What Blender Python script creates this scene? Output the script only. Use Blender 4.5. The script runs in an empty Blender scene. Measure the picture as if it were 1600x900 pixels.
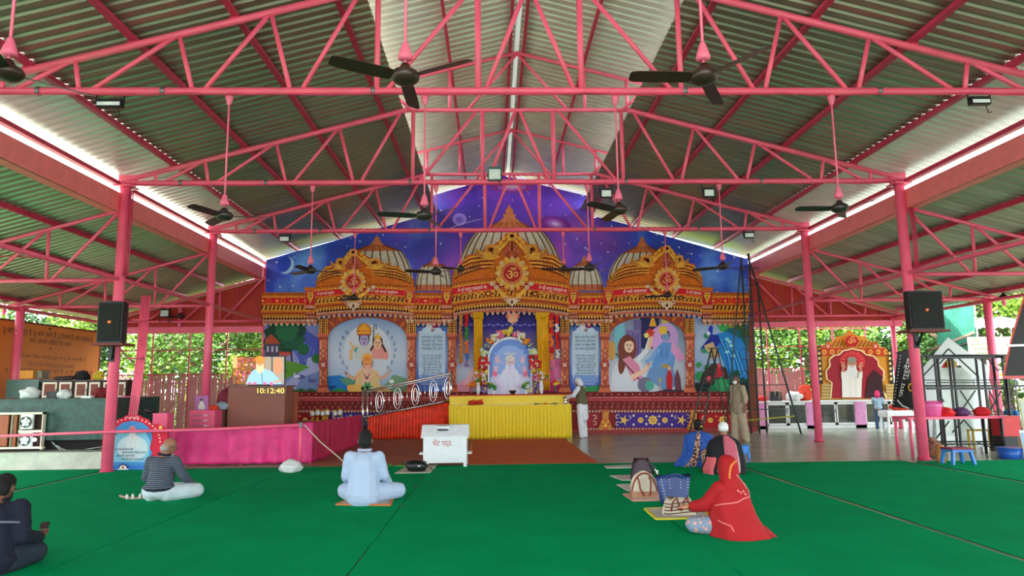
import bpy, bmesh, math, random
from mathutils import Vector, Matrix, noise
from mathutils.geometry import tessellate_polygon
R_ = random.Random(7)
SC = bpy.context.scene
COL = SC.collection
pi = math.pi

# ---------------------------------------------------------------- camera, sky, sun, exposure
FPX, PIT, YAW, ROL = 1085.75, 0.1385, 0.0289, -0.0119
CAM = Vector((-0.556, 0.0, 1.55))
_r0 = Vector((math.cos(YAW), -math.sin(YAW), 0)); _f0 = Vector((math.sin(YAW), math.cos(YAW), 0)); _z = Vector((0, 0, 1))
FW = _f0*math.cos(PIT) + _z*math.sin(PIT); _u0 = -_f0*math.sin(PIT) + _z*math.cos(PIT)
RT = _r0*math.cos(ROL) + _u0*math.sin(ROL); UP = -_r0*math.sin(ROL) + _u0*math.cos(ROL)
cd = bpy.data.cameras.new('camera'); cd.sensor_width = 36; cd.lens = 36*FPX/1600; cd.clip_end = 400
co = bpy.data.objects.new('camera', cd); COL.objects.link(co)
M4 = Matrix.Identity(4)
for i in range(3):
    M4[i][0], M4[i][1], M4[i][2], M4[i][3] = RT[i], UP[i], -FW[i], CAM[i]
co.matrix_world = M4
SC.camera = co
W = bpy.data.worlds.new('sky'); SC.world = W; W.use_nodes = True
_bg = W.node_tree.nodes['Background']; _bg.inputs[0].default_value = (0.86, 0.95, 1.0, 1); _bg.inputs[1].default_value = 2.5
sd = bpy.data.lights.new('sun', 'SUN'); sd.energy = 7.5; sd.angle = 0.01; sd.color = (1, .95, .86)
so = bpy.data.objects.new('sun', sd); COL.objects.link(so)
so.rotation_euler = Vector((.62, .48, -.78)).to_track_quat('-Z', 'Y').to_euler()
SC.view_settings.view_transform = 'Standard'; SC.view_settings.look = 'None'; SC.view_settings.gamma = 1
SC.view_settings.use_curve_mapping = False
SC.view_settings.exposure = 1.4
SC.cycles.max_bounces = 8; SC.cycles.diffuse_bounces = 5; SC.cycles.glossy_bounces = 4
SC.cycles.use_denoising = True
SC.cycles.sample_clamp_indirect = 6

# ---------------------------------------------------------------- where a sight line of the photograph meets the place
def _ray(px, py): return RT*((px-800)/FPX) - UP*((py-450)/FPX) + FW
def V(px, py, Y): d = _ray(px, py); return CAM + d*(Y/d.y)
def G(px, py, z=0.0): d = _ray(px, py); return CAM + d*((z-CAM.z)/d.z)
def VX(px, py, X): d = _ray(px, py); return CAM + d*((X-CAM.x)/d.x)

# ---------------------------------------------------------------- helpers
def S(r, g, b):
    f = lambda c: (c/255/12.92 if c/255 <= .04045 else ((c/255+.055)/1.055)**2.4)
    return (f(r), f(g), f(b))
MATS = {}
def mat(name, col, rough=.6, metal=0.0, var=0.12, scale=6.0, bump=0.0, bscale=30.0, emit=0, spec=.5, col2=None, stretch=None):
    if name in MATS: return MATS[name]
    m = bpy.data.materials.new(name); m.use_nodes = True; nt = m.node_tree; b = nt.nodes['Principled BSDF']
    b.inputs['Roughness'].default_value = rough; b.inputs['Metallic'].default_value = metal
    b.inputs['Specular IOR Level'].default_value = spec
    tc = nt.nodes.new('ShaderNodeTexCoord'); mp = nt.nodes.new('ShaderNodeMapping'); nt.links.new(tc.outputs['Object'], mp.inputs[0])
    if stretch: mp.inputs['Scale'].default_value = stretch
    n = nt.nodes.new('ShaderNodeTexNoise'); n.inputs['Scale'].default_value = scale; n.inputs['Detail'].default_value = 4
    nt.links.new(mp.outputs[0], n.inputs['Vector'])
    r = nt.nodes.new('ShaderNodeValToRGB'); r.color_ramp.elements[0].position = .3; r.color_ramp.elements[1].position = .7
    c2 = col2 or tuple(min(1, c*(1+var)) for c in col)
    r.color_ramp.elements[0].color = (*(tuple(c*(1-var) for c in col) if not col2 else col), 1); r.color_ramp.elements[1].color = (*c2, 1)
    nt.links.new(n.outputs['Fac'], r.inputs[0]); nt.links.new(r.outputs[0], b.inputs['Base Color'])
    if bump:
        n2 = nt.nodes.new('ShaderNodeTexNoise'); n2.inputs['Scale'].default_value = bscale; nt.links.new(mp.outputs[0], n2.inputs['Vector'])
        bp = nt.nodes.new('ShaderNodeBump'); bp.inputs['Strength'].default_value = bump; bp.inputs['Distance'].default_value = .02
        nt.links.new(n2.outputs['Fac'], bp.inputs['Height']); nt.links.new(bp.outputs[0], b.inputs['Normal'])
    if emit:
        nt.links.new(r.outputs[0], b.inputs['Emission Color']); b.inputs['Emission Strength'].default_value = emit
    MATS[name] = m; return m
def attr_mat(name, rough=.45, emit=0, bump=0, bscale=60, var=0):
    m = bpy.data.materials.new(name); m.use_nodes = True; nt = m.node_tree; b = nt.nodes['Principled BSDF']
    a = nt.nodes.new('ShaderNodeAttribute'); a.attribute_name = 'Col'
    out = a.outputs['Color']
    if var:
        tc = nt.nodes.new('ShaderNodeTexCoord'); n2 = nt.nodes.new('ShaderNodeTexNoise'); n2.inputs['Scale'].default_value = bscale; n2.inputs['Detail'].default_value = 5
        nt.links.new(tc.outputs['Object'], n2.inputs['Vector'])
        mx = nt.nodes.new('ShaderNodeMix'); mx.data_type = 'RGBA'; mx.blend_type = 'MULTIPLY'; mx.inputs[0].default_value = var
        rp = nt.nodes.new('ShaderNodeValToRGB'); rp.color_ramp.elements[0].position = .35; rp.color_ramp.elements[1].position = .65; rp.color_ramp.elements[0].color = (.35, .25, .2, 1)
        nt.links.new(n2.outputs['Fac'], rp.inputs[0]); nt.links.new(out, mx.inputs[6]); nt.links.new(rp.outputs[0], mx.inputs[7]); out = mx.outputs[2]
        if bump:
            bp = nt.nodes.new('ShaderNodeBump'); bp.inputs['Strength'].default_value = bump; bp.inputs['Distance'].default_value = .02
            nt.links.new(n2.outputs['Fac'], bp.inputs['Height']); nt.links.new(bp.outputs[0], b.inputs['Normal'])
    nt.links.new(out, b.inputs['Base Color']); b.inputs['Roughness'].default_value = rough; b.inputs['Specular IOR Level'].default_value = .2
    if emit: nt.links.new(out, b.inputs['Emission Color']); b.inputs['Emission Strength'].default_value = emit
    return m

WL = {}
def wloc(o): return WL.get(o.name, Vector((0, 0, 0)))
def thing(name, label, cat, loc=(0, 0, 0), group=None, kind=None):
    o = bpy.data.objects.new(name, None); COL.objects.link(o); o.location = loc; o.empty_display_size = .1
    WL[o.name] = Vector(loc); tag(o, label, cat, group, kind); return o
def tag(o, label=None, cat=None, group=None, kind=None):
    if label: o['label'] = label
    if cat: o['category'] = cat
    if group: o['group'] = group
    if kind: o['kind'] = kind
    return o
def link_mesh(name, me, m=None, parent=None, smooth=False, local=False, loc=None):
    """me is in world coordinates unless local; parent keeps local location 0"""
    if m is not None and len(me.materials) == 0: me.materials.append(m)
    if smooth and len(me.polygons): me.polygons.foreach_set('use_smooth', [True]*len(me.polygons))
    o = bpy.data.objects.new(name, me); COL.objects.link(o)
    if parent is not None:
        o.parent = parent; w = wloc(parent)
        if not local: me.transform(Matrix.Translation(-w))
        WL[o.name] = w
    else:
        if local: o.location = loc or (0, 0, 0); WL[o.name] = Vector(o.location)
        else:
            xs = [v.co for v in me.vertices]
            if loc is None:
                lo = [min(v[i] for v in xs) for i in range(3)]; hi = [max(v[i] for v in xs) for i in range(3)]
                loc = Vector(((lo[0]+hi[0])/2, (lo[1]+hi[1])/2, lo[2]))
            me.transform(Matrix.Translation(-Vector(loc))); o.location = loc; WL[o.name] = Vector(loc)
    return o
def dup(o, loc, label=None, group=None, parent=None):
    c = o.copy(); COL.objects.link(c)
    if parent is None: c.location = loc; WL[c.name] = Vector(loc)
    else: c.parent = parent; WL[c.name] = wloc(parent)
    if label: c['label'] = label
    if group: c['group'] = group
    for ch in list(o.children): dup(ch, None, parent=c)
    return c
def basis(d):
    d = Vector(d).normalized(); a = Vector((0, 0, 1)) if abs(d.z) < .95 else Vector((1, 0, 0))
    x = d.cross(a).normalized(); return x, x.cross(d).normalized(), d
class MB:
    def __init__(s): s.v = []; s.f = []; s.mi = []; s.m = 0
    def quad(s, *p):
        b = len(s.v); s.v += [Vector(q) for q in p]; s.f.append(tuple(range(b, b+len(p)))); s.mi.append(s.m); return s
    def box(s, lo, hi, M=None):
        b = len(s.v); P = [Vector((x, y, z)) for z in (lo[2], hi[2]) for y in (lo[1], hi[1]) for x in (lo[0], hi[0])]
        if M is not None: P = [M @ p for p in P]
        s.v += P
        for q in ((0, 2, 3, 1), (4, 5, 7, 6), (0, 1, 5, 4), (2, 6, 7, 3), (0, 4, 6, 2), (1, 3, 7, 5)): s.f.append(tuple(b+i for i in q)); s.mi.append(s.m)
        return s
    def bar(s, p0, p1, w, h, up=None):
        p0 = Vector(p0); p1 = Vector(p1); d = (p1-p0).normalized()
        u = Vector(up) if up else (Vector((0, 0, 1)) if abs(d.z) < .95 else Vector((0, 1, 0)))
        x = d.cross(u).normalized(); y = x.cross(d); b = len(s.v)
        for p in (p0, p1):
            for a, c in ((-1, -1), (1, -1), (1, 1), (-1, 1)): s.v.append(p + x*(a*w/2) + y*(c*h/2))
        for q in ((0, 1, 2, 3), (7, 6, 5, 4), (0, 4, 5, 1), (1, 5, 6, 2), (2, 6, 7, 3), (3, 7, 4, 0)): s.f.append(tuple(b+i for i in q)); s.mi.append(s.m)
        return s
    def path(s, pts, r, n=8, cap=True):
        pts = [Vector(p) for p in pts]; rs = r if isinstance(r, (list, tuple)) else [r]*len(pts); b = len(s.v); k = len(pts); x = None
        for i, p in enumerate(pts):
            d = (pts[min(i+1, k-1)] - pts[max(i-1, 0)])
            if d.length < 1e-9: d = Vector((0, 0, 1))
            d.normalize()
            if x is None: x, y, _ = basis(d)
            else:
                x = (x - d*x.dot(d)).normalized(); y = x.cross(d)
            for j in range(n):
                a = 2*pi*j/n; s.v.append(p + x*(rs[i]*math.cos(a)) + y*(rs[i]*math.sin(a)))
        for i in range(k-1):
            for j in range(n):
                j2 = (j+1) % n; s.f.append((b+i*n+j, b+i*n+j2, b+(i+1)*n+j2, b+(i+1)*n+j)); s.mi.append(s.m)
        if cap:
            s.f.append(tuple(b+j for j in range(n-1, -1, -1))); s.mi.append(s.m)
            s.f.append(tuple(b+(k-1)*n+j for j in range(n))); s.mi.append(s.m)
        return s
    def tube(s, p0, p1, r, n=8): return s.path([p0, p1], r, n)
    def lathe(s, prof, c=(0, 0, 0), n=16, ax=None):
        c = Vector(c); b = len(s.v)
        X, Y, Z = (Vector((1, 0, 0)), Vector((0, 1, 0)), Vector((0, 0, 1))) if ax is None else basis(ax)
        for r, z in prof:
            for j in range(n): a = 2*pi*j/n; s.v.append(c + X*(r*math.cos(a)) + Y*(r*math.sin(a)) + Z*z)
        for i in range(len(prof)-1):
            for j in range(n): j2 = (j+1) % n; s.f.append((b+i*n+j, b+i*n+j2, b+(i+1)*n+j2, b+(i+1)*n+j)); s.mi.append(s.m)
        s.f.append(tuple(b+j for j in range(n-1, -1, -1))); s.mi.append(s.m)
        s.f.append(tuple(b+(len(prof)-1)*n+j for j in range(n))); s.mi.append(s.m)
        return s
    def ball(s, c, r, n=8, m=5):
        rr = r if isinstance(r, (tuple, list)) else (r, r, r); b = len(s.v); c = Vector(c)
        s.v.append(c+Vector((0, 0, -rr[2])))
        for i in range(1, m):
            t = pi*i/m
            for j in range(n): a = 2*pi*j/n; s.v.append(c+Vector((rr[0]*math.sin(t)*math.cos(a), rr[1]*math.sin(t)*math.sin(a), -rr[2]*math.cos(t))))
        s.v.append(c+Vector((0, 0, rr[2]))); L = len(s.v)-1
        for j in range(n):
            j2 = (j+1) % n; s.f.append((b, b+1+j2, b+1+j)); s.mi.append(s.m); s.f.append((L, b+1+(m-2)*n+j, b+1+(m-2)*n+j2)); s.mi.append(s.m)
        for i in range(m-2):
            for j in range(n): j2 = (j+1) % n; s.f.append((b+1+i*n+j, b+1+i*n+j2, b+1+(i+1)*n+j2, b+1+(i+1)*n+j)); s.mi.append(s.m)
        return s
    def loft(s, rings, close=True, cap=True):
        b = len(s.v); n = len(rings[0])
        for r in rings: s.v += [Vector(p) for p in r]
        for i in range(len(rings)-1):
            for j in range(n if close else n-1):
                j2 = (j+1) % n; s.f.append((b+i*n+j, b+i*n+j2, b+(i+1)*n+j2, b+(i+1)*n+j)); s.mi.append(s.m)
        if cap and close:
            s.f.append(tuple(b+j for j in range(n-1, -1, -1))); s.mi.append(s.m); s.f.append(tuple(b+(len(rings)-1)*n+j for j in range(n))); s.mi.append(s.m)
        return s
    def grid(s, fn, nu, nv):
        b = len(s.v)
        for i in range(nu+1):
            for j in range(nv+1): s.v.append(Vector(fn(i/nu, j/nv)))
        for i in range(nu):
            for j in range(nv): a = b+i*(nv+1)+j; s.f.append((a, a+1, a+nv+2, a+nv+1)); s.mi.append(s.m)
        return s
    def mesh(s, name):
        me = bpy.data.meshes.new(name); me.from_pydata(s.v, [], s.f); me.update(); return me
    def build(s, name, m, parent=None, smooth=False, loc=None, solid=0, bevel=0):
        me = s.mesh(name)
        ms = m if isinstance(m, (list, tuple)) else [m]
        for q in ms: me.materials.append(q)
        if len(ms) > 1: me.polygons.foreach_set('material_index', s.mi)
        bm = bmesh.new(); bm.from_mesh(me)
        if bevel: bmesh.ops.bevel(bm, geom=[e for e in bm.edges], offset=bevel, segments=2, affect='EDGES', clamp_overlap=True)
        bmesh.ops.recalc_face_normals(bm, faces=bm.faces); bm.to_mesh(me); bm.free()
        o = link_mesh(name, me, None, parent, smooth, loc=loc)
        if solid: md = o.modifiers.new('s', 'SOLIDIFY'); md.thickness = solid; md.offset = 0
        return o

TS = bpy.data.scenes.new('workbench')          # a scratch scene, removed at the end, in which modifiers and fonts are evaluated
def evaluated_mesh(o):
    TS.collection.objects.link(o); vl = TS.view_layers[0]; vl.update()
    me = bpy.data.meshes.new_from_object(o.evaluated_get(vl.depsgraph)); bpy.data.objects.remove(o); return me
FONT = {}
import re
def glyphs(body):
    body = re.sub('([क-ह](?:्[क-ह])*)ि', 'ि\\1', body)       # the short i is drawn before its consonant
    if body not in FONT:
        c = bpy.data.curves.new('writing', 'FONT'); c.body = body; c.size = 1; c.resolution_u = 3
        o = bpy.data.objects.new('writing', c); me = evaluated_mesh(o)
        vs = [(v.co.x, v.co.y) for v in me.vertices]; fs = [tuple(p.vertices) for p in me.polygons]
        bpy.data.curves.remove(c); bpy.data.meshes.remove(me)
        x0 = min(v[0] for v in vs); x1 = max(v[0] for v in vs)
        FONT[body] = ([(x-x0, y) for x, y in vs], fs, x1-x0)
    return FONT[body]
class Print:
    """flat or low relief print: pieces laid over one another on a surface given by mp(u, v, off); u right, v down"""
    def __init__(s, mp, step=.0005): s.mp = mp; s.v = []; s.f = []; s.c = []; s.k = 0; s.step = step
    def _face(s, idx, col): s.f.append(idx); s.c.append(col)
    def poly(s, pts, col, th=0, off=None):
        s.k += 1; o = s.k*s.step if off is None else off; b = len(s.v)
        P = [s.mp(p[0], p[1], o) for p in pts]; s.v += P
        for t in tessellate_polygon([[Vector((p[0], -p[1], 0)) for p in pts]]): s._face(tuple(b+i for i in t), col)
        if th:
            n = len(pts); s.v += [s.mp(p[0], p[1], o-th) for p in pts]
            for i in range(n): j = (i+1) % n; s._face((b+i, b+j, b+n+j, b+n+i), col)
        return s
    def rect(s, x0, y0, x1, y1, col, th=0, off=None): return s.poly([(x0, y0), (x1, y0), (x1, y1), (x0, y1)], col, th, off)
    def ell(s, cx, cy, rx, ry, col, rot=0, n=16, a0=0, a1=2*pi, th=0, off=None):
        full = abs(a1-a0-2*pi) < 1e-6; N = n if full else n+1
        ca, sa = math.cos(rot), math.sin(rot); pts = []
        for i in range(N):
            a = a0+(a1-a0)*i/n; x, y = rx*math.cos(a), ry*math.sin(a); pts.append((cx+x*ca-y*sa, cy+x*sa+y*ca))
        return s.poly(pts, col, th, off)
    def line(s, pts, w, col, off=None, w1=None):
        if off is None: s.k += 1; o = s.k*s.step
        else: o = off
        n = len(pts); L = []
        for i, p in enumerate(pts):
            a = pts[max(i-1, 0)]; c = pts[min(i+1, n-1)]; dx, dy = c[0]-a[0], c[1]-a[1]; l = math.hypot(dx, dy) or 1
            ww = (w if w1 is None else w+(w1-w)*i/max(1, n-1))/2
            L.append((p[0]-dy/l*ww, p[1]+dx/l*ww, p[0]+dy/l*ww, p[1]-dx/l*ww))
        b = len(s.v)
        for q in L: s.v += [s.mp(q[0], q[1], o), s.mp(q[2], q[3], o)]
        for i in range(n-1): s._face((b+2*i, b+2*i+1, b+2*i+3, b+2*i+2), col)
        return s
    def text(s, body, cx, cy, h, col, w=None, off=None, rot=0, slope=0):
        vs, fs, wd = glyphs(body); kx = h if w is None else w/wd
        if off is None: s.k += 1; o = s.k*s.step
        else: o = off
        b = len(s.v); ca, sa = math.cos(rot), math.sin(rot)
        for x, y in vs:
            u, v = (x-wd/2)*kx, -(y-.3)*h; s.v.append(s.mp(cx+u*ca-v*sa, cy+u*sa+v*ca+slope*u, o))
        for f in fs: s._face(tuple(b+i for i in f), col)
        return s
    def build(s, name, parent=None, m=None, loc=None):
        me = bpy.data.meshes.new(name); me.from_pydata(s.v, [], s.f); me.materials.append(m or PRINT)
        at = me.color_attributes.new('Col', 'FLOAT_COLOR', 'CORNER'); buf = []
        for f, c in zip(s.f, s.c): buf += [c[0], c[1], c[2], 1]*len(f)
        at.data.foreach_set('color', buf); me.update()
        return link_mesh(name, me, None, parent, loc=loc)
PRINT = attr_mat('printed_vinyl', .5)
CARVE = attr_mat('carved_paint', .55, bump=.35, bscale=14, var=.45)
SCREEN = attr_mat('lit_screen', .3, emit=.22)
def flat(o, u, v, n=None):
    """surface map for a Print: origin o at (0,0), u per unit right, v per unit DOWN"""
    o = Vector(o); u = Vector(u); v = Vector(v); nn = Vector(n) if n else u.cross(v).normalized()
    if n is None and nn.dot(CAM-o) < 0: nn = -nn
    return lambda a, b, off: o + u*a + v*b + nn*off
def star(cx, cy, r0, r1, n, ph=0):
    return [(cx+(r0 if i % 2 else r1)*math.cos(ph+pi*i/n), cy+(r0 if i % 2 else r1)*math.sin(ph+pi*i/n)) for i in range(2*n)]
def swastika(P, cx, cy, r, col, off=None):
    w = r*.36
    def seg(x0, y0, x1, y1): P.line([(cx+x0*r, cy+y0*r), (cx+x1*r, cy+y1*r)], w, col, off)
    seg(0, -1, 0, 1); seg(-1, 0, 1, 0); seg(0, -.85, 1, -.85); seg(.85, 0, .85, 1); seg(0, .85, -1, .85); seg(-.85, 0, -.85, -1)

PINK = mat('pink_gloss_paint', S(244, 98, 130), .36, var=.08, scale=3)
PINKD = mat('pink_paint_shaded', S(196, 48, 86), .5, var=.12, scale=3)  # truss pink with the purlins' shade put into its colour
PINKL = mat('pale_pink_paint', S(235, 110, 140), .5)
BLACK = mat('black_plastic', S(24, 24, 27), .45, var=.2)
BLACKM = mat('black_steel', S(30, 30, 34), .4, metal=.3)
BROWNFAN = mat('fan_brown_enamel', S(52, 32, 26), .35, var=.2)
WHITE = mat('white_paint', S(228, 230, 228), .45, var=.05)
CREAM = mat('cream_paint', S(232, 222, 196), .5, var=.05)
STEEL = mat('stainless_steel', (.72, .72, .72), .18, metal=1.0, var=.05)
GREYM = mat('grey_metal', S(110, 112, 112), .45, metal=.5)
REDC = mat('red_cloth', S(205, 24, 30), .8)
GOLD = mat('brass', S(205, 160, 60), .25, metal=.9)

# ---------------------------------------------------------------- ground, floor, roof
Y1, Y2, Y3, Y4 = 9.314, 13.73, 18.146, 22.563
FY = 22.4
grd = MB().box((-70, -30, -.5), (70, 90, -.12)).build('ground', mat('dry_earth', S(128, 118, 84), .95, var=.3, scale=.6)); grd['kind'] = 'structure'
fl = MB().box((-13.6, -8, -.15), (13.9, 24.2, -.004)).build('floor', mat('polished_stone_floor', S(138, 146, 126), .24, col2=S(156, 162, 142), scale=1.2, bump=.01, bscale=3)); fl['kind'] = 'structure'
ZB = 5.65
SHEET = mat('zinc_sheet_weathered', S(158, 156, 140), .34, metal=.75, var=.16, scale=1.5, stretch=(.25, 3, 1), bump=.05, bscale=4)
SHEETN = mat('zinc_sheet_new', S(226, 230, 230), .34, metal=.4, var=.06, scale=2, bump=.06, bscale=5)
SHEETM = mat('zinc_sheet_monitor', S(222, 224, 218), .34, metal=.4, var=.1, scale=2, bump=.05, bscale=5)
SHEETA = mat('zinc_sheet_aisle', S(158, 158, 142), .4, metal=.45, var=.18, scale=1.5, stretch=(.25, 3, 1), bump=.05, bscale=4)
ceil = thing('ceiling', None, None); ceil['kind'] = 'structure'
def zmain(x): return 7.35-.264*(abs(x)-2.3)
def zmon(x): return 8.57-.262*abs(x)
def zaisle(x): return 5.27-.276*(abs(x)-8.0)
def sheet_mesh(x0, x1, zf, ywid, m):
    mb = MB(); prof = []; k = int(round(ywid/.2))
    for i in range(k): y = i*.2; prof += [(y, 0), (y+.115, 0), (y+.138, .034), (y+.177, .034)]
    prof.append((ywid, 0)); prof.append((ywid+.06, .004))
    mb.loft([[(x, y, zf(x)+z) for y, z in prof] for x in (x0, (x0+x1)/2, x1)], close=False)
    me = mb.mesh('roof_sheet'); me.materials.append(m); return me
for sx in (-1, 1):
    for (a, b, zf, m) in ((2.4, 7.0, zmain, SHEET), (6.96, 8.4, lambda x: zmain(x)-.03, SHEETN), (.05, 2.95, zmon, SHEETM), (8.0, 13.35, zaisle, SHEETA)):
        me = sheet_mesh(sx*a, sx*b, zf, 1.0, m)
        for k in range(18):
            o = bpy.data.objects.new('roof_sheet', me); COL.objects.link(o); o.parent = ceil; o.location = (0, 5+k, 0)
        me2 = sheet_mesh(sx*a, sx*b, zf, 12.0, m)
        o = bpy.data.objects.new('roof_sheet', me2); COL.objects.link(o); o.parent = ceil; o.location = (0, -7, 0)
    for x, dz in ((8.0, .06), (6.98, .06), (5.57, .06), (4.17, .06), (2.79, .06)):
        z = zmain(x)-dz if x < 7.9 else 5.62
        MB().bar((sx*x, -7, z), (sx*x, 22.9, z), .06, .1).bar((sx*(x-.04), -7, z-.04), (sx*(x-.04), 22.9, z-.04), .05, .015).build('purlin', PINKD, ceil)
    for x in (.14, 1.38, 2.7):
        MB().bar((sx*x, -7, zmon(x)-.06), (sx*x, 22.6, zmon(x)-.06), .05, .09).build('purlin', PINKD, ceil)
    for x in (8.12, 9.3, 10.5, 11.7, 12.85):
        MB().bar((sx*x, -7, zaisle(x)-.06), (sx*x, 22.6, zaisle(x)-.06), .06, .1).build('purlin', PINKD, ceil)
    g = MB().box((sx*7.98-.02, -7, 5.05), (sx*7.98+.02, 22.6, 5.44)).box((min(sx*7.98, sx*8.22), -7, 5.05), (max(sx*7.98, sx*8.22), 22.6, 5.07)).build('gutter', mat('gutter_red_paint', S(240, 124, 126), .5, var=.08), ceil)

MB().loft([[(-.3, y, zmon(.3)+.07), (0, y, zmon(0)+.1), (.3, y, zmon(.3)+.07), (.3, y, zmon(.3)+.075), (0, y, zmon(0)+.105), (-.3, y, zmon(.3)+.075)] for y in (-7, 23)]).build('ridge_sun_shield', WHITE, ceil)  # added over the open ridge to block sun; white stands for daylight
# ---------------------------------------------------------------- trusses
def truss(Y, label, full=True):
    t = thing('roof_truss', label, 'truss', (0, Y, ZB-.06), 'pink trusses across the hall')
    def T(name, p, q, r, n=8): return MB().tube((p[0], Y, p[1]), (q[0], Y, q[1]), r, n).build(name, PINK, t, True)
    T('bottom_chord', (-7.9, ZB), (7.9, ZB), .052, 10)
    T('collar', (-2.34, 7.18), (2.34, 7.18), .045)
    for s in (-1, 1):
        T('top_chord', (s*7.95, 5.69), (s*2.28, 7.185), .052, 10)
        T('monitor_rafter', (s*2.85, 7.70), (0, 8.44), .036)
        T('monitor_post', (s*2.28, 7.18), (s*2.28, 7.84), .034)
        T('monitor_post', (s*1.4, 7.18), (s*1.4, 8.07), .034)
        T('monitor_strut', (0, 8.42), (s*1.03, 7.19), .03)
        T('monitor_strut', (s*2.75, 7.7), (s*2.2, 7.2), .03)
        tops = ((7.31, 5.86), (6.34, 6.12), (4.93, 6.49), (3.66, 6.82))
        bots = (7.3, 6.25, 4.7, 3.35)
        for (x, z), b in zip(tops, bots): T('web_post', (s*x, z), (s*b, ZB), .034)
        for (x, z), b in zip(((6.34, 6.12), (4.93, 6.49), (3.66, 6.82), (2.42, 7.12)), (7.15, 6.1, 4.55, 3.2)): T('web_brace', (s*x, z), (s*b, ZB), .034)
        T('web_post', (s*2.15, 7.18), (s*2.15, ZB), .04); T('web_post', (s*.73, 7.18), (s*.73, ZB), .045)
        T('web_brace', (s*2.02, ZB), (s*.85, 7.16), .034); T('web_brace', (s*.63, ZB), (s*.05, 7.16), .034)
        for x in (6.98, 5.57, 4.17, 2.79):
            z = zmain(x)-.11; MB().box((s*x-.06, Y-.03, z-.07), (s*x+.06, Y+.03, z)).build('purlin_cleat', PINKD, t)
        MB().box((s*7.86-.16, Y-.03, ZB-.1), (s*7.86+.16, Y+.03, ZB+.16)).build('gusset_plate', PINK, t)
    for xc in (-6.8, -5.1, -2.2, 2.2, 5.0):
        MB().lathe([(.06, -.03), (.066, 0), (.06, .03)], (xc, Y, ZB), 10, (1, 0, 0)).build('pipe_clip', GREYM, t)
    pts = [(-7.6+i*.4, Y-.05-.012*math.sin(i), ZB-.055-.02*abs(math.sin(i*.9))) for i in range(39)]
    MB().path(pts, .011, 5).build('conduit', PINKD, t, True)
    return t
truss(4.9, 'pink pipe truss over the front of the green carpet, out of sight above')
truss(Y1, 'pink pipe truss with the longest span, crossing the top of the view')
truss(Y2, 'pink pipe truss spanning between the two columns that carry the black loudspeakers')
truss(Y3, 'pink pipe truss just before the star mural, crossing its temple domes')
def half_truss(Y, s, label):
    t = thing('aisle_truss', label, 'truss', (s*8, Y, 3.6), 'half trusses under the side roofs')
    def T(name, p, q, r): return MB().tube((s*p[0], Y, p[1]), (s*q[0], Y, q[1]), r, 8).build(name, PINK, t, True)
    T('top_chord', (7.9, 5.1), (13.1, 3.68), .04); T('bottom_chord', (7.88, 3.68), (12.75, 3.68), .042)
    T('web_brace', (8.0, 5.03), (9.2, 3.7), .032); T('web_post', (9.33, 4.7), (9.3, 3.7), .032); T('web_brace', (9.4, 4.68), (10.45, 3.7), .032)
    T('web_post', (10.6, 4.35), (10.57, 3.7), .03); T('web_brace', (10.65, 4.33), (11.6, 3.7), .03); T('web_post', (11.75, 4.03), (11.7, 3.7), .03)
    return t
for s, w in ((-1, 'above the orange banner side'), (1, 'above the scaffold frame side')):
    half_truss(Y1, s, 'pink half truss %s, out in front of the loudspeaker column' % w)
    half_truss(Y2, s, 'pink half truss %s, fixed to the loudspeaker column' % w)
    half_truss(Y3, s, 'pink half truss %s, fixed to the second column' % w)
    half_truss(22.45, s, 'pink half truss %s, against the red gable wall' % w)
def column(X, Y, r, h, label, x1=None):
    c = thing('steel_column', label, 'column', (X, Y, 0), 'pink steel columns')
    MB().tube((X, Y, 0), (x1 or X, Y, h), r, 14).build('shaft', PINK, c, True)
    MB().box((X-.17, Y-.17, h-.03), (X+.17, Y+.17, h)).build('head_plate', PINK, c)
    MB().lathe([(r+.02, 0), (r+.03, .03), (r+.005, .05)], (X, Y, 0), 14).build('base_collar', PINKD, c, True)
    return c
for s, w in ((-1, 'TV'), (1, 'display counter')):
    column(s*7.88, 4.9, .1, 5.58, 'pink column before the front edge of the hall, %s side' % w)
    column(s*7.88, Y1, .1, 5.58, 'pink column holding the nearest wide truss, %s side' % w)
    c = column(s*7.88, Y2, .1, 5.58, 'thick pink pipe column carrying a black loudspeaker, %s side' % w)
    for k in range(3):
        dx = -s*(.12+.035*k) if s < 0 else .12+.035*k
        MB().path([(s*7.88+dx, Y2-.08, 5.45), (s*7.88+dx*1.1, Y2-.1, 4.4), (s*7.88+dx, Y2-.09, 3.75)], .014, 5).build('conduit', PINKD, c, True)
    column(s*7.88, Y3, .1, 5.58, 'pink pipe column standing behind the loudspeaker column, %s side' % w)
    column(s*7.88, 22.62, .1, 5.6, 'pink column at the end of the star mural, %s side' % w)
    column(s*12.7, Y3, .1, 3.72, 'outer pink column under the low eave, %s side' % w)
    column(s*12.7, 22.62, .08, 3.72, 'slim outer pink column by the open back fence, %s side' % w)
    tp = MB().tube((s*7.88, 2, 3.7), (s*7.88, 22.5, 3.7), .045).build('tie_pipe', PINK, None, True)
    tag(tp, 'long pink tie pipe linking the columns lengthwise, %s side' % w, 'pipe', 'tie pipes')
    MBp = MB().tube((s*12.7, 2, 3.62), (s*12.7, 22.5, 3.62), .05).build('eave_pipe', PINK, None, True)
    tag(MBp, 'pink pipe along the low outer eave, %s side' % w, 'pipe', 'eave pipes')
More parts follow.
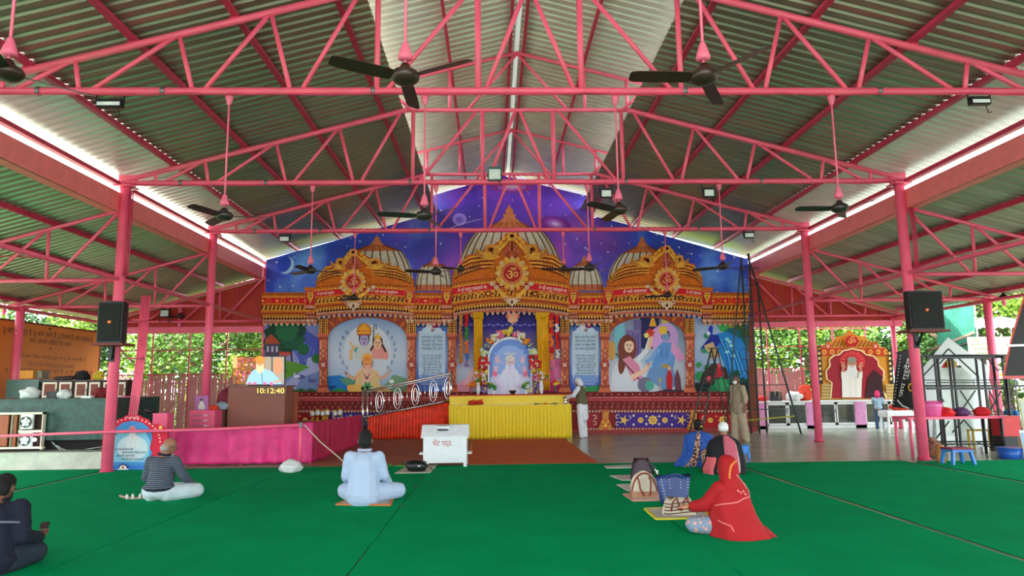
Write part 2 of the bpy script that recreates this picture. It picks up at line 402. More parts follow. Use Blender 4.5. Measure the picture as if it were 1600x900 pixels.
# ---------------------------------------------------------------- end walls, openings
REDW = mat('red_sheet_wall', S(178, 44, 32), .6, var=.2, scale=1.2)
for s, nm in ((-1, 'wall_back_left'), (1, 'wall_back_right')):
    w = thing(nm, None, None); w['kind'] = 'structure'
    xs = [7.95+ (13.2-7.95)*i/6 for i in range(7)]
    for i in range(6):
        a, b = xs[i], xs[i+1]; mb = MB()
        mb.loft([[(s*a, y, 3.5), (s*b, y, 3.5), (s*b, y, zaisle(b)-.14), (s*a, y, zaisle(a)-.14)] for y in (22.66, 22.69)])
        mb.build('wall_panel', REDW, w)
        MB().bar((s*a, 22.64, 3.5), (s*a, 22.64, zaisle(a)-.2), .04, .03).build('panel_batten', PINKD, w)
    MB().bar((s*7.95, 22.6, zaisle(7.95)-.18), (s*12.9, 22.6, zaisle(12.9)-.18), .03, .09).build('trim_strip', CREAM, w)
    MB().box((min(s*7.95, s*13), 22.55, 3.32), (max(s*7.95, s*13), 22.66, 3.52)).build('head_beam', PINK, w)
    fr = thing('window_%d' % (1 if s < 0 else 2), None, None); fr['kind'] = 'structure'
    yw = 22.72 if s < 0 else 24.3
    for k in range(5):
        x = 7.95+k*1.18; MB().box((s*x-.016, yw, 0), (s*x+.016, yw+.03, 3.5)).build('window_bar', PINKD, fr)
    for z in (2.0, 2.78, 3.4): MB().box((min(s*7.95, s*12.8), yw+.03, z-.015), (max(s*7.95, s*12.8), yw+.05, z+.015)).build('window_bar', PINKD, fr)
# ---------------------------------------------------------------- temple backdrop
FMAP = lambda u, v, off: V(u, v, FY-off)
fac = thing('temple_backdrop', 'tall painted temple backdrop with domes, gables and star sky behind the altar', 'backdrop', (0, FY, 0), kind='thing')
GO, GL, GD, DR, RED, TER, PEARL, CRM = S(226, 116, 20), S(252, 190, 74), S(118, 44, 10), S(84, 16, 10), S(214, 16, 34), S(220, 116, 80), S(232, 200, 172), S(196, 190, 178)
TERD = S(168, 74, 52)
# star sky
def galaxy():
    m = bpy.data.materials.new('star_sky_print'); m.use_nodes = True; nt = m.node_tree; b = nt.nodes['Principled BSDF']; b.inputs['Roughness'].default_value = .45
    tc = nt.nodes.new('ShaderNodeTexCoord'); N = nt.nodes.new
    n1 = N('ShaderNodeTexNoise'); n1.inputs['Scale'].default_value = .42; n1.inputs['Detail'].default_value = 5; n1.inputs['Distortion'].default_value = .6
    r1 = N('ShaderNodeValToRGB'); r1.color_ramp.elements[0].position = .28; r1.color_ramp.elements[1].position = .75
    r1.color_ramp.elements[0].color = (*S(34, 20, 130), 1); r1.color_ramp.elements[1].color = (*S(206, 76, 206), 1)
    e = r1.color_ramp.elements.new(.46); e.color = (*S(74, 32, 176), 1); e = r1.color_ramp.elements.new(.6); e.color = (*S(126, 50, 206), 1)
    nt.links.new(tc.outputs['Object'], n1.inputs['Vector']); nt.links.new(n1.outputs['Fac'], r1.inputs[0])
    # bluer towards both ends of the print
    sx = N('ShaderNodeSeparateXYZ'); nt.links.new(tc.outputs['Object'], sx.inputs[0])
    ab = N('ShaderNodeMath'); ab.operation = 'ABSOLUTE'; nt.links.new(sx.outputs[0], ab.inputs[0])
    mr = N('ShaderNodeMapRange'); mr.inputs[1].default_value = 1.6; mr.inputs[2].default_value = 4.5; nt.links.new(ab.outputs[0], mr.inputs[0])
    n2 = N('ShaderNodeTexNoise'); n2.inputs['Scale'].default_value = .55; n2.inputs['Detail'].default_value = 5; nt.links.new(tc.outputs['Object'], n2.inputs['Vector'])
    r2 = N('ShaderNodeValToRGB'); r2.color_ramp.elements[0].position = .32; r2.color_ramp.elements[1].position = .74
    r2.color_ramp.elements[0].color = (*S(20, 30, 140), 1); r2.color_ramp.elements[1].color = (*S(110, 180, 250), 1); e = r2.color_ramp.elements.new(.52); e.color = (*S(30, 74, 210), 1)
    nt.links.new(n2.outputs['Fac'], r2.inputs[0])
    mx = N('ShaderNodeMix'); mx.data_type = 'RGBA'; nt.links.new(mr.outputs[0], mx.inputs[0]); nt.links.new(r1.outputs[0], mx.inputs[6]); nt.links.new(r2.outputs[0], mx.inputs[7])
    vo = N('ShaderNodeTexVoronoi'); vo.inputs['Scale'].default_value = 4.2; nt.links.new(tc.outputs['Object'], vo.inputs['Vector'])
    lt = N('ShaderNodeMapRange'); lt.inputs[1].default_value = .06; lt.inputs[2].default_value = .17; lt.inputs[3].default_value = 1; lt.inputs[4].default_value = 0; nt.links.new(vo.outputs['Distance'], lt.inputs[0])
    gt = N('ShaderNodeSeparateColor'); nt.links.new(vo.outputs['Color'], gt.inputs[0])
    g2 = N('ShaderNodeMath'); g2.operation = 'GREATER_THAN'; g2.inputs[1].default_value = .3; nt.links.new(gt.outputs[0], g2.inputs[0])
    mu = N('ShaderNodeMath'); mu.operation = 'MULTIPLY'; nt.links.new(lt.outputs[0], mu.inputs[0]); nt.links.new(g2.outputs[0], mu.inputs[1])
    m2 = N('ShaderNodeMix'); m2.data_type = 'RGBA'; nt.links.new(mu.outputs[0], m2.inputs[0]); nt.links.new(mx.outputs[2], m2.inputs[6]); m2.inputs[7].default_value = (*S(215, 215, 245), 1)
    nt.links.new(m2.outputs[2], b.inputs['Base Color']); return m
P = Print(FMAP)
P.poly([(414, 500), (416, 406), (655, 339), (668, 339), (668, 308), (785, 274), (925, 308), (925, 340), (940, 340), (1169, 405), (1171, 500)], DR, th=.03, off=0)
P.build('star_panel', fac, galaxy())
P = Print(FMAP, .002)
def glow(cx, cy, rx, ry, cols, rot=0):
    n = len(cols)
    for i, c in enumerate(cols): k = 1-i/n; P.ell(cx, cy, rx*k, ry*k, c, rot, 20)
P.ell(448, 415, 11, 14, S(150, 190, 225), .5); P.ell(444, 413, 10, 13, S(36, 66, 180), .5)
P.build('planet_print', fac); P = Print(FMAP, .002)
glow(718, 343, 11, 10, [S(150, 120, 220), S(110, 90, 200)]); P.line([(700, 358), (720, 350), (752, 342)], .7, S(220, 200, 240))
P.build('planet_print', fac); P = Print(FMAP, .002)
glow(868, 350, 24, 12, [S(120, 40, 150), S(150, 60, 175), S(170, 110, 210), S(210, 180, 235)], .25)
P.build('planet_print', fac); P = Print(FMAP, .002)
glow(800, 292, 34, 9, [S(150, 60, 160), S(190, 100, 190), S(215, 170, 220)])
P.build('planet_print', fac)
# domes
def dome(cx, ytop, ycap, yb, hw, hcap, name, ribs=10, top_w=None):
    d = thing_part(name); tw = top_w or hw*.62
    mb = MB(); n = 24; c0 = V(cx, yb, FY); s = (V(cx+10, yb, FY)-c0).x/10; zb = c0.z; zc = V(cx, ycap, FY).z; zt = V(cx, ytop, FY).z
    prof = []
    for i in range(9):
        t = i/8; r = hw*(math.cos(t*math.acos(tw/hw))**.8 if i else 1); prof.append((r*s, (zc-zb)*(t**.9)))
    def half(prof, mbx):
        rings = []
        for r, z in prof:
            rings.append([(c0.x+r*math.cos(a), FY-.02-r*.07*math.sin(a), zb+z) for a in [pi*k/n for k in range(n+1)]])
        mbx.loft(rings, close=False)
    half(prof, mb); mb.build('dome_shell', mat('dome_cream', S(206, 198, 180), .55, var=.12), d, True)
    rb = MB()
    for k in range(1, ribs):
        a = pi*k/ribs; rb.path([(c0.x+r*s2*math.cos(a), FY-.03-r*s2*.07*math.sin(a), zb+z) for r, z in prof for s2 in (1.0,)], .018 if hw > 40 else .013, 4)
    rb.build('dome_ribs', mat('dome_rib', S(104, 62, 44), .6), d)
    bs = MB(); half([(hw*s*1.02, -.06), (hw*s*1.03, (zc-zb)*.13), (hw*s*.995, (zc-zb)*.2)], bs); bs.build('dome_foot', mat('terracotta_orange', S(196, 100, 58), .55), d, True)
    cap = MB(); h = zt-zc
    half([(tw*s*1.08, zc-zb-.04), (tw*s*1.08, zc-zb), (tw*s*.58, zc-zb+h*.22), (tw*s*.3, zc-zb+h*.42), (tw*s*.17, zc-zb+h*.54), (tw*s*.2, zc-zb+h*.58), (tw*s*.2, zc-zb+h*.63), (tw*s*.1, zc-zb+h*.67), (tw*s*.13, zc-zb+h*.74), (tw*s*.11, zc-zb+h*.8), (tw*s*.04, zc-zb+h*.88), (.004, zt-zb)], cap)
    cap.build('dome_finial', mat('finial_orange', S(206, 116, 66), .5), d, True)
    fl = MB()
    for k in range(1, 9):
        a = pi*k/9; fl.path([(c0.x+tw*s*1.09*math.cos(a), FY-.03-tw*s*.08*math.sin(a), zc), (c0.x+tw*s*.4*math.cos(a), FY-.03-tw*s*.03*math.sin(a), zc+h*.36)], .012, 4)
    fl.build('cap_flutes', mat('flute_brown', S(150, 72, 40), .6), d); return d
def thing_part(name):
    o = bpy.data.objects.new(name, None); COL.objects.link(o); o.parent = fac; WL[o.name] = wloc(fac); return o
dome(797, 319, 364, 436, 83, 0, 'central_dome', 14, 50)
dome(588, 367, 393, 447, 58, 0, 'side_dome', 11, 36); dome(1006, 368, 396, 447, 57, 0, 'side_dome', 11, 30)
dome(678, 400, 417, 452, 29, 0, 'small_dome', 8, 19); dome(914, 397, 416, 452, 28, 0, 'small_dome', 8, 15)
# entablature bands
def ya(x, x0, x1, y, arc): t = (x-(x0+x1)/2)/((x1-x0)/2); return y-arc*(1-t*t)
def band(P, x0, x1, a, b, arc, col, off, th=.03, n=None):
    n = n or (14 if arc else 1); xs = [x0+(x1-x0)*i/n for i in range(n+1)]
    P.poly([(x, ya(x, x0, x1, a, arc)) for x in xs]+[(x, ya(x, x0, x1, b, arc)) for x in reversed(xs)], col, th, off)
def tri_row(P, x0, x1, y, h, arc, step, col, off, up=False):
    k = max(1, int((x1-x0)/step))
    for i in range(k):
        x = x0+(i+.5)*(x1-x0)/k; yy = ya(x, x0, x1, y, arc); w = (x1-x0)/k*.46
        P.poly([(x-w, yy), (x+w, yy), (x+w*.5, yy+h*.65), (x, yy+h), (x-w*.5, yy+h*.65)] if not up else [(x-w, yy), (x, yy-h), (x+w, yy)], col, .02, off)
def slant_row(P, x0, x1, y, h, arc, step, col, off):
    k = max(1, int((x1-x0)/step))
    for i in range(k):
        x = x0+(i+.5)*(x1-x0)/k; yy = ya(x, x0, x1, y, arc); w = (x1-x0)/k*.3
        P.poly([(x-w, yy+h), (x, yy), (x+w*1.5, yy), (x+w*.5, yy+h)], col, .015, off)
def dot_row(P, x0, x1, y, r, arc, step, col, off):
    k = max(1, int((x1-x0)/step))
    for i in range(k):
        x = x0+(i+.5)*(x1-x0)/k; P.ell(x, ya(x, x0, x1, y, arc), r, r*1.15, col, 0, 6, off=off, th=.01)
def sub(name, parent=None): return Print(FMAP)
def entab(x0, x1, y, arc, k=1.0, o0=.1, flat_top=False, fringe=9):
    P = Print(FMAP)
    Y = lambda d: y+d*k
    band(P, x0, x1, Y(0), Y(4), arc, GO, o0+.06); dot_row(P, x0, x1, Y(2), 1.1, arc, 4, GD, o0+.07)
    band(P, x0, x1, Y(4), Y(5), arc, GD, o0+.03); band(P, x0, x1, Y(4.6), Y(8), arc, GL, o0+.04); tri_row(P, x0, x1, Y(5), 2.6*k, arc, 5, GO, o0+.05)
    P.build('frieze_gold', fac, CARVE)
    P = Print(FMAP)
    band(P, x0, x1, Y(8), Y(18), arc, RED, o0); dot_row(P, x0, x1, Y(17.2), .8, arc, 3, GL, o0+.01)
    P.build('frieze_red', fac)
    P = Print(FMAP)
    band(P, x0, x1, Y(18), Y(27), arc, GD, o0+.02); band(P, x0, x1, Y(18), Y(19.4), arc, GO, o0+.05); slant_row(P, x0, x1, Y(20), 6.4*k, arc, 6, GL, o0+.05)
    band(P, x0-1, x1+1, Y(27), Y(31), arc, GO, o0+.16, .2); band(P, x0-1, x1+1, Y(27), Y(28.2), arc, GL, o0+.17)
    band(P, x0, x1, Y(31), Y(33), arc, TERD, o0+.06, .1)
    P.build('cornice', fac, CARVE)
    P = Print(FMAP)
    band(P, x0+1, x1-1, Y(33), Y(42), arc, DR, o0); band(P, x0+1, x1-1, Y(33), Y(35), arc, GO, o0+.05); tri_row(P, x0+1, x1-1, Y(35.5), 5*k, arc, 4.5, GL, o0+.04)
    band(P, x0+1, x1-1, Y(41), Y(44), arc, TERD, o0+.06); dot_row(P, x0+1, x1-1, Y(42.7), 1.3, arc, 3.2, PEARL, o0+.08)
    P.build('dentil_band', fac, CARVE)
    P = Print(FMAP)
    band(P, x0+1, x1-1, Y(44), Y(46), arc, TER, o0+.05); tri_row(P, x0+1, x1-1, Y(45), fringe*.75*k, arc, 8, PEARL, o0+.05); tri_row(P, x0+1, x1-1, Y(45), fringe*.4*k, arc, 8, TER, o0+.07)
    P.build('scallop_fringe', fac, CARVE)
for x0, x1 in ((409, 497), (640, 708), (888, 952), (1096, 1170)):
    entab(x0, x1, 457, 0, 1.02)
    P = Print(FMAP); n = max(2, int((x1-x0)/18))
    for i in range(n):
        x = x0+(i+.5)*(x1-x0)/n
        P.ell(x, 470, 4, 4, GO, 0, 10, off=.105); P.ell(x, 470, 2.6, 2.6, RED, 0, 8, off=.107); P.poly(star(x-9, 470, 1.2, 3.4, 4), GL, 0, .107)
    P.build('frieze_rosettes', fac)
entab(707, 890, 441, 9, 1.16, .25); entab(493, 647, 447, 5, 1.02, .25); entab(950, 1098, 446, 5, 1.02, .25)
def caption(body, x0, x1, xa, xb, y, arc, h, w):
    P = Print(FMAP); xm = (xa+xb)/2; t = (xm-(x0+x1)/2)/((x1-x0)/2); dy = 2*arc*t/((x1-x0)/2)
    P.text(body, xm, ya(xm, x0, x1, y, arc), h, S(250, 238, 230), w, off=.262, slope=dy); P.build('caption_lettering', fac)
caption('ॐ श्री सद्गुरु परमात्मने नमः', 707, 890, 714, 762, 456.5, 9, 8, 46); caption('ॐ श्री सद्गुरु परमात्मने नमः', 707, 890, 842, 886, 456.5, 9, 8, 44)
caption('ॐ नमो भगवते वासुदेवाय', 493, 647, 495, 523, 460.5, 5, 6.5, 27); caption('ॐ नमो भगवते वासुदेवाय', 493, 647, 579, 622, 460.5, 5, 6.5, 42)
caption('ॐ नमो नारायणाय', 950, 1098, 972, 1012, 459.5, 5, 7.5, 37); caption('ॐ नमो नारायणाय', 950, 1098, 1072, 1096, 459.5, 5, 7.5, 24)
# pilaster heads with shield emblems
for cx in (485, 640, 698, 896, 951, 1105):
    P = Print(FMAP); w = 8
    P.rect(cx-w, 450, cx+w, 482, TER, .2, .3); P.rect(cx-w+1, 456, cx+w-1, 476, RED, 0, .303); P.rect(cx-w-1, 449, cx+w+1, 453, GO, .2, .33); P.rect(cx-w-1, 478, cx+w+1, 482, TER, .2, .34); slant_row(P, cx-w, cx+w, 478, 3.5, 0, 4, PEARL, .345)
    P.poly([(cx-4.5, 457), (cx+4.5, 457), (cx+5, 463), (cx+2.5, 469), (cx, 475), (cx-2.5, 469), (cx-5, 463)], GL, .03, .34); dot_row(P, cx-4, cx+4, 460, 1, 0, 2.6, GD, .345); dot_row(P, cx-3, cx+3, 464, 1, 0, 2.6, GD, .345); dot_row(P, cx-2, cx+2, 468, .9, 0, 2.6, GD, .345)
    P.rect(cx-w+1, 482, cx+w-1, 500, TERD, .1, .2); slant_row(P, cx-w+1, cx+w-1, 486, 4, 0, 4, PEARL, .21); dot_row(P, cx-w+1, cx+w-1, 495, 1.2, 0, 3, PEARL, .21); tri_row(P, cx-w+1, cx+w-1, 499, 6, 0, 7, PEARL, .22)
    P.build('pilaster_head', fac, CARVE)
# gables
HALF = [(0, 1), (.1, .985), (.15, .9), (.22, .83), (.28, .78), (.32, .73), (.37, .755), (.44, .735), (.48, .66), (.5, .6), (.56, .63), (.6, .68), (.61, .57), (.68, .55), (.76, .54), (.8, .46), (.86, .42), (.9, .32), (.96, .27), (1, .14), (1, 0)]
def gable(cx, yb, hl, hr, H, arc, mr, my, kk):
    hw = (hl+hr)/2; hx = lambda m: hr if m > 0 else hl; xl, xr = cx-hl, cx+hr
    g = thing_part('gable'); Q = lambda a, b, m=1: (cx+m*a*hx(m), yb-b*H)
    P = Print(FMAP); full = [Q(a, b) for a, b in HALF]+[Q(a, b, -1) for a, b in reversed(HALF[:-1])]
    full = [Q(a, b, -1) for a, b in reversed(HALF[1:])]+[Q(a, b) for a, b in HALF]
    # the foot follows the curved frieze
    foot = [(x, ya(x, xl, xr, yb, arc)) for x in [xr-(xr-xl)*i/12 for i in range(1, 12)]]
    P.poly(full+foot, GO, .14, .24)
    for m in (-1, 1):
        W_ = lambda pts, w, c, o, w1=None: P.line([Q(a, b, m) for a, b in pts], w, c, o, w1)
        for k in range(4): W_([(.3+.02*k, .5-.07*k), (.5, .5-.075*k), (.7, .47-.085*k), (.86, .36-.07*k), (.97, .2-.045*k)], hw*.022, GD, .243); W_([(.3, .53-.07*k), (.5, .53-.075*k), (.7, .5-.085*k), (.86, .39-.07*k), (.97, .23-.045*k)], hw*.02, GL, .246)
        for k in range(9):
            a = .52+.05*k; W_([(a, .26-.02*k), (a+.05, .33-.02*k), (a+.03, .4-.02*k)], hw*.014, GD, .249)
        # bird: body, wing, arched neck, head
        P.poly([Q(a, b, m) for a, b in ((.2, .5), (.3, .46), (.46, .48), (.54, .54), (.6, .68), (.5, .6), (.4, .6), (.3, .62))], GL, .05, .3)
        P.poly([Q(a, b, m) for a, b in ((.46, .47), (.58, .52), (.62, .69), (.54, .62), (.48, .57))], S(232, 160, 70), .04, .32); W_([(.5, .52), (.56, .57), (.6, .66)], hw*.012, GD, .323)
        W_([(.3, .5), (.27, .6), (.28, .7), (.35, .74), (.42, .72), (.44, .64), (.41, .6)], hw*.075, S(236, 164, 72), .33, hw*.05); W_([(.31, .58), (.34, .66), (.38, .66)], hw*.06, DR, .3)
        for k in range(4): P.ell(*Q(.13+.055*k, .88-.085*k, m), hw*.045, hw*.035, GL, m*.7, 8, off=.3, th=.05)
        P.poly([Q(a, b, m) for a, b in ((.02, .86), (.07, .86), (.3, .6), (.24, .56))], GL, .05, .31)
        # foot scrolls
        for k in range(7):
            a = .32+.095*k; xs_ = cx+m*a*hx(m); yy = (yb-ya(xs_, xl, xr, yb+23.5*kk, arc))/H
            P.ell(*Q(a, yy+.03, m), hw*.045*(1-.07*k), hw*.05*(1-.07*k), GL, 0, 8, off=.33, th=.04); P.ell(*Q(a, yy+.02, m), hw*.02, hw*.024, GD, 0, 6, off=.335)
        P.poly([Q(a, b, m) for a, b in ((.22, -.1), (.31, -.09), (.13, -.33), (.02, -.33))], GL, .05, .32); P.poly([Q(a, b, m) for a, b in ((.14, -.1), (.19, -.09), (.06, -.27), (0, -.28))], GO, .05, .322)
        P.ell(*(cx+m*.4*hx(m), ya(cx+m*.4*hx(m), xl, xr, yb+22*kk, arc)), hw*.075, hw*.058, GO, 0, 12, off=.33, th=.05); P.ell(*(cx+m*.4*hx(m), ya(cx+m*.4*hx(m), xl, xr, yb+22*kk, arc)), hw*.055, hw*.045, GD, 0, 10, off=.334); P.ell(*(cx+m*.4*hx(m), ya(cx+m*.4*hx(m), xl, xr, yb+22*kk, arc)), hw*.03, hw*.025, GL, 0, 8, off=.337)
        P.ell(*Q(.33, -.03, m), hw*.05, hw*.04, PEARL, 0, 8, off=.33, th=.03); P.ell(*Q(.26, -.1, m), hw*.045, hw*.04, PEARL, 0, 8, off=.33, th=.03)
    P.ell(cx, yb-H*.92, hw*.09, hw*.08, GL, 0, 12, off=.33, th=.06); P.ell(cx, yb-H*.93, hw*.04, hw*.035, DR, 0, 10, off=.335)
    P.poly([Q(0, .84), Q(.18, .6), Q(.1, .48), Q(-.1, .48), Q(-.18, .6)], S(206, 104, 66), .03, .3); P.line([Q(0, .82), Q(0, .62)], hw*.02, DR, .31)
    for m in (-1, 1): P.line([Q(.03*m, .6), Q(.1*m, .55), Q(.03*m, .5)], hw*.02, GD, .31)
    P.build('carved_crest', g, CARVE)
    P = Print(FMAP)
    for k in range(16):
        a = 2*pi*k/16; P.ell(cx+mr*.82*math.cos(a), my+mr*.82*math.sin(a), mr*.27, mr*.17, GL if k % 2 else S(238, 196, 120), a, 8, off=.4, th=.06)
    P.ell(cx, my, mr*.68, mr*.68, GO, 0, 22, off=.43, th=.1); P.ell(cx, my, mr*.62, mr*.62, S(236, 140, 110), 0, 22, off=.435); P.ell(cx, my, mr*.54, mr*.54, S(196, 44, 34), 0, 20, off=.44)
    o = P.build('medallion', g, CARVE)
    P = Print(FMAP); P.text('ॐ', cx, my+mr*.12, mr*.9, S(244, 190, 110), off=.45); P.build('om_sign', o)
    P = Print(FMAP); y0 = ya(cx, xl, xr, yb+31*kk, arc)
    for m in (-1, 1):
        P.ell(cx+m*5, y0+3, 4, 5, PEARL, m*.6, 10, off=.5, th=.06); P.ell(cx+m*10, y0-1, 3.4, 3.4, PEARL, 0, 10, off=.48, th=.06); P.ell(cx+m*10, y0-1, 1.6, 1.6, TERD, 0, 8, off=.485)
    P.poly([(cx-4, y0-2), (cx+4, y0-2), (cx+4, y0+6), (cx, y0+12), (cx-4, y0+6)], S(240, 214, 186), .06, .52); P.ell(cx, y0+4, 2, 3, GD, 0, 8, off=.525)
    P.build('flower_boss', g, CARVE); return g
gable(800, 441, 93, 90, 78, 9, 25, 427, 1.16); gable(552, 447, 58, 94, 57, 5, 19, 440, 1.02); gable(1042, 446, 91, 56, 62, 5, 18.5, 437, 1.02)
P = Print(FMAP)
for m in (-1, 1): P.ell(801+m*5, 494, 6, 5, TER, 0, 10, off=.5, th=.08); P.ell(801+m*4, 500, 4, 4, PEARL, 0, 10, off=.52, th=.06)
P.poly([(794, 490), (808, 490), (807, 500), (801, 508), (795, 500)], S(238, 170, 140), .08, .53); P.build('pendant_boss', fac, CARVE)
# pillars
def pillar(cx, w, y0=497, y1=613):
    p = thing_part('pillar'); P = Print(FMAP); h = w/2
    P.rect(cx-h, y0, cx+h, 523, S(96, 44, 26), .16, .16)
    for k in (-1, 1):
        for i in range(6): P.poly(star(cx+k*h*.5, y0+3+i*4, 1, 2.2, 4), GL, 0, .165)
        P.line([(cx+k*h*.95, y0), (cx+k*h*.95, 523)], 1, GL, .165)
    P.line([(cx, y0), (cx, 523)], 1.2, GO, .167)
    P.build('capital', p, CARVE); P = Print(FMAP)
    P.rect(cx-h-2, 521, cx+h+2, 526, TER, .24, .22); P.rect(cx-h-1, 526, cx+h+1, 531, TERD, .2, .2); P.rect(cx-h+.5, 531, cx+h-.5, 602, TER, .16, .18)
    P.rect(cx-h+1.5, 532, cx-h+4, 602, S(232, 160, 122), 0, .183)
    for yy in (548, 556, 590): P.poly([(cx-h+1, yy), (cx, yy-6), (cx+h-1, yy), (cx, yy+6)], TERD, 0, .186); P.poly([(cx-h+3, yy), (cx, yy-4), (cx+h-3, yy), (cx, yy+4)], S(226, 142, 104), 0, .189)
    P.ell(cx, 597, h*.6, 3.5, TERD, 0, 10, off=.19); P.rect(cx-h-1, 601, cx+h+1, 606, TERD, .2, .2); P.poly([(cx-h-1, 606), (cx+h+1, 606), (cx+h+4, y1), (cx-h-4, y1)], TER, .24, .22)
    P.build('shaft', p, CARVE); P = Print(FMAP)
    P.poly([(cx-h-1, 570), (cx-h+1, 564), (cx, 557), (cx+h-1, 564), (cx+h+1, 570), (cx+h-1, 576), (cx, 583), (cx-h+1, 576)], TERD, .06, .24)
    P.ell(cx, 570, h*.78, h*.78, S(160, 40, 28), 0, 14, off=.245); swastika(P, cx, 570, h*.46, S(248, 226, 210), .248); P.build('swastika_plaque', p)
for cx in (505, 643, 706.5, 882.5, 945, 1078): pillar(cx, 13)
# arch spandrels over the two wide paintings
for cx, hw in ((574, 62), (1011, 60)):
    P = Print(FMAP)
    for m in (-1, 1):
        arc = [(cx+m*hw*math.cos(a), 530-34*math.sin(a)) for a in [pi/2*i/10 for i in range(11)]]
        P.poly([(cx+m*hw, 494), (cx+m*hw, 530)]+arc[1:]+[(cx, 494)], TERD, .06, .1)
        for k in range(4):
            a = .25+.3*k; x, y = cx+m*(hw-1)*math.cos(a), 529-35*math.sin(a); P.line([(x, y), (x+m*3, y-6), (x+m*9, y-9)], 1.4, GO, .105); P.ell(x+m*3, y-4, 3, 2.4, GO, -m*a, 8, off=.11, th=.02)
    P.build('arch_spandrel', fac, CARVE)
# ---- painted panels
def grad(P, x0, y0, x1, y1, cols, n=None):
    n = n or 9*(len(cols)-1)
    for i in range(n):
        t = (i+.5)/n*(len(cols)-1); k = int(t); f = t-k; c = tuple(cols[k][j]*(1-f)+cols[min(k+1, len(cols)-1)][j]*f for j in range(3))
        P.rect(x0, y0+(y1-y0)*i/n, x1, y0+(y1-y0)*(i+1)/n, c, 0, .003)
    P.k = max(P.k, 10)
SK = S(232, 178, 140)
def face(P, cx, cy, w, h, skin, hair=None, lean=0, beard=None):
    if hair: P.ell(cx, cy-h*.12, w*.62, h*.62, hair)
    P.ell(cx, cy, w*.5, h*.5, skin, lean); dk = tuple(c*.45 for c in skin)
    for m in (-1, 1): P.ell(cx+m*w*.19, cy-h*.06, w*.1, h*.035, S(40, 26, 22), 0, 8); P.line([(cx+m*w*.08, cy-h*.14), (cx+m*w*.3, cy-h*.15)], h*.035, S(60, 40, 32))
    P.line([(cx, cy-h*.08), (cx+w*.03, cy+h*.12)], w*.07, dk); P.ell(cx, cy+h*.14, w*.1, h*.03, dk, 0, 8); P.ell(cx, cy+h*.26, w*.16, h*.045, S(176, 70, 66), 0, 8)
def hand(P, cx, cy, s, skin, rot=0, m=1):
    ca, sa = math.cos(rot), math.sin(rot); T = lambda x, y: (cx+(m*x*ca-y*sa)*s, cy+(m*x*sa+y*ca)*s)
    P.ell(*T(0, 0), s*.42, s*.5, skin, rot)
    for k, (x, l) in enumerate(((-.32, .8), (-.12, 1.0), (.1, .95), (.3, .72))): P.line([T(x*.9, -.2), T(x*1.25, -.35-l*.75)], s*.2, skin, None, s*.15)
    P.line([T(.3, .15), T(.72, -.25)], s*.22, skin, None, s*.15)
    for x in (-.22, 0, .2): P.line([T(x, -.35), T(x*1.2, -.9)], s*.035, tuple(c*.55 for c in skin))
# A: landscape with river and swans
P = Print(FMAP); grad(P, 413, 505, 499, 619, [S(120, 130, 190), S(150, 150, 205), S(120, 140, 200)])
P.poly([(470, 512), (486, 520), (499, 530), (499, 575), (470, 570), (458, 545)], S(70, 84, 176))
for k in range(6): P.line([(466+k*5, 530+k*3), (463+k*5, 548+k*2), (468+k*5, 566)], 1.3, S(110, 130, 210))
P.poly([(480, 560), (488, 558), (499, 572), (499, 619), (450, 619), (446, 600), (462, 585), (478, 575)], S(168, 172, 214)); P.poly([(470, 590), (499, 580), (499, 619), (456, 619)], S(120, 140, 190))
for cx, cy, rx, ry, c in ((440, 525, 30, 20, S(16, 62, 46)), (428, 540, 18, 16, S(22, 74, 40)), (458, 530, 20, 22, S(24, 88, 62)), (466, 515, 14, 12, S(16, 62, 46)), (448, 515, 20, 12, S(34, 104, 66)), (474, 546, 10, 8, S(30, 100, 60)), (494, 560, 8, 6, S(36, 110, 50))): P.poly(star(cx, cy, rx*.82, rx, 11), c)
P.line([(455, 545), (456, 575)], 2.4, S(44, 34, 24)); P.poly([(414, 530), (424, 522), (438, 536), (414, 540)], S(176, 74, 44)); P.rect(414, 537, 436, 556, S(84, 70, 92))
for k in range(3): P.rect(417+k*7, 541, 420+k*7, 550, S(190, 190, 214))
for k in range(8): P.ell(438+k*2, 551+k % 3*2, 2.4, 2, S(210, 70, 44), 0, 6)
P.poly([(414, 560), (440, 562), (470, 568), (484, 574), (462, 584), (446, 592), (414, 596)], S(92, 150, 46)); P.poly([(414, 572), (450, 578), (440, 590), (414, 600)], S(52, 112, 44))
for cx, cy in ((470, 589), (488, 595)): P.ell(cx, cy, 7, 3.4, S(90, 92, 150)); P.line([(cx-4, cy-1), (cx-6, cy-5), (cx-4, cy-8), (cx-2, cy-7)], 1.4, S(84, 84, 140))
P.ell(464, 588, 5, 2.4, S(226, 228, 244)); P.line([(461, 588), (459, 584), (461, 582)], 1.1, S(226, 228, 244))
for k in range(12): P.poly(star(440+k*5, 612+(k % 3)*2, 4, 7, 7), S(30, 96+8*(k % 3), 40))
P.build('landscape_painting', fac)
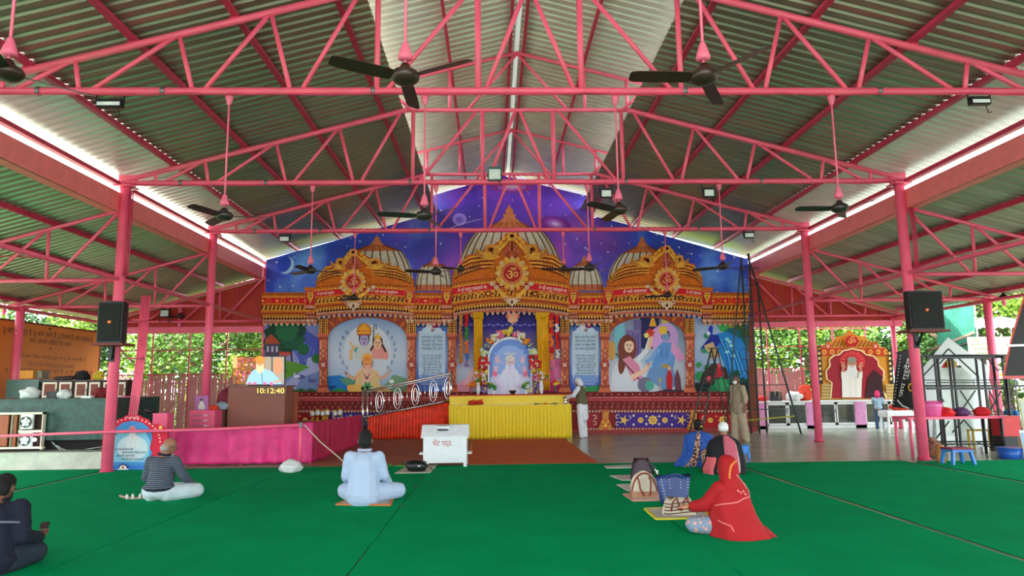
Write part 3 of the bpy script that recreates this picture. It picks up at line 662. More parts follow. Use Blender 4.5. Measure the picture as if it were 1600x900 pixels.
# B: two crowned figures over a seated figure with open arms
P = Print(FMAP); grad(P, 512, 494, 637, 619, [S(120, 150, 200), S(176, 196, 222), S(200, 212, 228), S(170, 194, 220), S(120, 170, 210)])
P.poly([(512, 588), (530, 586), (545, 592), (560, 598), (560, 619), (512, 619)], S(30, 120, 196)); P.poly([(530, 592), (550, 588), (590, 594), (590, 604), (540, 602)], S(92, 150, 120)); P.poly([(598, 606), (615, 585), (637, 592), (637, 619), (590, 619)], S(120, 160, 120)); P.poly([(512, 604), (528, 602), (520, 608)], S(20, 60, 110))
P.ell(574, 552, 38, 46, S(206, 214, 226)); 
P.poly([(555, 560), (552, 545), (560, 537), (580, 537), (588, 548), (592, 562)], S(206, 206, 196)); P.poly([(553, 546), (560, 541), (556, 552)], S(60, 160, 170)); P.poly([(582, 560), (580, 545), (590, 540), (600, 541), (607, 552), (606, 562)], S(230, 150, 140))
P.line([(548, 562), (549, 548), (554, 540)], 5, S(224, 180, 120)); hand(P, 548.5, 538, 4, S(224, 180, 130), -.1)
P.poly(star(569, 517, 11, 13, 14), S(200, 130, 40)); face(P, 569, 531, 14, 20, S(176, 160, 206), S(54, 40, 40)); P.poly([(559, 524), (561, 514), (566, 509), (569, 505), (572, 509), (577, 514), (579, 524)], S(236, 166, 40)); P.line([(559, 523), (579, 523)], 2, S(180, 60, 40))
for q in range(4): P.ell(562+4.5*q, 517, 1.3, 1.3, S(200, 60, 40), 0, 6)
face(P, 590, 537, 13, 18, S(238, 186, 150), S(70, 42, 34)); P.poly([(584, 529), (590, 520), (596, 529)], S(240, 180, 50)); P.line([(597, 538), (603, 550)], 3, S(70, 42, 34)); P.line([(583, 540), (579, 548)], 3, S(70, 42, 34)); P.line([(583, 532), (584, 515), (585, 508), (588, 508), (588, 515)], 1.4, S(70, 60, 60))
P.poly([(553, 613), (558, 580), (568, 574), (580, 574), (590, 580), (597, 613)], S(238, 190, 160)); P.poly([(556, 613), (560, 582), (566, 577), (566, 613)], S(226, 196, 130)); P.poly([(582, 613), (582, 577), (588, 582), (598, 613)], S(226, 196, 130))
P.line([(561, 585), (552, 592), (543, 586)], 5, S(236, 170, 130), None, 4); P.line([(588, 585), (598, 592), (607, 583)], 5, S(236, 170, 130), None, 4); hand(P, 541, 584, 3.4, S(200, 80, 70), -.5); hand(P, 609, 580, 3.4, S(230, 160, 120), .7)
P.poly([(544, 612), (544, 602), (560, 600), (580, 610), (600, 602), (612, 612), (600, 619), (556, 619)], S(236, 186, 96)); P.ell(547, 606, 5, 5, S(240, 176, 80)); P.poly(star(574, 604, 5, 9, 6), S(70, 160, 90)); P.poly([(566, 580), (573, 594), (580, 580), (573, 590)], S(90, 40, 50))
face(P, 574, 569, 14, 16, S(232, 156, 120), S(150, 84, 60)); P.poly(star(574, 560, 7.5, 9, 9), S(244, 170, 80)); P.ell(574, 561, 6, 4, S(236, 140, 60)); P.ell(574, 574, 4, 3.4, S(240, 180, 150))
P.poly([(512, 612), (530, 606), (545, 612), (545, 619), (512, 619)], S(44, 140, 60)); P.ell(612, 596, 4, 3, S(240, 240, 240))
for m, words in ((-1, ('श्री', 'राम', 'जय', 'राम', 'जय', 'जय', 'राम')), (1, ('श्री', 'राम', 'जय', 'राम', 'जय', 'जय', 'राम'))):
    for i, wd in enumerate(words): a = .75-1.5*i/6; x = 574+m*(44*math.cos(a)); y = 547-40*math.sin(a); P.text(wd, x, y, 5, S(52, 60, 96), None, rot=m*(pi/2-a)*.6 if 0 else -m*(1.35-a*.1))
P.build('deities_painting', fac)
# C, E: verse panels
def verse(x0, x1, y1, rows, low, heads):
    P = Print(FMAP); grad(P, x0, 503, x1, y1, [S(44, 70, 150), S(120, 150, 210), S(150, 170, 222), S(90, 120, 200), S(50, 80, 170)])
    xm = (x0+x1)/2; w = (x1-x0)*.84/2; top = 512
    P.poly([(xm-w, 612), (xm-w, top+6), (xm-w+5, top+5), (xm-w+8, top), (xm+w-8, top), (xm+w-5, top+5), (xm+w, top+6), (xm+w, 612)], S(196, 216, 234)); P.poly([(xm-w+1, 590), (xm-w+1, top+8), (xm+w-1, top+8), (xm+w-1, 590)], S(186, 210, 230))
    P.poly([(xm-w, 586), (xm+w, 586), (xm+w, 613), (xm-w, 613)], S(120, 156, 216)); P.poly([(xm-w, 598), (xm+w, 598), (xm+w, y1), (xm-w, y1)], S(76, 112, 198))
    for k in range(5): P.poly(star(x0+4+k*(x1-x0-8)/4, 506, 4, 6, 6), S(26, 40, 96))
    P.poly(star(xm-4, 509, 5, 7, 7), S(214, 216, 224)); P.poly(star(xm+5, 508, 4.5, 6, 7), S(150, 30, 90)); P.poly(star(xm+1, 516, 2, 4, 6), S(150, 110, 120))
    for i, b in enumerate(rows): P.text(b, xm, 527+i*6.0, 5.4, S(40, 50, 84), w*1.55)
    for i, b in enumerate(low): P.text(b, xm, 556+i*4.6, 4.4, S(56, 66, 100), w*(1.5-.12*(i % 3)))
    for m in (-1, 1): P.line([(xm+m*(w-2), 575), (xm+m*(w-4), 580), (xm+m*(w-1), 585), (xm+m*(w-3), 590)], 1, S(226, 232, 246))
    P.line([(xm-w+4, 600), (xm+w-4, 600)], .8, S(226, 232, 246)); return P
P = verse(650, 700, 617, ('ध्यानमूलं गुरोमूर्ति', 'पूजामूलं गुरोः पदम', 'मंत्रमूलं गुरोवाकयं', 'मोकषमूलं गुरोः कृपा'), ('धयान का मूल गुरु मूर्ति', 'पूजा का मूल गुरु चरण', 'मंत्र का मूल गुरु वचन', 'और मोकष का मूल', 'गुरु की कृपा है', 'गुरु की सेवा करो', 'गुरु का नाम जपो'), 0); P.build('verse_panel', fac)
P = verse(890, 939, 614, ('धनया माता पिता धनयो', 'गोतरं धनयं कुलोदभवः', 'धनया च वसुधा देवी', 'यतर सयाद गुरुभकतता'), ('माता पिता धनय हैं', 'उनका कुल धनय है', 'समगर धरती धनय है', 'जहाँ गुरु भकत हैं', 'गुरु की भकति से', 'जीवन सफल होता है', 'सदा मंगल होता है'), 0)
P.poly([(915, 604), (939, 602), (939, 614), (912, 614)], S(50, 150, 80)); P.build('verse_panel', fac)
# F: singer in white with a lute, blue flute player
P = Print(FMAP); grad(P, 951, 494, 1072, 613, [S(120, 128, 150), S(150, 170, 200), S(196, 208, 222), S(206, 216, 226)])
P.rect(1000, 494, 1030, 545, S(34, 38, 90)); P.rect(990, 500, 1002, 560, S(110, 96, 150)); P.rect(978, 515, 1000, 560, S(128, 110, 170)); P.rect(1034, 494, 1044, 520, S(214, 190, 90)); P.rect(960, 505, 976, 560, S(120, 190, 210)); P.ell(956, 548, 6, 16, S(210, 160, 80))
for k in range(5): P.rect(980+k*4, 520+k % 2*4, 982+k*4, 556, S(90, 70, 140))
P.poly([(1018, 497), (1022, 497), (1026, 510), (1014, 510)], S(232, 170, 50)); P.line([(1020, 490), (1020, 498)], 1, S(232, 170, 50)); P.ell(1040, 528, 20, 24, S(200, 160, 220)); P.ell(1030, 530, 14, 20, S(214, 160, 222))
P.poly([(1018, 575), (1024, 545), (1036, 534), (1050, 536), (1056, 550), (1052, 578), (1036, 600)], S(96, 150, 214)); P.line([(1030, 545), (1016, 562), (1008, 566)], 7, S(120, 168, 224), None, 5); P.line([(1050, 545), (1048, 562), (1028, 572)], 6, S(110, 160, 220), None, 4); P.poly([(1050, 532), (1064, 548), (1072, 560), (1060, 566), (1048, 548)], S(224, 160, 206)); P.poly([(1015, 575), (1050, 572), (1060, 600), (1040, 612), (1010, 590)], S(110, 150, 200))
face(P, 1040, 526, 11, 15, S(130, 170, 220), S(30, 34, 70)); P.poly(star(1036, 516, 6, 8, 7), S(230, 190, 60)); P.line([(1034, 545), (1034, 556), (1042, 556), (1042, 545)], 1, S(60, 80, 140))
P.poly([(952, 613), (956, 580), (966, 562), (982, 556), (1000, 562), (1008, 585), (1012, 613)], S(216, 222, 230)); P.ell(980, 545, 15, 22, S(122, 60, 44)); P.ell(972, 565, 6, 20, S(122, 60, 44), .1); P.line([(996, 562), (1010, 548), (1016, 528)], 8, S(226, 230, 236), None, 6); P.line([(1014, 545), (1018, 524)], 6, S(238, 196, 150)); P.poly(star(1016, 520, 5, 8, 7), S(216, 60, 50)); P.ell(1010, 524, 4, 4, S(236, 220, 120))
face(P, 983, 541, 15, 20, S(244, 204, 176)); P.poly([(974, 535), (978, 528), (990, 529), (992, 536), (984, 532)], S(110, 50, 40)); P.ell(980, 527, 5, 4, S(110, 50, 40)); P.poly([(972, 562), (984, 556), (998, 570), (1004, 590), (990, 596)], S(224, 140, 170)); P.line([(962, 552), (1000, 594)], 2.2, S(96, 60, 50))
P.line([(986, 590), (1006, 580), (1012, 572)], 8, S(244, 200, 170), None, 5); hand(P, 1013, 570, 4, S(230, 150, 120), .8); P.ell(1008, 601, 12, 12, S(120, 110, 140)); P.ell(1015, 602, 7, 8, S(80, 170, 150)); P.ell(1003, 568, 5, 2, S(120, 70, 40)) if 0 else None
P.ell(1040, 572, 7, 3, S(180, 150, 80)); P.line([(1040, 572), (1040, 568)], 1, S(180, 150, 80)); P.poly([(1042, 612), (1041, 590), (1044, 578), (1048, 578), (1051, 590), (1050, 612)], S(196, 30, 40)); P.ell(1046, 576, 2.4, 3, SK); P.poly([(1055, 612), (1054, 590), (1058, 576), (1063, 590), (1065, 612)], S(110, 60, 70)); P.line([(1031, 612), (1031, 590)], 2, S(200, 170, 110)); P.line([(1027, 594), (1035, 594)], 1.6, S(200, 170, 110)); P.poly([(1020, 613), (1040, 608), (1072, 610), (1072, 614)], S(60, 50, 60))
P.build('singer_painting', fac)
# G: peacock garden
P = Print(FMAP); grad(P, 1085, 497, 1170, 619, [S(150, 170, 214), S(176, 196, 226), S(150, 180, 214), S(60, 110, 110)])
P.poly([(1128, 500), (1170, 497), (1170, 619), (1120, 619), (1135, 560)], S(28, 96, 110)); P.poly([(1118, 522), (1136, 518), (1158, 530), (1170, 550), (1170, 600), (1150, 598), (1134, 575), (1122, 548)], S(36, 130, 206))
for k in range(9): P.line([(1122+k*4, 526+k*3), (1134+k*4, 552+k*4), (1140+k*3.4, 585)], 1.3, S(90, 190, 230) if k % 2 else S(20, 80, 160))
for x, y in ((1136, 530), (1142, 540), (1136, 550), (1146, 556), (1140, 534)): P.ell(x, y, 3.4, 2.6, S(150, 220, 226), 0, 8)
for x, y, r, c in ((1130, 510, 9, S(54, 170, 80)), (1143, 506, 8, S(150, 140, 50)), (1156, 508, 10, S(60, 90, 50)), (1164, 520, 8, S(40, 80, 40)), (1094, 588, 9, S(40, 150, 90)), (1092, 570, 5, S(50, 160, 80)), (1105, 575, 6, S(60, 130, 90)), (1160, 600, 12, S(20, 70, 60)), (1150, 585, 8, S(20, 80, 60)), (1104, 525, 5, S(60, 140, 110)), (1100, 548, 5, S(60, 140, 110)), (1108, 548, 6, S(90, 160, 120))): P.poly(star(x, y, r*.75, r, 9), c)
P.rect(1086, 598, 1170, 619, S(20, 34, 40)); P.poly([(1098, 582), (1116, 566), (1134, 575), (1142, 600), (1092, 600)], S(60, 44, 44))
P.poly([(1106, 530), (1112, 522), (1122, 524), (1126, 534), (1118, 544), (1104, 542), (1094, 546)], S(26, 44, 150)); P.poly([(1108, 525), (1107, 514), (1111, 506), (1114, 512), (1113, 524)], S(30, 50, 180)); P.ell(1107, 521, 3, 3, S(230, 236, 240)); P.poly([(1100, 540), (1114, 534), (1120, 548), (1106, 550)], S(206, 170, 120)); P.poly([(1108, 552), (1120, 544), (1126, 556), (1112, 562)], S(200, 160, 110))
P.poly([(1118, 582), (1122, 572), (1126, 572), (1132, 584), (1130, 590), (1116, 590)], S(196, 30, 50)); P.ell(1124, 571, 3.4, 3.4, S(230, 80, 90)); P.poly(star(1108, 592, 3, 6, 6), S(226, 90, 100)); P.poly(star(1128, 604, 12, 17, 8), S(30, 130, 80)); P.poly(star(1128, 602, 8, 12, 7), S(50, 160, 100)); P.poly(star(1114, 612, 7, 10, 7), S(30, 120, 70)); P.poly(star(1144, 612, 7, 10, 7), S(30, 120, 70))
P.build('peacock_painting', fac)
# D: niche print behind the altar
P = Print(FMAP); grad(P, 712, 488, 877, 616, [S(36, 24, 110), S(52, 36, 140), S(150, 130, 190), S(196, 196, 220), S(190, 206, 226), S(170, 190, 220)])
for k in range(22): P.ell(722+k*7, 507+(k % 2)*1.5, 3, 1.6, S(120, 120, 200), 0, 8)
for cx, cy, rot, L, c in ((727, 600, -.5, 22, S(240, 170, 190)), (735, 592, -1.1, 22, S(246, 196, 210)), (722, 608, -.1, 20, S(236, 150, 176)), (866, 600, -2.4, 24, S(220, 60, 130)), (862, 590, -1.9, 22, S(226, 90, 150)), (858, 606, -2.9, 22, S(206, 40, 110)), (872, 575, -1.6, 18, S(230, 120, 170)), (850, 610, -.2, 16, S(200, 40, 110))): P.ell(cx, cy, L, 7, c, rot)
P.build('lotus_print', fac)
# plinth
pl = thing_part('plinth')
def zrow(y0, y1, col, off, th=.05, x0=411, x1=1170, m=CARVE, nm='plinth_band', orn=None):
    P = Print(FMAP); P.rect(x0, y0, x1, y1, col, th, off)
    if orn: orn(P)
    return P.build(nm, pl, m)
zrow(612, 620, S(122, 24, 26), .2, .2, orn=lambda P: dot_row(P, 411, 1170, 616, 1.4, 0, 11, S(220, 120, 100), .205))
zrow(620, 627, S(190, 72, 76), .3, .3, orn=lambda P: P.rect(411, 620, 1170, 621.2, S(226, 130, 124), 0, .303))
zrow(627, 640, S(128, 34, 32), .24, .2, orn=lambda P: (dot_row(P, 411, 1170, 630.5, 1.3, 0, 9, S(210, 110, 90), .245), dot_row(P, 415, 1170, 636, 2.4, 0, 9, S(180, 80, 66), .245)))
zrow(640, 645, S(150, 60, 50), .26, .2, orn=lambda P: slant_row(P, 411, 1170, 641, 3, 0, 5, S(240, 214, 190), .265))
P = Print(FMAP); P.poly([(411, 645), (1170, 645), (1170, 674), (411, 681)], S(150, 34, 34), .1, .14); P.build('plinth_board', pl)
def flower(P, cx, cy, r, off):
    for k in range(8): a = 2*pi*k/8; P.ell(cx+r*.62*math.cos(a), cy+r*.62*math.sin(a), r*.36, r*.26, S(244, 206, 100), a, 8, off=off)
    P.ell(cx, cy, r*.42, r*.42, S(196, 110, 30), 0, 10, off=off+.003); P.ell(cx, cy, r*.22, r*.22, S(250, 220, 130), 0, 8, off=off+.005)
def curl(P, x, y, r, m, off, col=S(236, 214, 180)): P.line([(x+m*r*math.cos(a)*(1-.1*i), y+r*math.sin(a)*(1-.1*i)) for i, a in enumerate([-2.2+.75*q for q in range(7)])], r*.3, col, off)
def ppanel(x0, x1, col, kind):
    P = Print(FMAP); P.rect(x0, 645, x1, 668, col, .03, .2)
    xm = (x0+x1)/2; y = 656.5
    if kind == 2:
        flower(P, xm, y, 8, .205)
        for m in (-1, 1):
            flower(P, xm+m*19, y, 5, .205); P.poly(star(xm+m*45, y, 3, 9, 5), S(240, 196, 90), 0, .205)
            for q in ((10, -6), (10, 6), (30, -7), (30, 7)): P.ell(xm+m*q[0], y+q[1], 2, 2, S(222, 196, 176), 0, 8, off=.205)
            curl(P, xm+m*55, y-5, 4, m, .205); curl(P, xm+m*55, y+6, 4, m, .205); curl(P, xm+m*36, y-4, 3, -m, .205)
    elif kind == 1:
        flower(P, xm, y, 7.5, .205)
        for m in (-1, 1): flower(P, xm+m*20, y, 4.5, .205); P.ell(xm+m*11, y-6, 1.8, 1.8, S(230, 120, 90), 0, 8, off=.205); curl(P, xm+m*30, y-3, 4, m, .205); curl(P, xm+m*30, y+5, 3, m, .205)
    else:
        for m in (-1, 1): curl(P, xm+m*8, y-4, 4, m, .205); curl(P, xm+m*8, y+5, 4, m, .205)
    P.build('flower_panel', pl)
ppanel(962, 1078, S(70, 44, 140), 2); ppanel(1092, 1168, S(176, 26, 34), 1); ppanel(902, 940, S(168, 36, 52), 0); ppanel(516, 640, S(56, 50, 150), 2); ppanel(414, 500, S(150, 26, 30), 1); ppanel(652, 700, S(168, 36, 52), 0)
P = Print(FMAP); P.poly([(411, 669), (1170, 668), (1170, 672), (411, 676)], S(150, 50, 40), .12, .24); slant_row(P, 905, 1168, 669, 3, 0, 5, S(240, 214, 190), .245); P.build('foot_moulding', pl, CARVE)
for cx in (508, 646, 946, 1084):
    P = Print(FMAP); P.rect(cx-5, 641, cx+5, 656, S(226, 150, 70), .1, .3); P.rect(cx-7, 640, cx+7, 643, TER, .12, .32)
    P.poly([(cx-5, 655), (cx+5, 655), (cx+8, 660), (cx+11, 672), (cx-11, 672), (cx-8, 660)], S(216, 110, 60), .12, .33)
    for m in (-1, 1): P.ell(cx+m*7, 668, 3, 3, GL, 0, 10, off=.336); P.ell(cx+m*4, 659, 2, 3, GL, 0, 8, off=.336); P.ell(cx+m*7, 668, 1.4, 1.4, DR, 0, 8, off=.339)
    P.ell(cx, 664, 3, 4, GL, 0, 8, off=.336); P.build('baluster', pl, CARVE)
bk = MB().box((-7.85, FY+.02, 0), (7.95, FY+.08, 4.6)).build('backing_board', mat('backing_board', S(120, 60, 40), .8), fac)
kb = MB().box((-7.8, FY-.3, 0), (7.75, FY-.02, .12)).build('kick_board', mat('kick_red', S(150, 40, 36), .6), pl)
# ---------------------------------------------------------------- carpets and mats
def bpx(x0, y0, x1, y1, Y, d=.3):
    a = V(x0, y1, Y); b = V(x1, y0, Y); return (min(a.x, b.x), Y, a.z), (max(a.x, b.x), Y+d, b.z)
GREEN = mat('green_carpet_pile', S(0, 150, 92), .95, var=.1, scale=1.3, bump=.25, bscale=260, spec=.03)
def carpet(x0, x1, y0, y1, label, m=None, name='carpet', h=.012, z=0, jag=.012, group='green carpet runners'):
    rr = random.Random(int(abs(x0)*100)+3); mb = MB(); n = 40
    L = [(x0+rr.uniform(-jag, jag), y0+(y1-y0)*i/n) for i in range(n+1)]; Rr = [(x1+rr.uniform(-jag, jag), y0+(y1-y0)*i/n) for i in range(n+1)]
    mb.loft([[(L[i][0], L[i][1], z), (L[i][0], L[i][1], z+h), (Rr[i][0], Rr[i][1], z+h), (Rr[i][0], Rr[i][1], z)] for i in range(n+1)])
    o = mb.build(name, m or GREEN); return tag(o, label, 'carpet', group)
carpet(-12.9, -8.08, 1, 14.2, 'green carpet runner beside the pale step, outside the loudspeaker column')
carpet(-7.93, -4.44, 1, 14.05, 'wide green carpet runner under the man in the striped sweater')
carpet(-4.42, -1.77, 1, 14.05, 'green carpet runner under the man in the pale blue shirt')
carpet(-1.755, 1.43, 1, 13.95, 'green carpet runner in the middle, ending before the donation box')
carpet(1.44, 3.95, 1, 13.85, 'green carpet runner under the women and the handbags')
carpet(4.06, 7.35, 1, 13.6, 'green carpet runner beside the women, towards the blue stool')
carpet(7.5, 12.5, 1, 13.4, 'green carpet runner in front of the scaffold frames')
carpet(-1.12, 1.5, 14.0, 20.4, 'rust orange carpet leading up to the yellow altar', mat('rust_carpet', S(196, 84, 14), .9, var=.12, scale=3, bump=.2, bscale=200), group='brown carpets')
carpet(-4.25, -1.15, 14.07, 20.7, 'brown carpet between the magenta barrier and the altar', mat('brown_carpet', S(156, 84, 58), .85, var=.18, scale=2, bump=.2, bscale=150), group='brown carpets')
JUTE = mat('pale_mat', S(190, 180, 160), .9, bump=.4, bscale=200)
def mat_px(corners, m, label, h=.014, z=.013, edge=None, name='floor_mat'):
    pts = [G(x, y, z) for x, y in corners]; t = thing(name, label, 'mat', sum(pts, Vector())/len(pts), 'sitting mats')
    c = sum(pts, Vector())/len(pts); mb = MB()
    mb.loft([[p.copy() for p in pts], [p+Vector((0, 0, h)) for p in pts]]); mb.build('mat_top', m, t)
    if edge:
        e = MB()
        for i in range(len(pts)): e.bar(pts[i]+Vector((0, 0, h/2)), pts[(i+1) % len(pts)]+Vector((0, 0, h/2)), .035, h+.006)
        e.build('binding', edge, t)
    return t
mat_px([(526, 789), (546, 780), (614, 779), (609, 790)], JUTE, 'beige mat with orange edge under the man in pale blue', edge=mat('orange_edge', S(200, 110, 50), .8))
mat_px([(617, 740), (636, 729), (684, 726), (672, 739)], JUTE, 'crumpled beige mat with a black bag beside the donation box')
GREYMAT = mat('grey_mat', S(196, 190, 188), .9, bump=.3, bscale=150)
mat_px([(944, 729), (990, 727), (1000, 731), (948, 732)], GREYMAT, 'pale grey mat farthest from the red shawl in the row of four')
mat_px([(953, 744), (990, 743), (1000, 751), (972, 751)], GREYMAT, 'second pale grey mat behind the dark purple bag')
mat_px([(963, 758), (1000, 757), (1005, 767), (980, 767)], GREYMAT, 'third pale grey mat, just behind the cream dome bag')
mat_px([(975, 773), (1034, 771), (1040, 782), (990, 783)], GREYMAT, 'grey mat with pink edge under the cream dome bag', edge=mat('pink_edge', S(216, 150, 130), .8))
mat_px([(1008, 796), (1060, 794), (1106, 797), (1104, 810), (1026, 812)], GREYMAT, 'grey mat with yellow edge under the striped bag', edge=mat('yellow_edge', S(222, 206, 60), .8))

# ---------------------------------------------------------------- outdoors: trees, fence
LEAF = [mat('leaf_sunlit', S(120, 156, 44), .6, var=.35, scale=2), mat('leaf_mid', S(80, 124, 40), .6, var=.35, scale=2), mat('leaf_deep', S(50, 90, 36), .65, var=.3, scale=2)]
BARK = mat('bark', S(120, 104, 86), .9, var=.3, scale=8, bump=.6, bscale=20)
def leaf_mesh(seed, n, size, rad):
    rr = random.Random(seed); mb = MB(); blobs = [(Vector((rr.gauss(0, .55), rr.gauss(0, .55), rr.uniform(-.6, .75))), rr.uniform(.22, .45)) for _ in range(16)]
    for i in range(n):
        c, r = rr.choice(blobs); d = Vector((rr.gauss(0, 1), rr.gauss(0, 1), rr.gauss(0, 1))).normalized()*r*rr.random()**.4
        p = Vector(((c.x+d.x)*rad[0], (c.y+d.y)*rad[1], (c.z+d.z)*rad[2])); a = Vector((rr.gauss(0, 1), rr.gauss(0, 1), rr.gauss(0, .5))).normalized(); b = a.cross(Vector((rr.gauss(0, 1), rr.gauss(0, 1), rr.gauss(0, 1)))).normalized()
        s = size*rr.uniform(.6, 1.3); mb.quad(p-a*s, p+b*s*.45, p+a*s, p-b*s*.45)
    me = mb.mesh('crown'); return me
CROWNS = [leaf_mesh(5+i, 5200, .115, (2.3, 2.3, 2.4)) for i in range(3)]
def tree(x, y, h, k, label, lean=0.0, r=.16):
    t = thing('tree', label, 'tree', (x, y, -.12), 'trees beyond the open back'); rr = random.Random(int(x*31+y*7))
    tr = MB(); top = Vector((x+lean, y, h*.8)); tr.path([(x, y, -.15), (x+lean*.3, y, h*.3), (x+lean*.7+rr.uniform(-.15, .15), y, h*.55), top], [r*1.25, r, r*.75, r*.3], 8)
    tr.build('trunk', BARK, t, True)
    for q in range(5):
        a = rr.uniform(0, 2*pi); z0 = h*rr.uniform(.28, .55); b = MB(); p0 = Vector((x+lean*.5, y, z0)); L = rr.uniform(1.2, 2.2)
        p1 = p0+Vector((math.cos(a)*L*.5, math.sin(a)*L*.4, L*.4)); p2 = p0+Vector((math.cos(a)*L, math.sin(a)*L*.8, L*.95)); b.path([p0, p1, p2], [r*.5, r*.35, r*.12], 6).build('branch', BARK, t, True)
    me = CROWNS[k % 3].copy(); me.materials.append(LEAF[k % 3]); o = bpy.data.objects.new('crown', me); COL.objects.link(o); o.parent = t; o.location = (lean, 0, h*.68); o.rotation_euler = (0, 0, rr.uniform(0, 6)); o['kind'] = 'stuff'
    s = h/6.2; o.scale = (s, s, s); WL[o.name] = wloc(t)
    return t
spots = [(-14.2, 27.5, 5.2, 0), (-11.6, 26.6, 5.6, 1), (-9.6, 28.4, 5.0, 0), (-17.5, 29, 6, 2), (-12.8, 32, 6.6, 1), (-9, 34, 7.4, 2), (-16, 36, 7, 0), (-21, 33, 7.4, 1), (-20, 25, 6, 0), (-23, 18, 6.5, 1), (-19, 14, 6, 2),
         (9.4, 27.6, 5.4, 0), (11.8, 26.8, 5.2, 1), (14.2, 28.5, 5.6, 0), (17, 26, 5.6, 2), (10.6, 33, 7, 1), (14.8, 34, 7, 2), (19.5, 31, 7, 0), (18.4, 23, 5.6, 0), (21.5, 20, 6.2, 1), (25, 27, 7.5, 2), (17.6, 25.4, 6.4, 1), (20.5, 28.2, 8, 0), (23, 23, 7, 0)]
SIDE = ['TV side', 'counter side']; TREEL = []; CNT = {}
ORD = ['first', 'second', 'third', 'fourth', 'fifth', 'sixth', 'seventh']
for x, y, h, k in sorted(spots, key=lambda q: abs(q[0])): CNT[(k, x > 0)] = CNT.get((k, x > 0), 0)+1; TREEL.append(((x, y), '%s tree, %s of its colour outward from the mural, %s' % (('sunlit yellow-green', 'mid green', 'deep green')[k], ORD[CNT[(k, x > 0)]-1], SIDE[x > 0])))
_d = dict(TREEL); TREEL = [_d[(q[0], q[1])] for q in spots]
for i, (x, y, h, k) in enumerate(spots):
    tree(x, y, h, k, TREEL[i], lean=.5*math.sin(i*2.1), r=.11+.05*((i*7) % 3))
rr = random.Random(4); mb = MB()
for i in range(17000):
    s_ = -1 if rr.random() < .5 else 1; x = s_*rr.uniform(7, 27); y = rr.uniform(26, 40) if abs(x) < 18 else rr.uniform(12, 40); z = rr.random()**1.6*(2.6 if y < 30 else 4.4); p = Vector((x, y, z))
    a = Vector((rr.gauss(0, 1), rr.gauss(0, 1), rr.gauss(0, .6))).normalized(); b = a.cross(Vector((rr.gauss(0, 1), rr.gauss(0, 1), rr.gauss(0, 1)))).normalized(); s = rr.uniform(.1, .26); mb.m = rr.randrange(3); mb.quad(p-a*s, p+b*s*.5, p+a*s, p-b*s*.5)
o = mb.build('undergrowth', LEAF); tag(o, 'tangled sunlit undergrowth behind the slat fences', 'undergrowth', None, 'stuff')
SLAT = mat('fence_slat_redbrown', S(200, 140, 138), .85, var=.3, scale=5, stretch=(1, 1, .3))
def fence(x0, x1, Y, h, label, tilt=0):
    t = thing('slat_fence', label, 'fence', ((x0+x1)/2, Y, 0), 'slat fences at the back'); n = int((x1-x0)/.064); rr = random.Random(int(abs(x0)*9)); base = []
    for k in range(3):
        me = MB().box((-.037, -.008, 0), (.037, .008, 1)).mesh('slat'); me.materials.append(SLAT); base.append(me)
    for i in range(n):
        if rr.random() < .05: continue
        o = bpy.data.objects.new('slat', base[i % 3]); COL.objects.link(o); o.parent = t; o.location = (x0+.064*i-(x0+x1)/2+rr.uniform(-.012, .012), rr.uniform(-.01, .01), 0); o.scale = (rr.uniform(.7, 1.12), 1, h*rr.uniform(.93, 1.05)); o.rotation_euler = (0, rr.uniform(-.012, .012), 0)
    for z in (.35, 1.1, h-.25): MB().box((x0, Y+.012, z-.02), (x1, Y+.04, z+.02)).build('fence_rail', SLAT, t)
    return t
fence(-13.2, -7.95, 23.1, 1.98, 'red-brown slat fence behind the TV stand')
fence(8.0, 10.6, 24.6, 1.95, 'red-brown slat fence behind the display counter')
# ---------------------------------------------------------------- left side wall, banner, counter
wl = MB().box((-13.1, 14.6, 0), (-13.0, 22.5, 3.38)).build('wall_left', mat('wall_brown', S(108, 58, 36), .8)); wl['kind'] = 'structure'
XB = -12.95
ban = thing('hanging_banner', 'large orange banner with lines of dark writing on the side wall', 'banner', (XB, 18.5, 1.5))
ORG = mat('orange_banner_cloth', S(214, 122, 30), .7, col2=S(186, 104, 22), scale=.5)
MB().box((XB-.02, 15.0, 1.2), (XB, 22.3, 3.32)).build('cloth', ORG, ban)
BM = lambda u, v, off: (lambda p: Vector((XB+.004+off, p.y, p.z)))(VX(u, v, XB))
def btext(body, x0, y0, x1, y1, h, col=S(54, 20, 14)):
    a, b = VX(x0, y0, XB), VX(x1, y1, XB); L = (b-a).length; d = (b-a)/L
    P = Print(lambda u, v, off: a+d*u+Vector((0, 0, -v))+Vector((.006, 0, 0))); vs, fs, wd = glyphs(body); P.text(body, L/2, 0, h, col, L); P.build('lettering', ban)
btext('तू आप सुखरूप है, तू आप अमर है, तू चैतनय है, शांत आतमा है,', 4, 515, 146, 532, .2)
btext('यार, अपनी महिमा को जान', 46, 532, 110, 539, .18)
for k, (x0, y0, x1, y1) in enumerate(((22, 555, 134, 563), (42, 568, 116, 574), (6, 577, 144, 583))): btext('तू ही सत चित आनंद रूप है तू ही साकषी है', x0, y0, x1, y1, .115, S(96, 56, 24))
P = Print(BM); P.poly(star(78, 514, 1.2, 3, 5), S(54, 20, 14)); P.poly(star(79, 545, 1, 2.6, 4), S(80, 36, 16)); P.build('ornament_mark', ban)
st = MB().box((-12.9, 14.32, 0), (-8.0, 16.9, .33)).build('step_plinth', mat('cracked_cream_concrete', S(196, 196, 180), .85, var=.16, scale=5, bump=.2, bscale=12)); tag(st, 'low cracked pale concrete step along the green marble counter', 'step')
MARB = mat('green_marble', S(10, 46, 40), .45, col2=S(30, 84, 72), scale=9, bump=.03)
mc = thing('marble_counter', 'long dark green marble counter behind the pale step', 'counter', (-10.6, 15.3, .33))
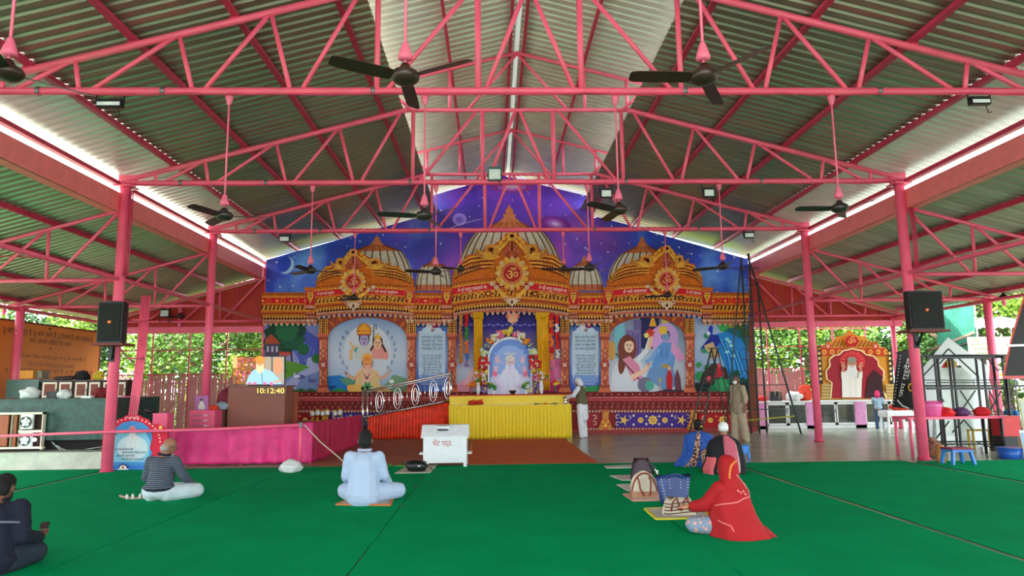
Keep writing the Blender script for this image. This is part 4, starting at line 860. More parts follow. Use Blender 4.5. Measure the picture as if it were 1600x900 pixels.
lo, hi = bpx(-60, 624, 182, 690, 14.75, 1.9); MB().box(lo, hi).build('marble_front', MARB, mc, bevel=.01); MB().box((lo[0], lo[1]-.02, hi[2]), (hi[0]+.02, hi[1], hi[2]+.03)).build('counter_top', MARB, mc, bevel=.008); MB().box((lo[0]+.1, 15.0, .33), (hi[0]-.1, 16.4, lo[2])).build('shadow_gap_backing', mat('shadow_gap_tone', S(40, 36, 34), .9), mc)  # dark backing below the marble; its colour stands for the shadow gap
ZC = hi[2]+.03
# unit with louvred doors and two exhaust fans
un = thing('vent_cabinet', 'cream framed cabinet with wooden doors and two white exhaust fans', 'cabinet', V(10, 702, 14.5))
def fpx(name, x0, y0, x1, y1, Y, d, m, par): lo, hi = bpx(x0, y0, x1, y1, Y, d); return MB().box(lo, hi).build(name, m, par)
for (x0, y0, x1, y1) in ((-70, 644, 68, 649), (-70, 698, 66, 703), (62, 644, 68, 703), (14, 646, 19, 700), (27, 646, 32, 700), (-70, 644, -64, 703), (28, 672, 64, 676)): fpx('frame_bar', x0, y0, x1, y1, 14.5, .1, CREAM, un)
WD = mat('door_wood', S(164, 74, 26), .5, col2=S(140, 56, 18), scale=3, stretch=(18, 1, 1))
for x0, x1 in ((-64, 14), (19, 27)): fpx('door_panel', x0, 649, x1, 698, 14.53, .03, WD, un)
fpx('back_board', -70, 645, 67, 702, 14.64, .05, mat('cabinet_dark', S(56, 30, 24), .8), un)
for cx, cy in ((41.5, 659.5), (39.5, 688)):
    fb = fpx('exhaust_fan', cx-10, cy-12, cx+10, cy+11, 14.51, .06, WHITE, un); c = V(cx-1, cy, 14.5); r = .11
    ring = MB(); ring.lathe([(r, 0), (r, .02), (r-.012, .02), (r-.012, 0)], c+Vector((0, 0, 0)), 20, (0, -1, 0)); ring.build('fan_ring', BLACK, fb)
    MB().lathe([(r-.013, .002), (0.001, .004)], c, 20, (0, -1, 0)).build('fan_throat', mat('fan_throat_dark', S(40, 50, 52), .7), fb)
    for k in range(5):
        a = k*2*pi/5+.3; MB().ball(c+Vector((math.cos(a)*.062, -.012, math.sin(a)*.062)), (.038, .006, .038), 10, 4).build('fan_blade', WHITE, fb, True)
    MB().lathe([(.036, 0), (.036, .02), (.02, .026)], c, 12, (0, -1, 0)).build('fan_hub', WHITE, fb, True)
lp = MB().ball(V(54, 687, 14.42), .035, 10, 6).build('indicator_lamp', mat('lamp_blue_white', (.7, .8, 1), .3, emit=9), un, True)
for k in range(5):
    a = G(66+k*3, 706, .36); a.y = 14.42; cb = MB(); cb.path([(a.x, 14.4, .55-.03*k), (a.x+.15, 14.4, .38), (a.x+.45+.1*k, 14.42, .36), (a.x+.9+.12*k, 14.5, .45-.02*k)], .009, 5); o = cb.build('cable', mat('grey_cable', S(180, 190, 180), .5) if k % 2 else BLACK, None, True); tag(o, ['thin pale', 'black', 'pale looped', 'black sagging', 'pale long'][k]+' cable over the step beside the vent cabinet', 'cable', 'cables on the step')
# things on the counter
def blob_thing(name, label, cat, px, py, Y, r, m, seed=1, group=None, squash=.7, sub=2, kind=None):
    c = V(px, py, Y); bm = bmesh.new(); bmesh.ops.create_icosphere(bm, subdivisions=sub+1, radius=1)
    rx, rz = (r if isinstance(r, tuple) else (r, r*squash))
    for v in bm.verts:
        n = noise.noise(v.co*1.7+Vector((seed*3.1, seed, 0)))*.35+noise.noise(v.co*4+Vector((seed, 0, seed)))*.14; v.co *= (1+n); v.co.z = max(v.co.z, -.75); v.co = Vector((v.co.x*rx, v.co.y*rx*.8, (v.co.z+.75)*rz))+c
    me = bpy.data.meshes.new(name); bm.to_mesh(me); bm.free(); o = link_mesh(name, me, m, None, True); tag(o, label, cat, group, kind); return o
PLAST = mat('white_plastic_film', S(214, 216, 214), .35, var=.1, bump=.5, bscale=18)
def bagz(*a, z=None, **k):
    o = blob_thing(*a, **k)
    if z is not None: o.location.z = z
    return o
bagz('plastic_bag', 'crumpled white plastic bag on the green marble counter', 'bag', 46, 622, 14.9, .2, PLAST, z=ZC)
bagz('plastic_bag', 'small white plastic bag between boxes on the marble counter', 'bag', 100, 620, 14.95, .15, PLAST, seed=4, z=ZC)
bagz('bouquet', 'dark red bouquet lying on the marble counter', 'flowers', 157, 620, 15.1, (.16, .12), mat('dark_red_flowers', S(120, 20, 30), .8, var=.5, scale=20, bump=.8, bscale=40), seed=6, z=ZC)
def boxthing(name, label, cat, x0, y0, x1, y1, Y, d, m, z=None, group=None, lid=None):
    lo, hi = bpx(x0, y0, x1, y1, Y, d)
    if z is not None: lo = (lo[0], lo[1], z); hi = (hi[0], hi[1], max(hi[2], z+.03))
    t = thing(name, label, cat, ((lo[0]+hi[0])/2, (lo[1]+hi[1])/2, lo[2]), group); MB().box(lo, hi).build('body', m, t, bevel=.006)
    MB().box((lo[0]-.006, lo[1]-.006, hi[2]-.02), (hi[0]+.006, hi[1]+.006, hi[2]+.004)).build('lid', lid or m, t, bevel=.003); return t
boxthing('equipment_box', 'small black equipment box on the green marble counter', 'box', 72, 612, 88, 622, 15, .25, BLACK, ZC)
boxthing('carton', 'small grey carton beside the black equipment box', 'box', 89, 612, 97, 622, 15, .15, GREYM, ZC)
t = boxthing('paper_stack', 'stack of white paper lying on the marble counter', 'paper', 126, 619, 142, 622, 14.9, .25, WHITE, ZC)
cup = MB().lathe([(.035, 0), (.045, .1), (.05, .12), (.044, .12), (.034, .01)], V(104, 622, 14.9).xy.to_3d()+Vector((0, 0, ZC)), 12).build('cup', WHITE, None, True); tag(cup, 'white cup standing on the green marble counter', 'cup')
# cabinet row behind
bc = thing('low_cabinet', 'row of low cabinets with brown doors in cream frames behind the marble counter', 'cabinet', (-10, 16.8, .33))
lo, hi = bpx(62, 595, 199, 624, 16.75, .5); MB().box((lo[0], lo[1], .33), hi).build('body', mat('cabinet_dark', S(60, 44, 36), .8), bc); MB().box((lo[0]-.03, lo[1]-.03, hi[2]), (hi[0]+.03, hi[1], hi[2]+.03)).build('counter_top', BLACK, bc)
for x0, x1 in ((64, 90), (90, 113), (115, 137), (137, 157), (159, 181), (181, 197)):
    d = fpx('door', x0+1, 597, x1-1, 622, 16.72, .03, CREAM, bc); fpx('door_panel', x0+4, 600, x1-4, 618, 16.71, .02, mat('red_brown_ply', S(128, 62, 44), .6, var=.15, stretch=(1, 1, 8)), d); fpx('handle', x1-3.4, 607, x1-2.6, 612, 16.7, .02, GREYM, d)
ZK = hi[2]+.03
boxthing('granite_block', 'dark green granite block behind the marble counter', 'counter', 8, 593, 61, 622, 16.7, .6, mat('dark_granite', S(26, 62, 56), .3, col2=S(44, 90, 80), scale=30))
boxthing('carton', 'orange cardboard box on the dark granite block', 'box', 30, 579, 52, 592, 16.8, .3, mat('orange_card', S(216, 140, 50), .7), V(30, 592, 16.8).z)
boxthing('carton', 'grey-brown cardboard box beside the orange box', 'box', 53, 580, 66, 592, 16.9, .3, mat('grey_card', S(130, 120, 100), .8), V(30, 592, 16.8).z)
bagz('cloth_bag', 'black bag with a peak on the brown cabinets', 'bag', 128, 593, 16.9, (.17, .13), mat('black_cloth', S(26, 24, 30), .8, bump=.4), seed=9, z=ZK)
bagz('cloth_bundle', 'flat dark bundle on the brown cabinets', 'cloth', 102, 594, 16.9, (.25, .06), mat('brown_cloth', S(70, 50, 44), .85, bump=.4), seed=12, z=ZK)
bagz('flower_bunch', 'yellow-green flower bunch at the end of the brown cabinets', 'flowers', 154, 593, 16.9, (.13, .12), mat('yellow_flowers', S(196, 170, 40), .8, var=.5, scale=25, bump=.9, bscale=40), seed=15, z=ZK)
# ---------------------------------------------------------------- loudspeakers
def speaker(x0, y0, x1, y1, Y, label, shelf_label, side):
    lo, hi = bpx(x0, y0, x1, y1, Y, .38); t = thing('loudspeaker', label, 'loudspeaker', ((lo[0]+hi[0])/2, Y+.2, lo[2]), 'wall loudspeakers')
    w = (hi[0]-lo[0])/2; cx = (hi[0]+lo[0])/2; mb = MB(); mb.loft([[(cx-w, Y, z), (cx+w, Y, z), (cx+w, Y+.16, z), (cx+w*.66, Y+.36, z), (cx-w*.66, Y+.36, z), (cx-w, Y+.16, z)] for z in (lo[2], hi[2])]); mb.build('cabinet', BLACK, t, bevel=.012)
    MB().box((cx-w+.03, Y-.012, lo[2]+.03), (cx+w-.03, Y, hi[2]-.03)).build('grille', mat('speaker_grille', S(14, 14, 16), .7, bump=.6, bscale=300), t, bevel=.006)
    P = Print(lambda u, v, off: Vector((u, Y-.0125-off, v)), .002); zz = lo[2]+(hi[2]-lo[2])*.5; P.poly([(cx-.035, zz+.025), (cx+.035, zz+.03), (cx+.03, zz-.02), (cx-.01, zz-.03), (cx-.03, zz-.015)], S(226, 96, 36)); P.poly([(cx-.015, zz+.01), (cx+.02, zz+.012), (cx+.012, zz-.008), (cx-.01, zz-.01)], S(250, 190, 140)); P.build('badge', t)
    MB().bar((cx, Y+.18, hi[2]), (cx, Y+.18, hi[2]+.03), .2, .03).build('top_handle', BLACKM, t)
    s = thing('speaker_shelf', shelf_label, 'shelf', (cx, Y+.2, lo[2]-.3), 'loudspeaker shelves'); WOODS = mat('shelf_red_wood', S(120, 50, 44), .7)
    MB().box((cx-w-.06, Y-.05, lo[2]-.045), (cx+w+.06, Y+.42, lo[2]-.003)).build('board', WOODS, s); X = side*7.88
    MB().bar((cx, Y+.2, lo[2]-.05), (X, Y2-.1, lo[2]-.32), .03, .035).build('brace', BLACKM, s); MB().box((X-.05, Y2-.13, lo[2]-.34), (X+.05, Y2-.1, lo[2]-.02)).build('bracket_plate', BLACKM, s); MB().bar((cx-.1, Y+.3, lo[2]-.07), (X, Y2-.02, lo[2]-.07), .05, .05).build('arm', BLACKM, s)
    return t
speaker(149, 471, 193, 536, 13.25, 'black loudspeaker high on the column above the bearded man poster', 'red-brown shelf under the loudspeaker over the poster', -1)
speaker(1424, 454, 1472, 515, 13.2, 'black loudspeaker on the column next to the scaffold frames', 'red-brown shelf with brace under the loudspeaker by the scaffold', 1)
# ---------------------------------------------------------------- portraits
def elder(P, cx, cy, s, robe=S(226, 226, 224), skin=S(206, 160, 130), beard=S(222, 220, 218), turban=S(214, 204, 190), hands=True, wide=1.0, bust=1.5):
    P.poly([(cx-.62*s*wide, cy+bust*s), (cx-.66*s*wide, cy+.95*s), (cx-.42*s*wide, cy+.5*s), (cx+.42*s*wide, cy+.5*s), (cx+.66*s*wide, cy+.95*s), (cx+.62*s*wide, cy+bust*s)], robe)
    P.line([(cx-.1*s, cy+.6*s), (cx-.12*s, cy+bust*s)], .03*s, tuple(c*.75 for c in robe)); P.line([(cx+.22*s, cy+.6*s), (cx+.3*s, cy+bust*s)], .03*s, tuple(c*.75 for c in robe))
    P.ell(cx, cy+.05*s, .26*s, .34*s, skin); P.ell(cx-.27*s, cy+.05*s, .05*s, .09*s, skin, 0, 8); P.ell(cx+.27*s, cy+.05*s, .05*s, .09*s, skin, 0, 8)
    P.poly([(cx-.27*s, cy+.08*s), (cx-.2*s, cy+.2*s), (cx, cy+.16*s), (cx+.2*s, cy+.2*s), (cx+.27*s, cy+.08*s), (cx+.32*s, cy+.5*s), (cx+.2*s, cy+.95*s), (cx, cy+1.12*s), (cx-.2*s, cy+.95*s), (cx-.32*s, cy+.5*s)], beard)
    for k in (-.12, 0, .13): P.line([(cx+k*s, cy+.35*s), (cx+k*.9*s, cy+.9*s)], .02*s, tuple(c*.82 for c in beard))
    P.ell(cx, cy+.26*s, .1*s, .025*s, S(150, 80, 76), 0, 8); P.line([(cx, cy-.02*s), (cx+.03*s, cy+.14*s)], .05*s, tuple(c*.7 for c in skin))
    for m in (-1, 1): P.ell(cx+m*.11*s, cy+.0*s, .05*s, .022*s, S(40, 28, 24), 0, 8); P.line([(cx+m*.05*s, cy-.06*s), (cx+m*.17*s, cy-.07*s)], .03*s, tuple(c*.6 for c in beard))
    P.ell(cx, cy-.2*s, .31*s, .2*s, turban); P.poly([(cx-.3*s, cy-.18*s), (cx+.3*s, cy-.18*s), (cx+.25*s, cy-.06*s), (cx-.25*s, cy-.06*s)], turban)
    for k in range(4): P.line([(cx-.28*s+.05*k*s, cy-.12*s-.05*k*s), (cx+.05*s, cy-.16*s-.05*k*s), (cx+.28*s-.04*k*s, cy-.12*s-.05*k*s)], .018*s, tuple(c*.72 for c in turban))
    if hands:
        for m in (-1, 1):
            P.line([(cx+m*.55*s, cy+1.0*s), (cx+m*.6*s, cy+.55*s)], .26*s, robe, None, .2*s); P.line([(cx+m*.6*s, cy+.6*s), (cx+m*.57*s, cy+.38*s)], .15*s, skin); hand(P, cx+m*.56*s, cy+.25*s, .26*s, skin, m*.12, -m)
# standee poster
sd_ = thing('standee_poster', 'arched poster of a white-bearded man with red scalloped border leaning by the pink column', 'poster', V(207, 737, 13.95))
SM = lambda u, v, off: V(u, v, 14.0-off)
P = Print(SM, .0015); P.poly([(157, 737), (160, 690), (162, 668), (180, 662), (184, 655), (192, 653), (197, 649), (219, 649), (224, 653), (232, 655), (236, 661), (252, 664), (262, 672), (262, 700), (256, 712), (250, 737)], S(216, 30, 60), .02, .0); P.build('border_board', sd_)
P = Print(SM, .0008); P.k = 10
P.poly([(172, 737), (173, 690), (178, 672), (190, 661), (207, 657), (224, 661), (236, 672), (238, 684), (234, 700), (238, 708), (232, 720), (234, 737)], S(70, 140, 200)); P.poly([(173, 722), (173, 690), (185, 676), (207, 668), (228, 676), (235, 690), (232, 722)], S(130, 190, 214)); P.ell(207, 700, 24, 20, S(196, 214, 220)); P.rect(172, 727, 234, 737, S(60, 120, 200))
elder(P, 207, 672, 16, robe=S(214, 220, 222), turban=S(224, 130, 140), skin=S(216, 122, 120), hands=False, bust=1.9)
for i in range(22):
    a = pi*i/21; P.ell(206-45*math.cos(a)*.98, 690-36*math.sin(a), 1.3, 1.3, S(250, 230, 220), 0, 6)
P.text('जय श्री गुरुदेव', 206, 652.5, 3.6, S(255, 240, 236), 22)
for i, (b, x, w) in enumerate((('जब साधु के सनग पाये', 193, 30), ('मिटते सकल विकार सारे', 209, 36), ('जो हरि नाम जपे', 196, 28), ('उसे मिलता परमपद है', 207, 34))): P.text(b, x, 702+i*5.2, 4, S(20, 30, 50), w)
P.ell(192, 733, 8, 8.5, S(34, 44, 120), 0, 16, pi, 2*pi); P.ell(192, 732.6, 6, 6, S(236, 236, 240), 0, 14, pi, 2*pi); P.ell(192, 730, 2, 2.6, S(200, 120, 60), 0, 8); P.rect(183, 732.6, 201, 734, S(230, 232, 240)); P.poly(star(165, 731, 1.6, 4, 8), S(246, 200, 60)); P.ell(251, 668, 3, 3, S(240, 190, 80), 0, 10)
P.build('poster_print', sd_); MB().bar(V(207, 735, 14.02)+Vector((0, .02, 0)), V(207, 680, 14.02)+Vector((0, .02, 0)), .04, .02).build('back_strut', WD, sd_)
# rail, barrier cloth
rl = thing('guard_rail', 'thin pink pipe rail running from the vent cabinet to the barrier corner', 'rail', V(470, 724, 14.25))
MB().path([V(-40, 683, 13.55), V(165, 675, 13.55), V(330, 671, 13.9), V(474, 664, 14.25)], .028, 8).build('rail_pipe', PINK, rl, True); p = V(470, 664, 14.25); MB().tube((p.x, p.y, 0), (p.x, p.y, p.z+.05), .03).build('post', PINK, rl, True); MB().lathe([(.045, -.05), (.045, .05)], p, 10).build('clamp', GREYM, rl)
p = V(-38, 683, 13.55); MB().tube((p.x, p.y, 0), p, .028).build('post', PINK, rl, True)
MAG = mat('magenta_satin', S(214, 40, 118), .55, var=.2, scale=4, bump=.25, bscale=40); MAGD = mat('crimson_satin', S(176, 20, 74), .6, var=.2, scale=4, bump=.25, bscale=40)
bar_ = thing('barrier_cloth', 'magenta cloth barrier hung on a low frame in front of the TV stand', 'barrier', (-5.7, 14.6, 0))
xa, xb = V(262, 700, 14.6).x, V(488, 700, 14.6).x; zt = V(262, 672, 14.6).z; zt2 = V(488, 660, 14.6).z; xc, zc3 = -4.12, V(565, 648, 19.2).z
def drape(P0, P1, z0, z1, zb0, amp, nf, seed, sag=.0):
    d = Vector((P1[0]-P0[0], P1[1]-P0[1], 0)); L = d.length; nrm = Vector((-d.y, d.x, 0))/L
    def fn(u, v):
        top = z0+(z1-z0)*u-sag*math.sin(pi*u); z = top+(zb0-top)*v; w = math.sin(u*nf*2*pi+1.3*math.sin(u*7+seed)+v*.6*math.sin(u*11))*amp*(.35+.65*v)+noise.noise(Vector((u*9, v*2, seed)))*amp
        return Vector((P0[0], P0[1], 0))+d*u+nrm*w+Vector((0, 0, z))
    return fn
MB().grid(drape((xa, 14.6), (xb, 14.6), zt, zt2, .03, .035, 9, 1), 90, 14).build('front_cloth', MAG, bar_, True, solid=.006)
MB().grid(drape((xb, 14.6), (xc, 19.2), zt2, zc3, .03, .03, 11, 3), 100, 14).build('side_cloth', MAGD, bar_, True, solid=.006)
MB().path([(xa, 14.64, zt-.02), (xb-.03, 14.64, zt2-.02), (xc-.04, 19.2, zc3-.02)], .02, 6).build('top_pipe', PINK, bar_, True)
for q in ((xa+.02, 14.66, zt), ((xa+xb)/2, 14.66, (zt+zt2)/2), (xb-.06, 14.68, zt2), (xc-.07, 17, zt2), (xc-.07, 19.15, zc3)): MB().tube((q[0], q[1], 0), (q[0], q[1], q[2]-.02), .02).build('post', PINK, bar_)
bagz('plastic_bag', 'white plastic bag lying on the green carpet at the barrier foot', 'bag', 455, 741, 13.2, (.2, .12), PLAST, seed=21, z=.012)
cb = MB().path([V(476, 664, 14.2), V(500, 690, 14.25), V(530, 715, 14.3), G(548, 732, .02), G(560, 735, .02)], .012, 6).build('cable', mat('cream_cable', S(196, 190, 160), .6), None, True); tag(cb, 'pale cable drooping from the rail end to the carpet', 'cable')
cb = MB().path([G(x, y, .02) for x, y in ((590, 727), (600, 722), (612, 726), (602, 729), (622, 728), (632, 723), (643, 726), (636, 729), (620, 728))], .01, 5).build('cable', mat('green_cable', S(90, 190, 90), .5), None, True); tag(cb, 'bright green looped cable at the carpet edge behind the man in pale blue', 'cable')
pb = boxthing('pink_board_box', 'tall plain pink box standing behind the arched poster', 'box', 234, 646, 262, 728, 14.75, .3, mat('pink_board', S(236, 92, 130), .6)); bagz('cap', 'small black cap on top of the tall pink box', 'cap', 234, 645, 14.9, (.1, .08), BLACK, seed=2, z=V(234, 646, 14.75).z)
cbx = thing('conduit_bundle', 'bundle of thin pink pipes running down beside the TV side column', 'pipes', V(205, 690, 14.95))
for k in range(5): MB().path([V(222+k*3.2, 462, 15.4), V(214+k*3, 560, 15.2), V(200+k*3, 648, 15.05)+Vector((0, 0, -.3)), V(198+k*3, 700, 15)+Vector((0, 0, -.2))], .02, 6).build('pipe', PINK, cbx, True)
for yy in (500, 560, 620): p = V(226-(yy-462)*.14, yy, 15.15); MB().box((p.x-.16, p.y-.06, p.z-.015), (p.x+.16, p.y+.06, p.z+.015)).build('strap', PINKD, cbx)
pc = thing('pink_cabinet', 'small pink cabinet with rows of vent slots beside the brown stand', 'cabinet', V(316, 690, 16.6)); lo, hi = bpx(294, 641, 336, 690, 16.6, .5); lo = (lo[0], lo[1], 0); MB().box(lo, hi).build('body', mat('pink_board', S(230, 70, 120), .5), pc, bevel=.008)
P = Print(lambda u, v, off: V(u, v, 16.6-.002-off), .001)
for y in (649, 657, 665):
    for k in range(7): P.ell(303+k*3.2, y, 1.3, 1.7, S(176, 110, 130) if k < 5 else S(220, 210, 210), 0, 8)
P.build('vent_slots', pc)['kind'] = 'stuff'
ph = thing('framed_photo', 'small framed photo of a bearded man on the pink cabinet', 'picture', V(315, 641, 16.75)); P = Print(lambda u, v, off: V(u, v, 16.75-off)); P.rect(304, 618, 326, 641, S(176, 90, 140), .015, .0); P.k = 4; P.rect(305, 619, 325, 640, S(170, 110, 160)); elder(P, 315, 626, 8, robe=S(206, 196, 186), skin=S(190, 160, 150), turban=S(70, 60, 60), hands=False, beard=S(220, 214, 206), bust=1.7); P.build('print', ph); MB().bar(V(315, 620, 16.77)+Vector((0, .03, 0)), V(315, 640, 16.77)+Vector((0, .12, 0)), .02, .015).build('stand_leg', WD, ph)
# brown stand with television and clock
BRN = mat('brown_laminate', S(138, 78, 60), .5, var=.1, scale=2)
stn = thing('brown_stand', 'tall brown cabinet stand with faint lattice front carrying the television', 'stand', V(392, 668, 17)*1); lo, hi = bpx(353, 604, 446, 690, 17, .7); ZS = hi[2]; MB().box((lo[0], 17, 0), hi).build('body', BRN, stn, bevel=.01); lt = MB()
cxs, cze = (lo[0], hi[0]), (.55, ZS-.08)
for k in range(-14, 30):
    x0 = lo[0]+k*.11; pts = []
    for m in (-1, 1):
        a = Vector((x0, 16.997, cze[0])); b = Vector((x0+m*(cze[1]-cze[0]), 16.997, cze[1]))
        if m < 0: a.x, b.x = a.x+.4, b.x+.4
        # clip to the face
        def cl(p, q):
            for s_, lim in ((1, hi[0]-.03), (-1, -(lo[0]+.03))):
                if s_*p.x > lim and s_*q.x > lim: return None
                if s_*p.x > lim: t_ = (lim-s_*p.x)/(s_*q.x-s_*p.x); p = p+(q-p)*t_
                elif s_*q.x > lim: t_ = (lim-s_*p.x)/(s_*q.x-s_*p.x); q = p+(q-p)*t_
            return p, q
        r = cl(a, b)
        if r and (r[1]-r[0]).length > .05: lt.bar(r[0], r[1], .008, .006)
o = lt.build('lattice', mat('lattice_tan', S(150, 88, 66), .5), stn); o['kind'] = 'stuff'
fpx('top_board', 352, 602.5, 448, 605, 16.96, .78, mat('brown_edge', S(110, 60, 44), .5), stn)
tv = thing('television', 'wide television showing a bearded man in white, on the brown stand', 'TV', V(404, 603, 17.25)); lo, hi = bpx(362, 556, 446, 602, 17.2, .06); MB().box(lo, hi).build('casing', BLACK, tv, bevel=.006)
P = Print(lambda u, v, off: V(u, v, 17.197-off), .0004); P.rect(363.5, 557.5, 444, 600.5, S(196, 150, 110)); P.rect(363.5, 557.5, 400, 600.5, S(150, 96, 50)); P.rect(414, 557.5, 444, 600.5, S(176, 160, 140)); P.rect(424, 557.5, 426, 585, S(80, 76, 70)); P.ell(434, 572, 7, 14, S(220, 150, 110))
rr = random.Random(3)
for k in range(60): P.poly(star(366+rr.random()*32, 559+rr.random()*40, 1.2, 2.4, 6), rr.choice([S(236, 130, 40), S(206, 40, 60), S(220, 90, 150), S(240, 200, 210), S(60, 60, 40), S(236, 170, 60)]))
P.rect(363.5, 557.5, 371, 575, S(232, 190, 120)); P.poly([(384, 600), (388, 588), (396, 578), (408, 574), (424, 580), (434, 590), (440, 598), (440, 600.5), (384, 600.5)], S(160, 206, 240)); P.line([(409, 578), (410, 600)], .8, S(60, 80, 120))
P.ell(406, 567, 6, 9, S(220, 150, 100)); P.ell(406, 561, 7, 5, S(236, 150, 60)); P.poly([(400, 568), (406, 572), (412, 568), (412, 580), (406, 584), (401, 580)], S(232, 214, 170)); P.line([(428, 597), (438, 595)], 3, S(220, 160, 120))
for m in (-1, 1): P.ell(406+m*2.4, 566, 1, .6, S(50, 30, 24), 0, 6)
for x in (390, 398, 414, 424): P.poly(star(x, 599.5, 2, 4, 7), S(236, 110, 150))
P.build('screen', tv, SCREEN); MB().box((lo[0]+.4, 17.15, ZS), (hi[0]-.4, 17.4, lo[2]+.01)).build('foot', BLACK, tv)
ck = thing('led_clock', 'amber LED clock reading 10:12:40 on the front of the brown stand', 'clock', V(423, 618, 16.95)); fpx('casing', 400, 603.5, 447, 617.5, 16.95, .045, mat('clock_amber_smoke', S(96, 66, 30), .4), ck); P = Print(lambda u, v, off: V(u, v, 16.948-off)); P.text('10:12:40', 423, 611, 11.5, S(255, 190, 92), 42); P.build('digits', ck, attr_mat('amber_digits', .4, emit=.75))
dm = MB(); c = V(346, 640, 17.1); dm.lathe([(.36, 0), (.36, .2), (.33, .36), (.24, .47), (.1, .53), (.01, .54)], (c.x+.1, 17.5, c.z), 20); o = dm.build('domed_cover', mat('maroon_cloth', S(120, 20, 46), .7), None, True); tag(o, 'dark maroon domed cover beside the brown stand', 'cover')
boxthing('carton', 'brown carton between the pink cabinet and the brown stand', 'box', 337, 640, 352, 690, 17.05, .85, mat('dark_brown_card', S(100, 62, 40), .8), 0)
bagz('cloth_bundle', 'grey-blue cloth bundle on the brown carton', 'cloth', 346, 640, 17.05, (.17, .1), mat('greyblue_cloth', S(150, 168, 180), .85, bump=.4), seed=31, z=V(340, 640, 17.05).z)
bagz('flower_bunch', 'red and orange flower bunch beside the framed photo', 'flowers', 334, 641, 16.75, (.11, .07), mat('redorange_flowers', S(220, 60, 30), .8, var=.5, scale=25, bump=.9, bscale=40), seed=33, z=V(334, 641, 16.6).z)
wp = MB().tube(V(450, 690, 17.6).xy.to_3d(), V(450, 613, 17.6), .055, 12).build('white_pipe_post', WHITE, None, True); tag(wp, 'white upright pipe beside the brown stand', 'pipe')
boxthing('brown_board', 'narrow orange-brown board upright behind the white pipe', 'board', 454, 613, 466, 690, 17.8, .05, mat('orange_brown_board', S(160, 76, 40), .6), 0)
# brass things behind the barrier
tb = thing('low_table', 'low table behind the crimson cloth carrying brass lamps', 'table', (-5, 18.6, 0)); zt_ = V(500, 657, 18.6).z; MB().box((-5.6, 18.3, zt_-.04), (-4.3, 18.9, zt_)).build('table_top', WD, tb)
for q in ((-5.55, 18.34), (-4.36, 18.34), (-5.55, 18.85), (-4.36, 18.85)): MB().box((q[0]-.025, q[1]-.025, 0), (q[0]+.025, q[1]+.025, zt_-.04)).build('leg', WD, tb)
lamp0 = None
for k, px in enumerate((488, 496, 504, 511, 523, 531)):
    c = V(px, 657, 18.55); c.z = zt_
    if lamp0 is None:
        lamp0 = thing('brass_lamp', 'brass and glass lamp at the end of the row, nearest the brown board', 'lamp', c, 'brass lamps on the low table'); MB().lathe([(.055, 0), (.05, .02), (.018, .04), (.014, .1), (.03, .11), (.05, .13)], c, 12).build('stem', GOLD, lamp0, True); MB().lathe([(.05, .13), (.062, .17), (.05, .22), (.03, .24)], c, 12).build('glass_globe', mat('cloudy_glass', S(200, 206, 200), .1, var=.05), lamp0, True); MB().lathe([(.034, .24), (.05, .255), (.03, .27), (.01, .3)], c, 10).build('cap', GOLD, lamp0, True)
    else:
        d = dup(lamp0, c, ['', 'second brass and glass lamp from the brown board', 'third brass and glass lamp from the brown board', 'fourth brass and glass lamp, ending the first cluster', 'brass and glass lamp standing alone after the cluster', 'brass and glass lamp nearest the ramp railing'][k], 'brass lamps on the low table'); d.scale = (1+.1*(k % 2),)*3
# ---------------------------------------------------------------- ramp with railing
rp = thing('altar_ramp', 'ramp with pleated orange-red skirt rising to the altar', 'ramp', V(640, 686, 20.9)); YR = 20.9
z0, z1 = V(575, 652, YR).z, V(702, 629, YR).z; xa, xb = V(575, 670, YR).x, V(701, 670, YR).x
MB().loft([[(xa, y, 0), (xb, y, 0), (xb, y, z1-.03), (xa, y, z0-.03)] for y in (YR+.05, 21.95)]).build('ramp_body', mat('plywood', S(150, 110, 80), .8), rp)
MB().grid(drape((xa, YR), (xb, YR), z0, z1, .015, .03, 26, 5), 200, 8).build('skirt', mat('orange_red_satin', S(222, 52, 12), .5, var=.25, scale=5, bump=.2), rp, True, solid=.005)
rg = thing('ramp_railing', 'stainless steel railing with oval ornaments on the ramp', 'railing', V(640, 655, YR)); YG = YR+.08
def rp_(px, t, top): # position along the railing
    xa_, xb_ = 567, 705; u = (px-xa_)/(xb_-xa_); yt = 612+(583-612)*u; yb = 655+(628-655)*u; return V(px, yb+(yt-yb)*t, YG)
for t_, r in ((1, .028), (.93, .014), (.06, .018)): MB().tube(rp_(567, t_, 1), rp_(705, t_, 1), r).build('rail', STEEL, rg, True)
for px in (567, 705): MB().tube(rp_(px, -.12 if px > 600 else -.65, 1), rp_(px, 1.06, 1), .03).build('newel', STEEL, rg, True)
p = rp_(574, 0, 1); MB().tube(rp_(574, -.6, 1), rp_(574, 1.06, 1), .026).build('newel', STEEL, rg, True)
for px in (566.5, 574): MB().ball(rp_(px, 1.12, 1), .05, 12, 8).build('ball_knob', BLACKM, rg, True)
for i in range(18):
    px = 580+i*7; 
    if i % 4 == 2: continue
    MB().tube(rp_(px, .06, 1), rp_(px, .93, 1), .011, 6).build('baluster', STEEL, rg, True)
for i in range(5):
    px = 580+(2+4*i)*7-1; px = min(px, 700)
    for k, (w, h) in enumerate(((6.5, .38), (3.2, .24))):
        pts = []
        for q in range(21): a = 2*pi*q/20; m = rp_(px+w*math.cos(a)*.9, .5+h*math.sin(a), 1); pts.append(m)
        MB().path(pts, .012, 6, False).build('oval_ring', STEEL, rg, True)
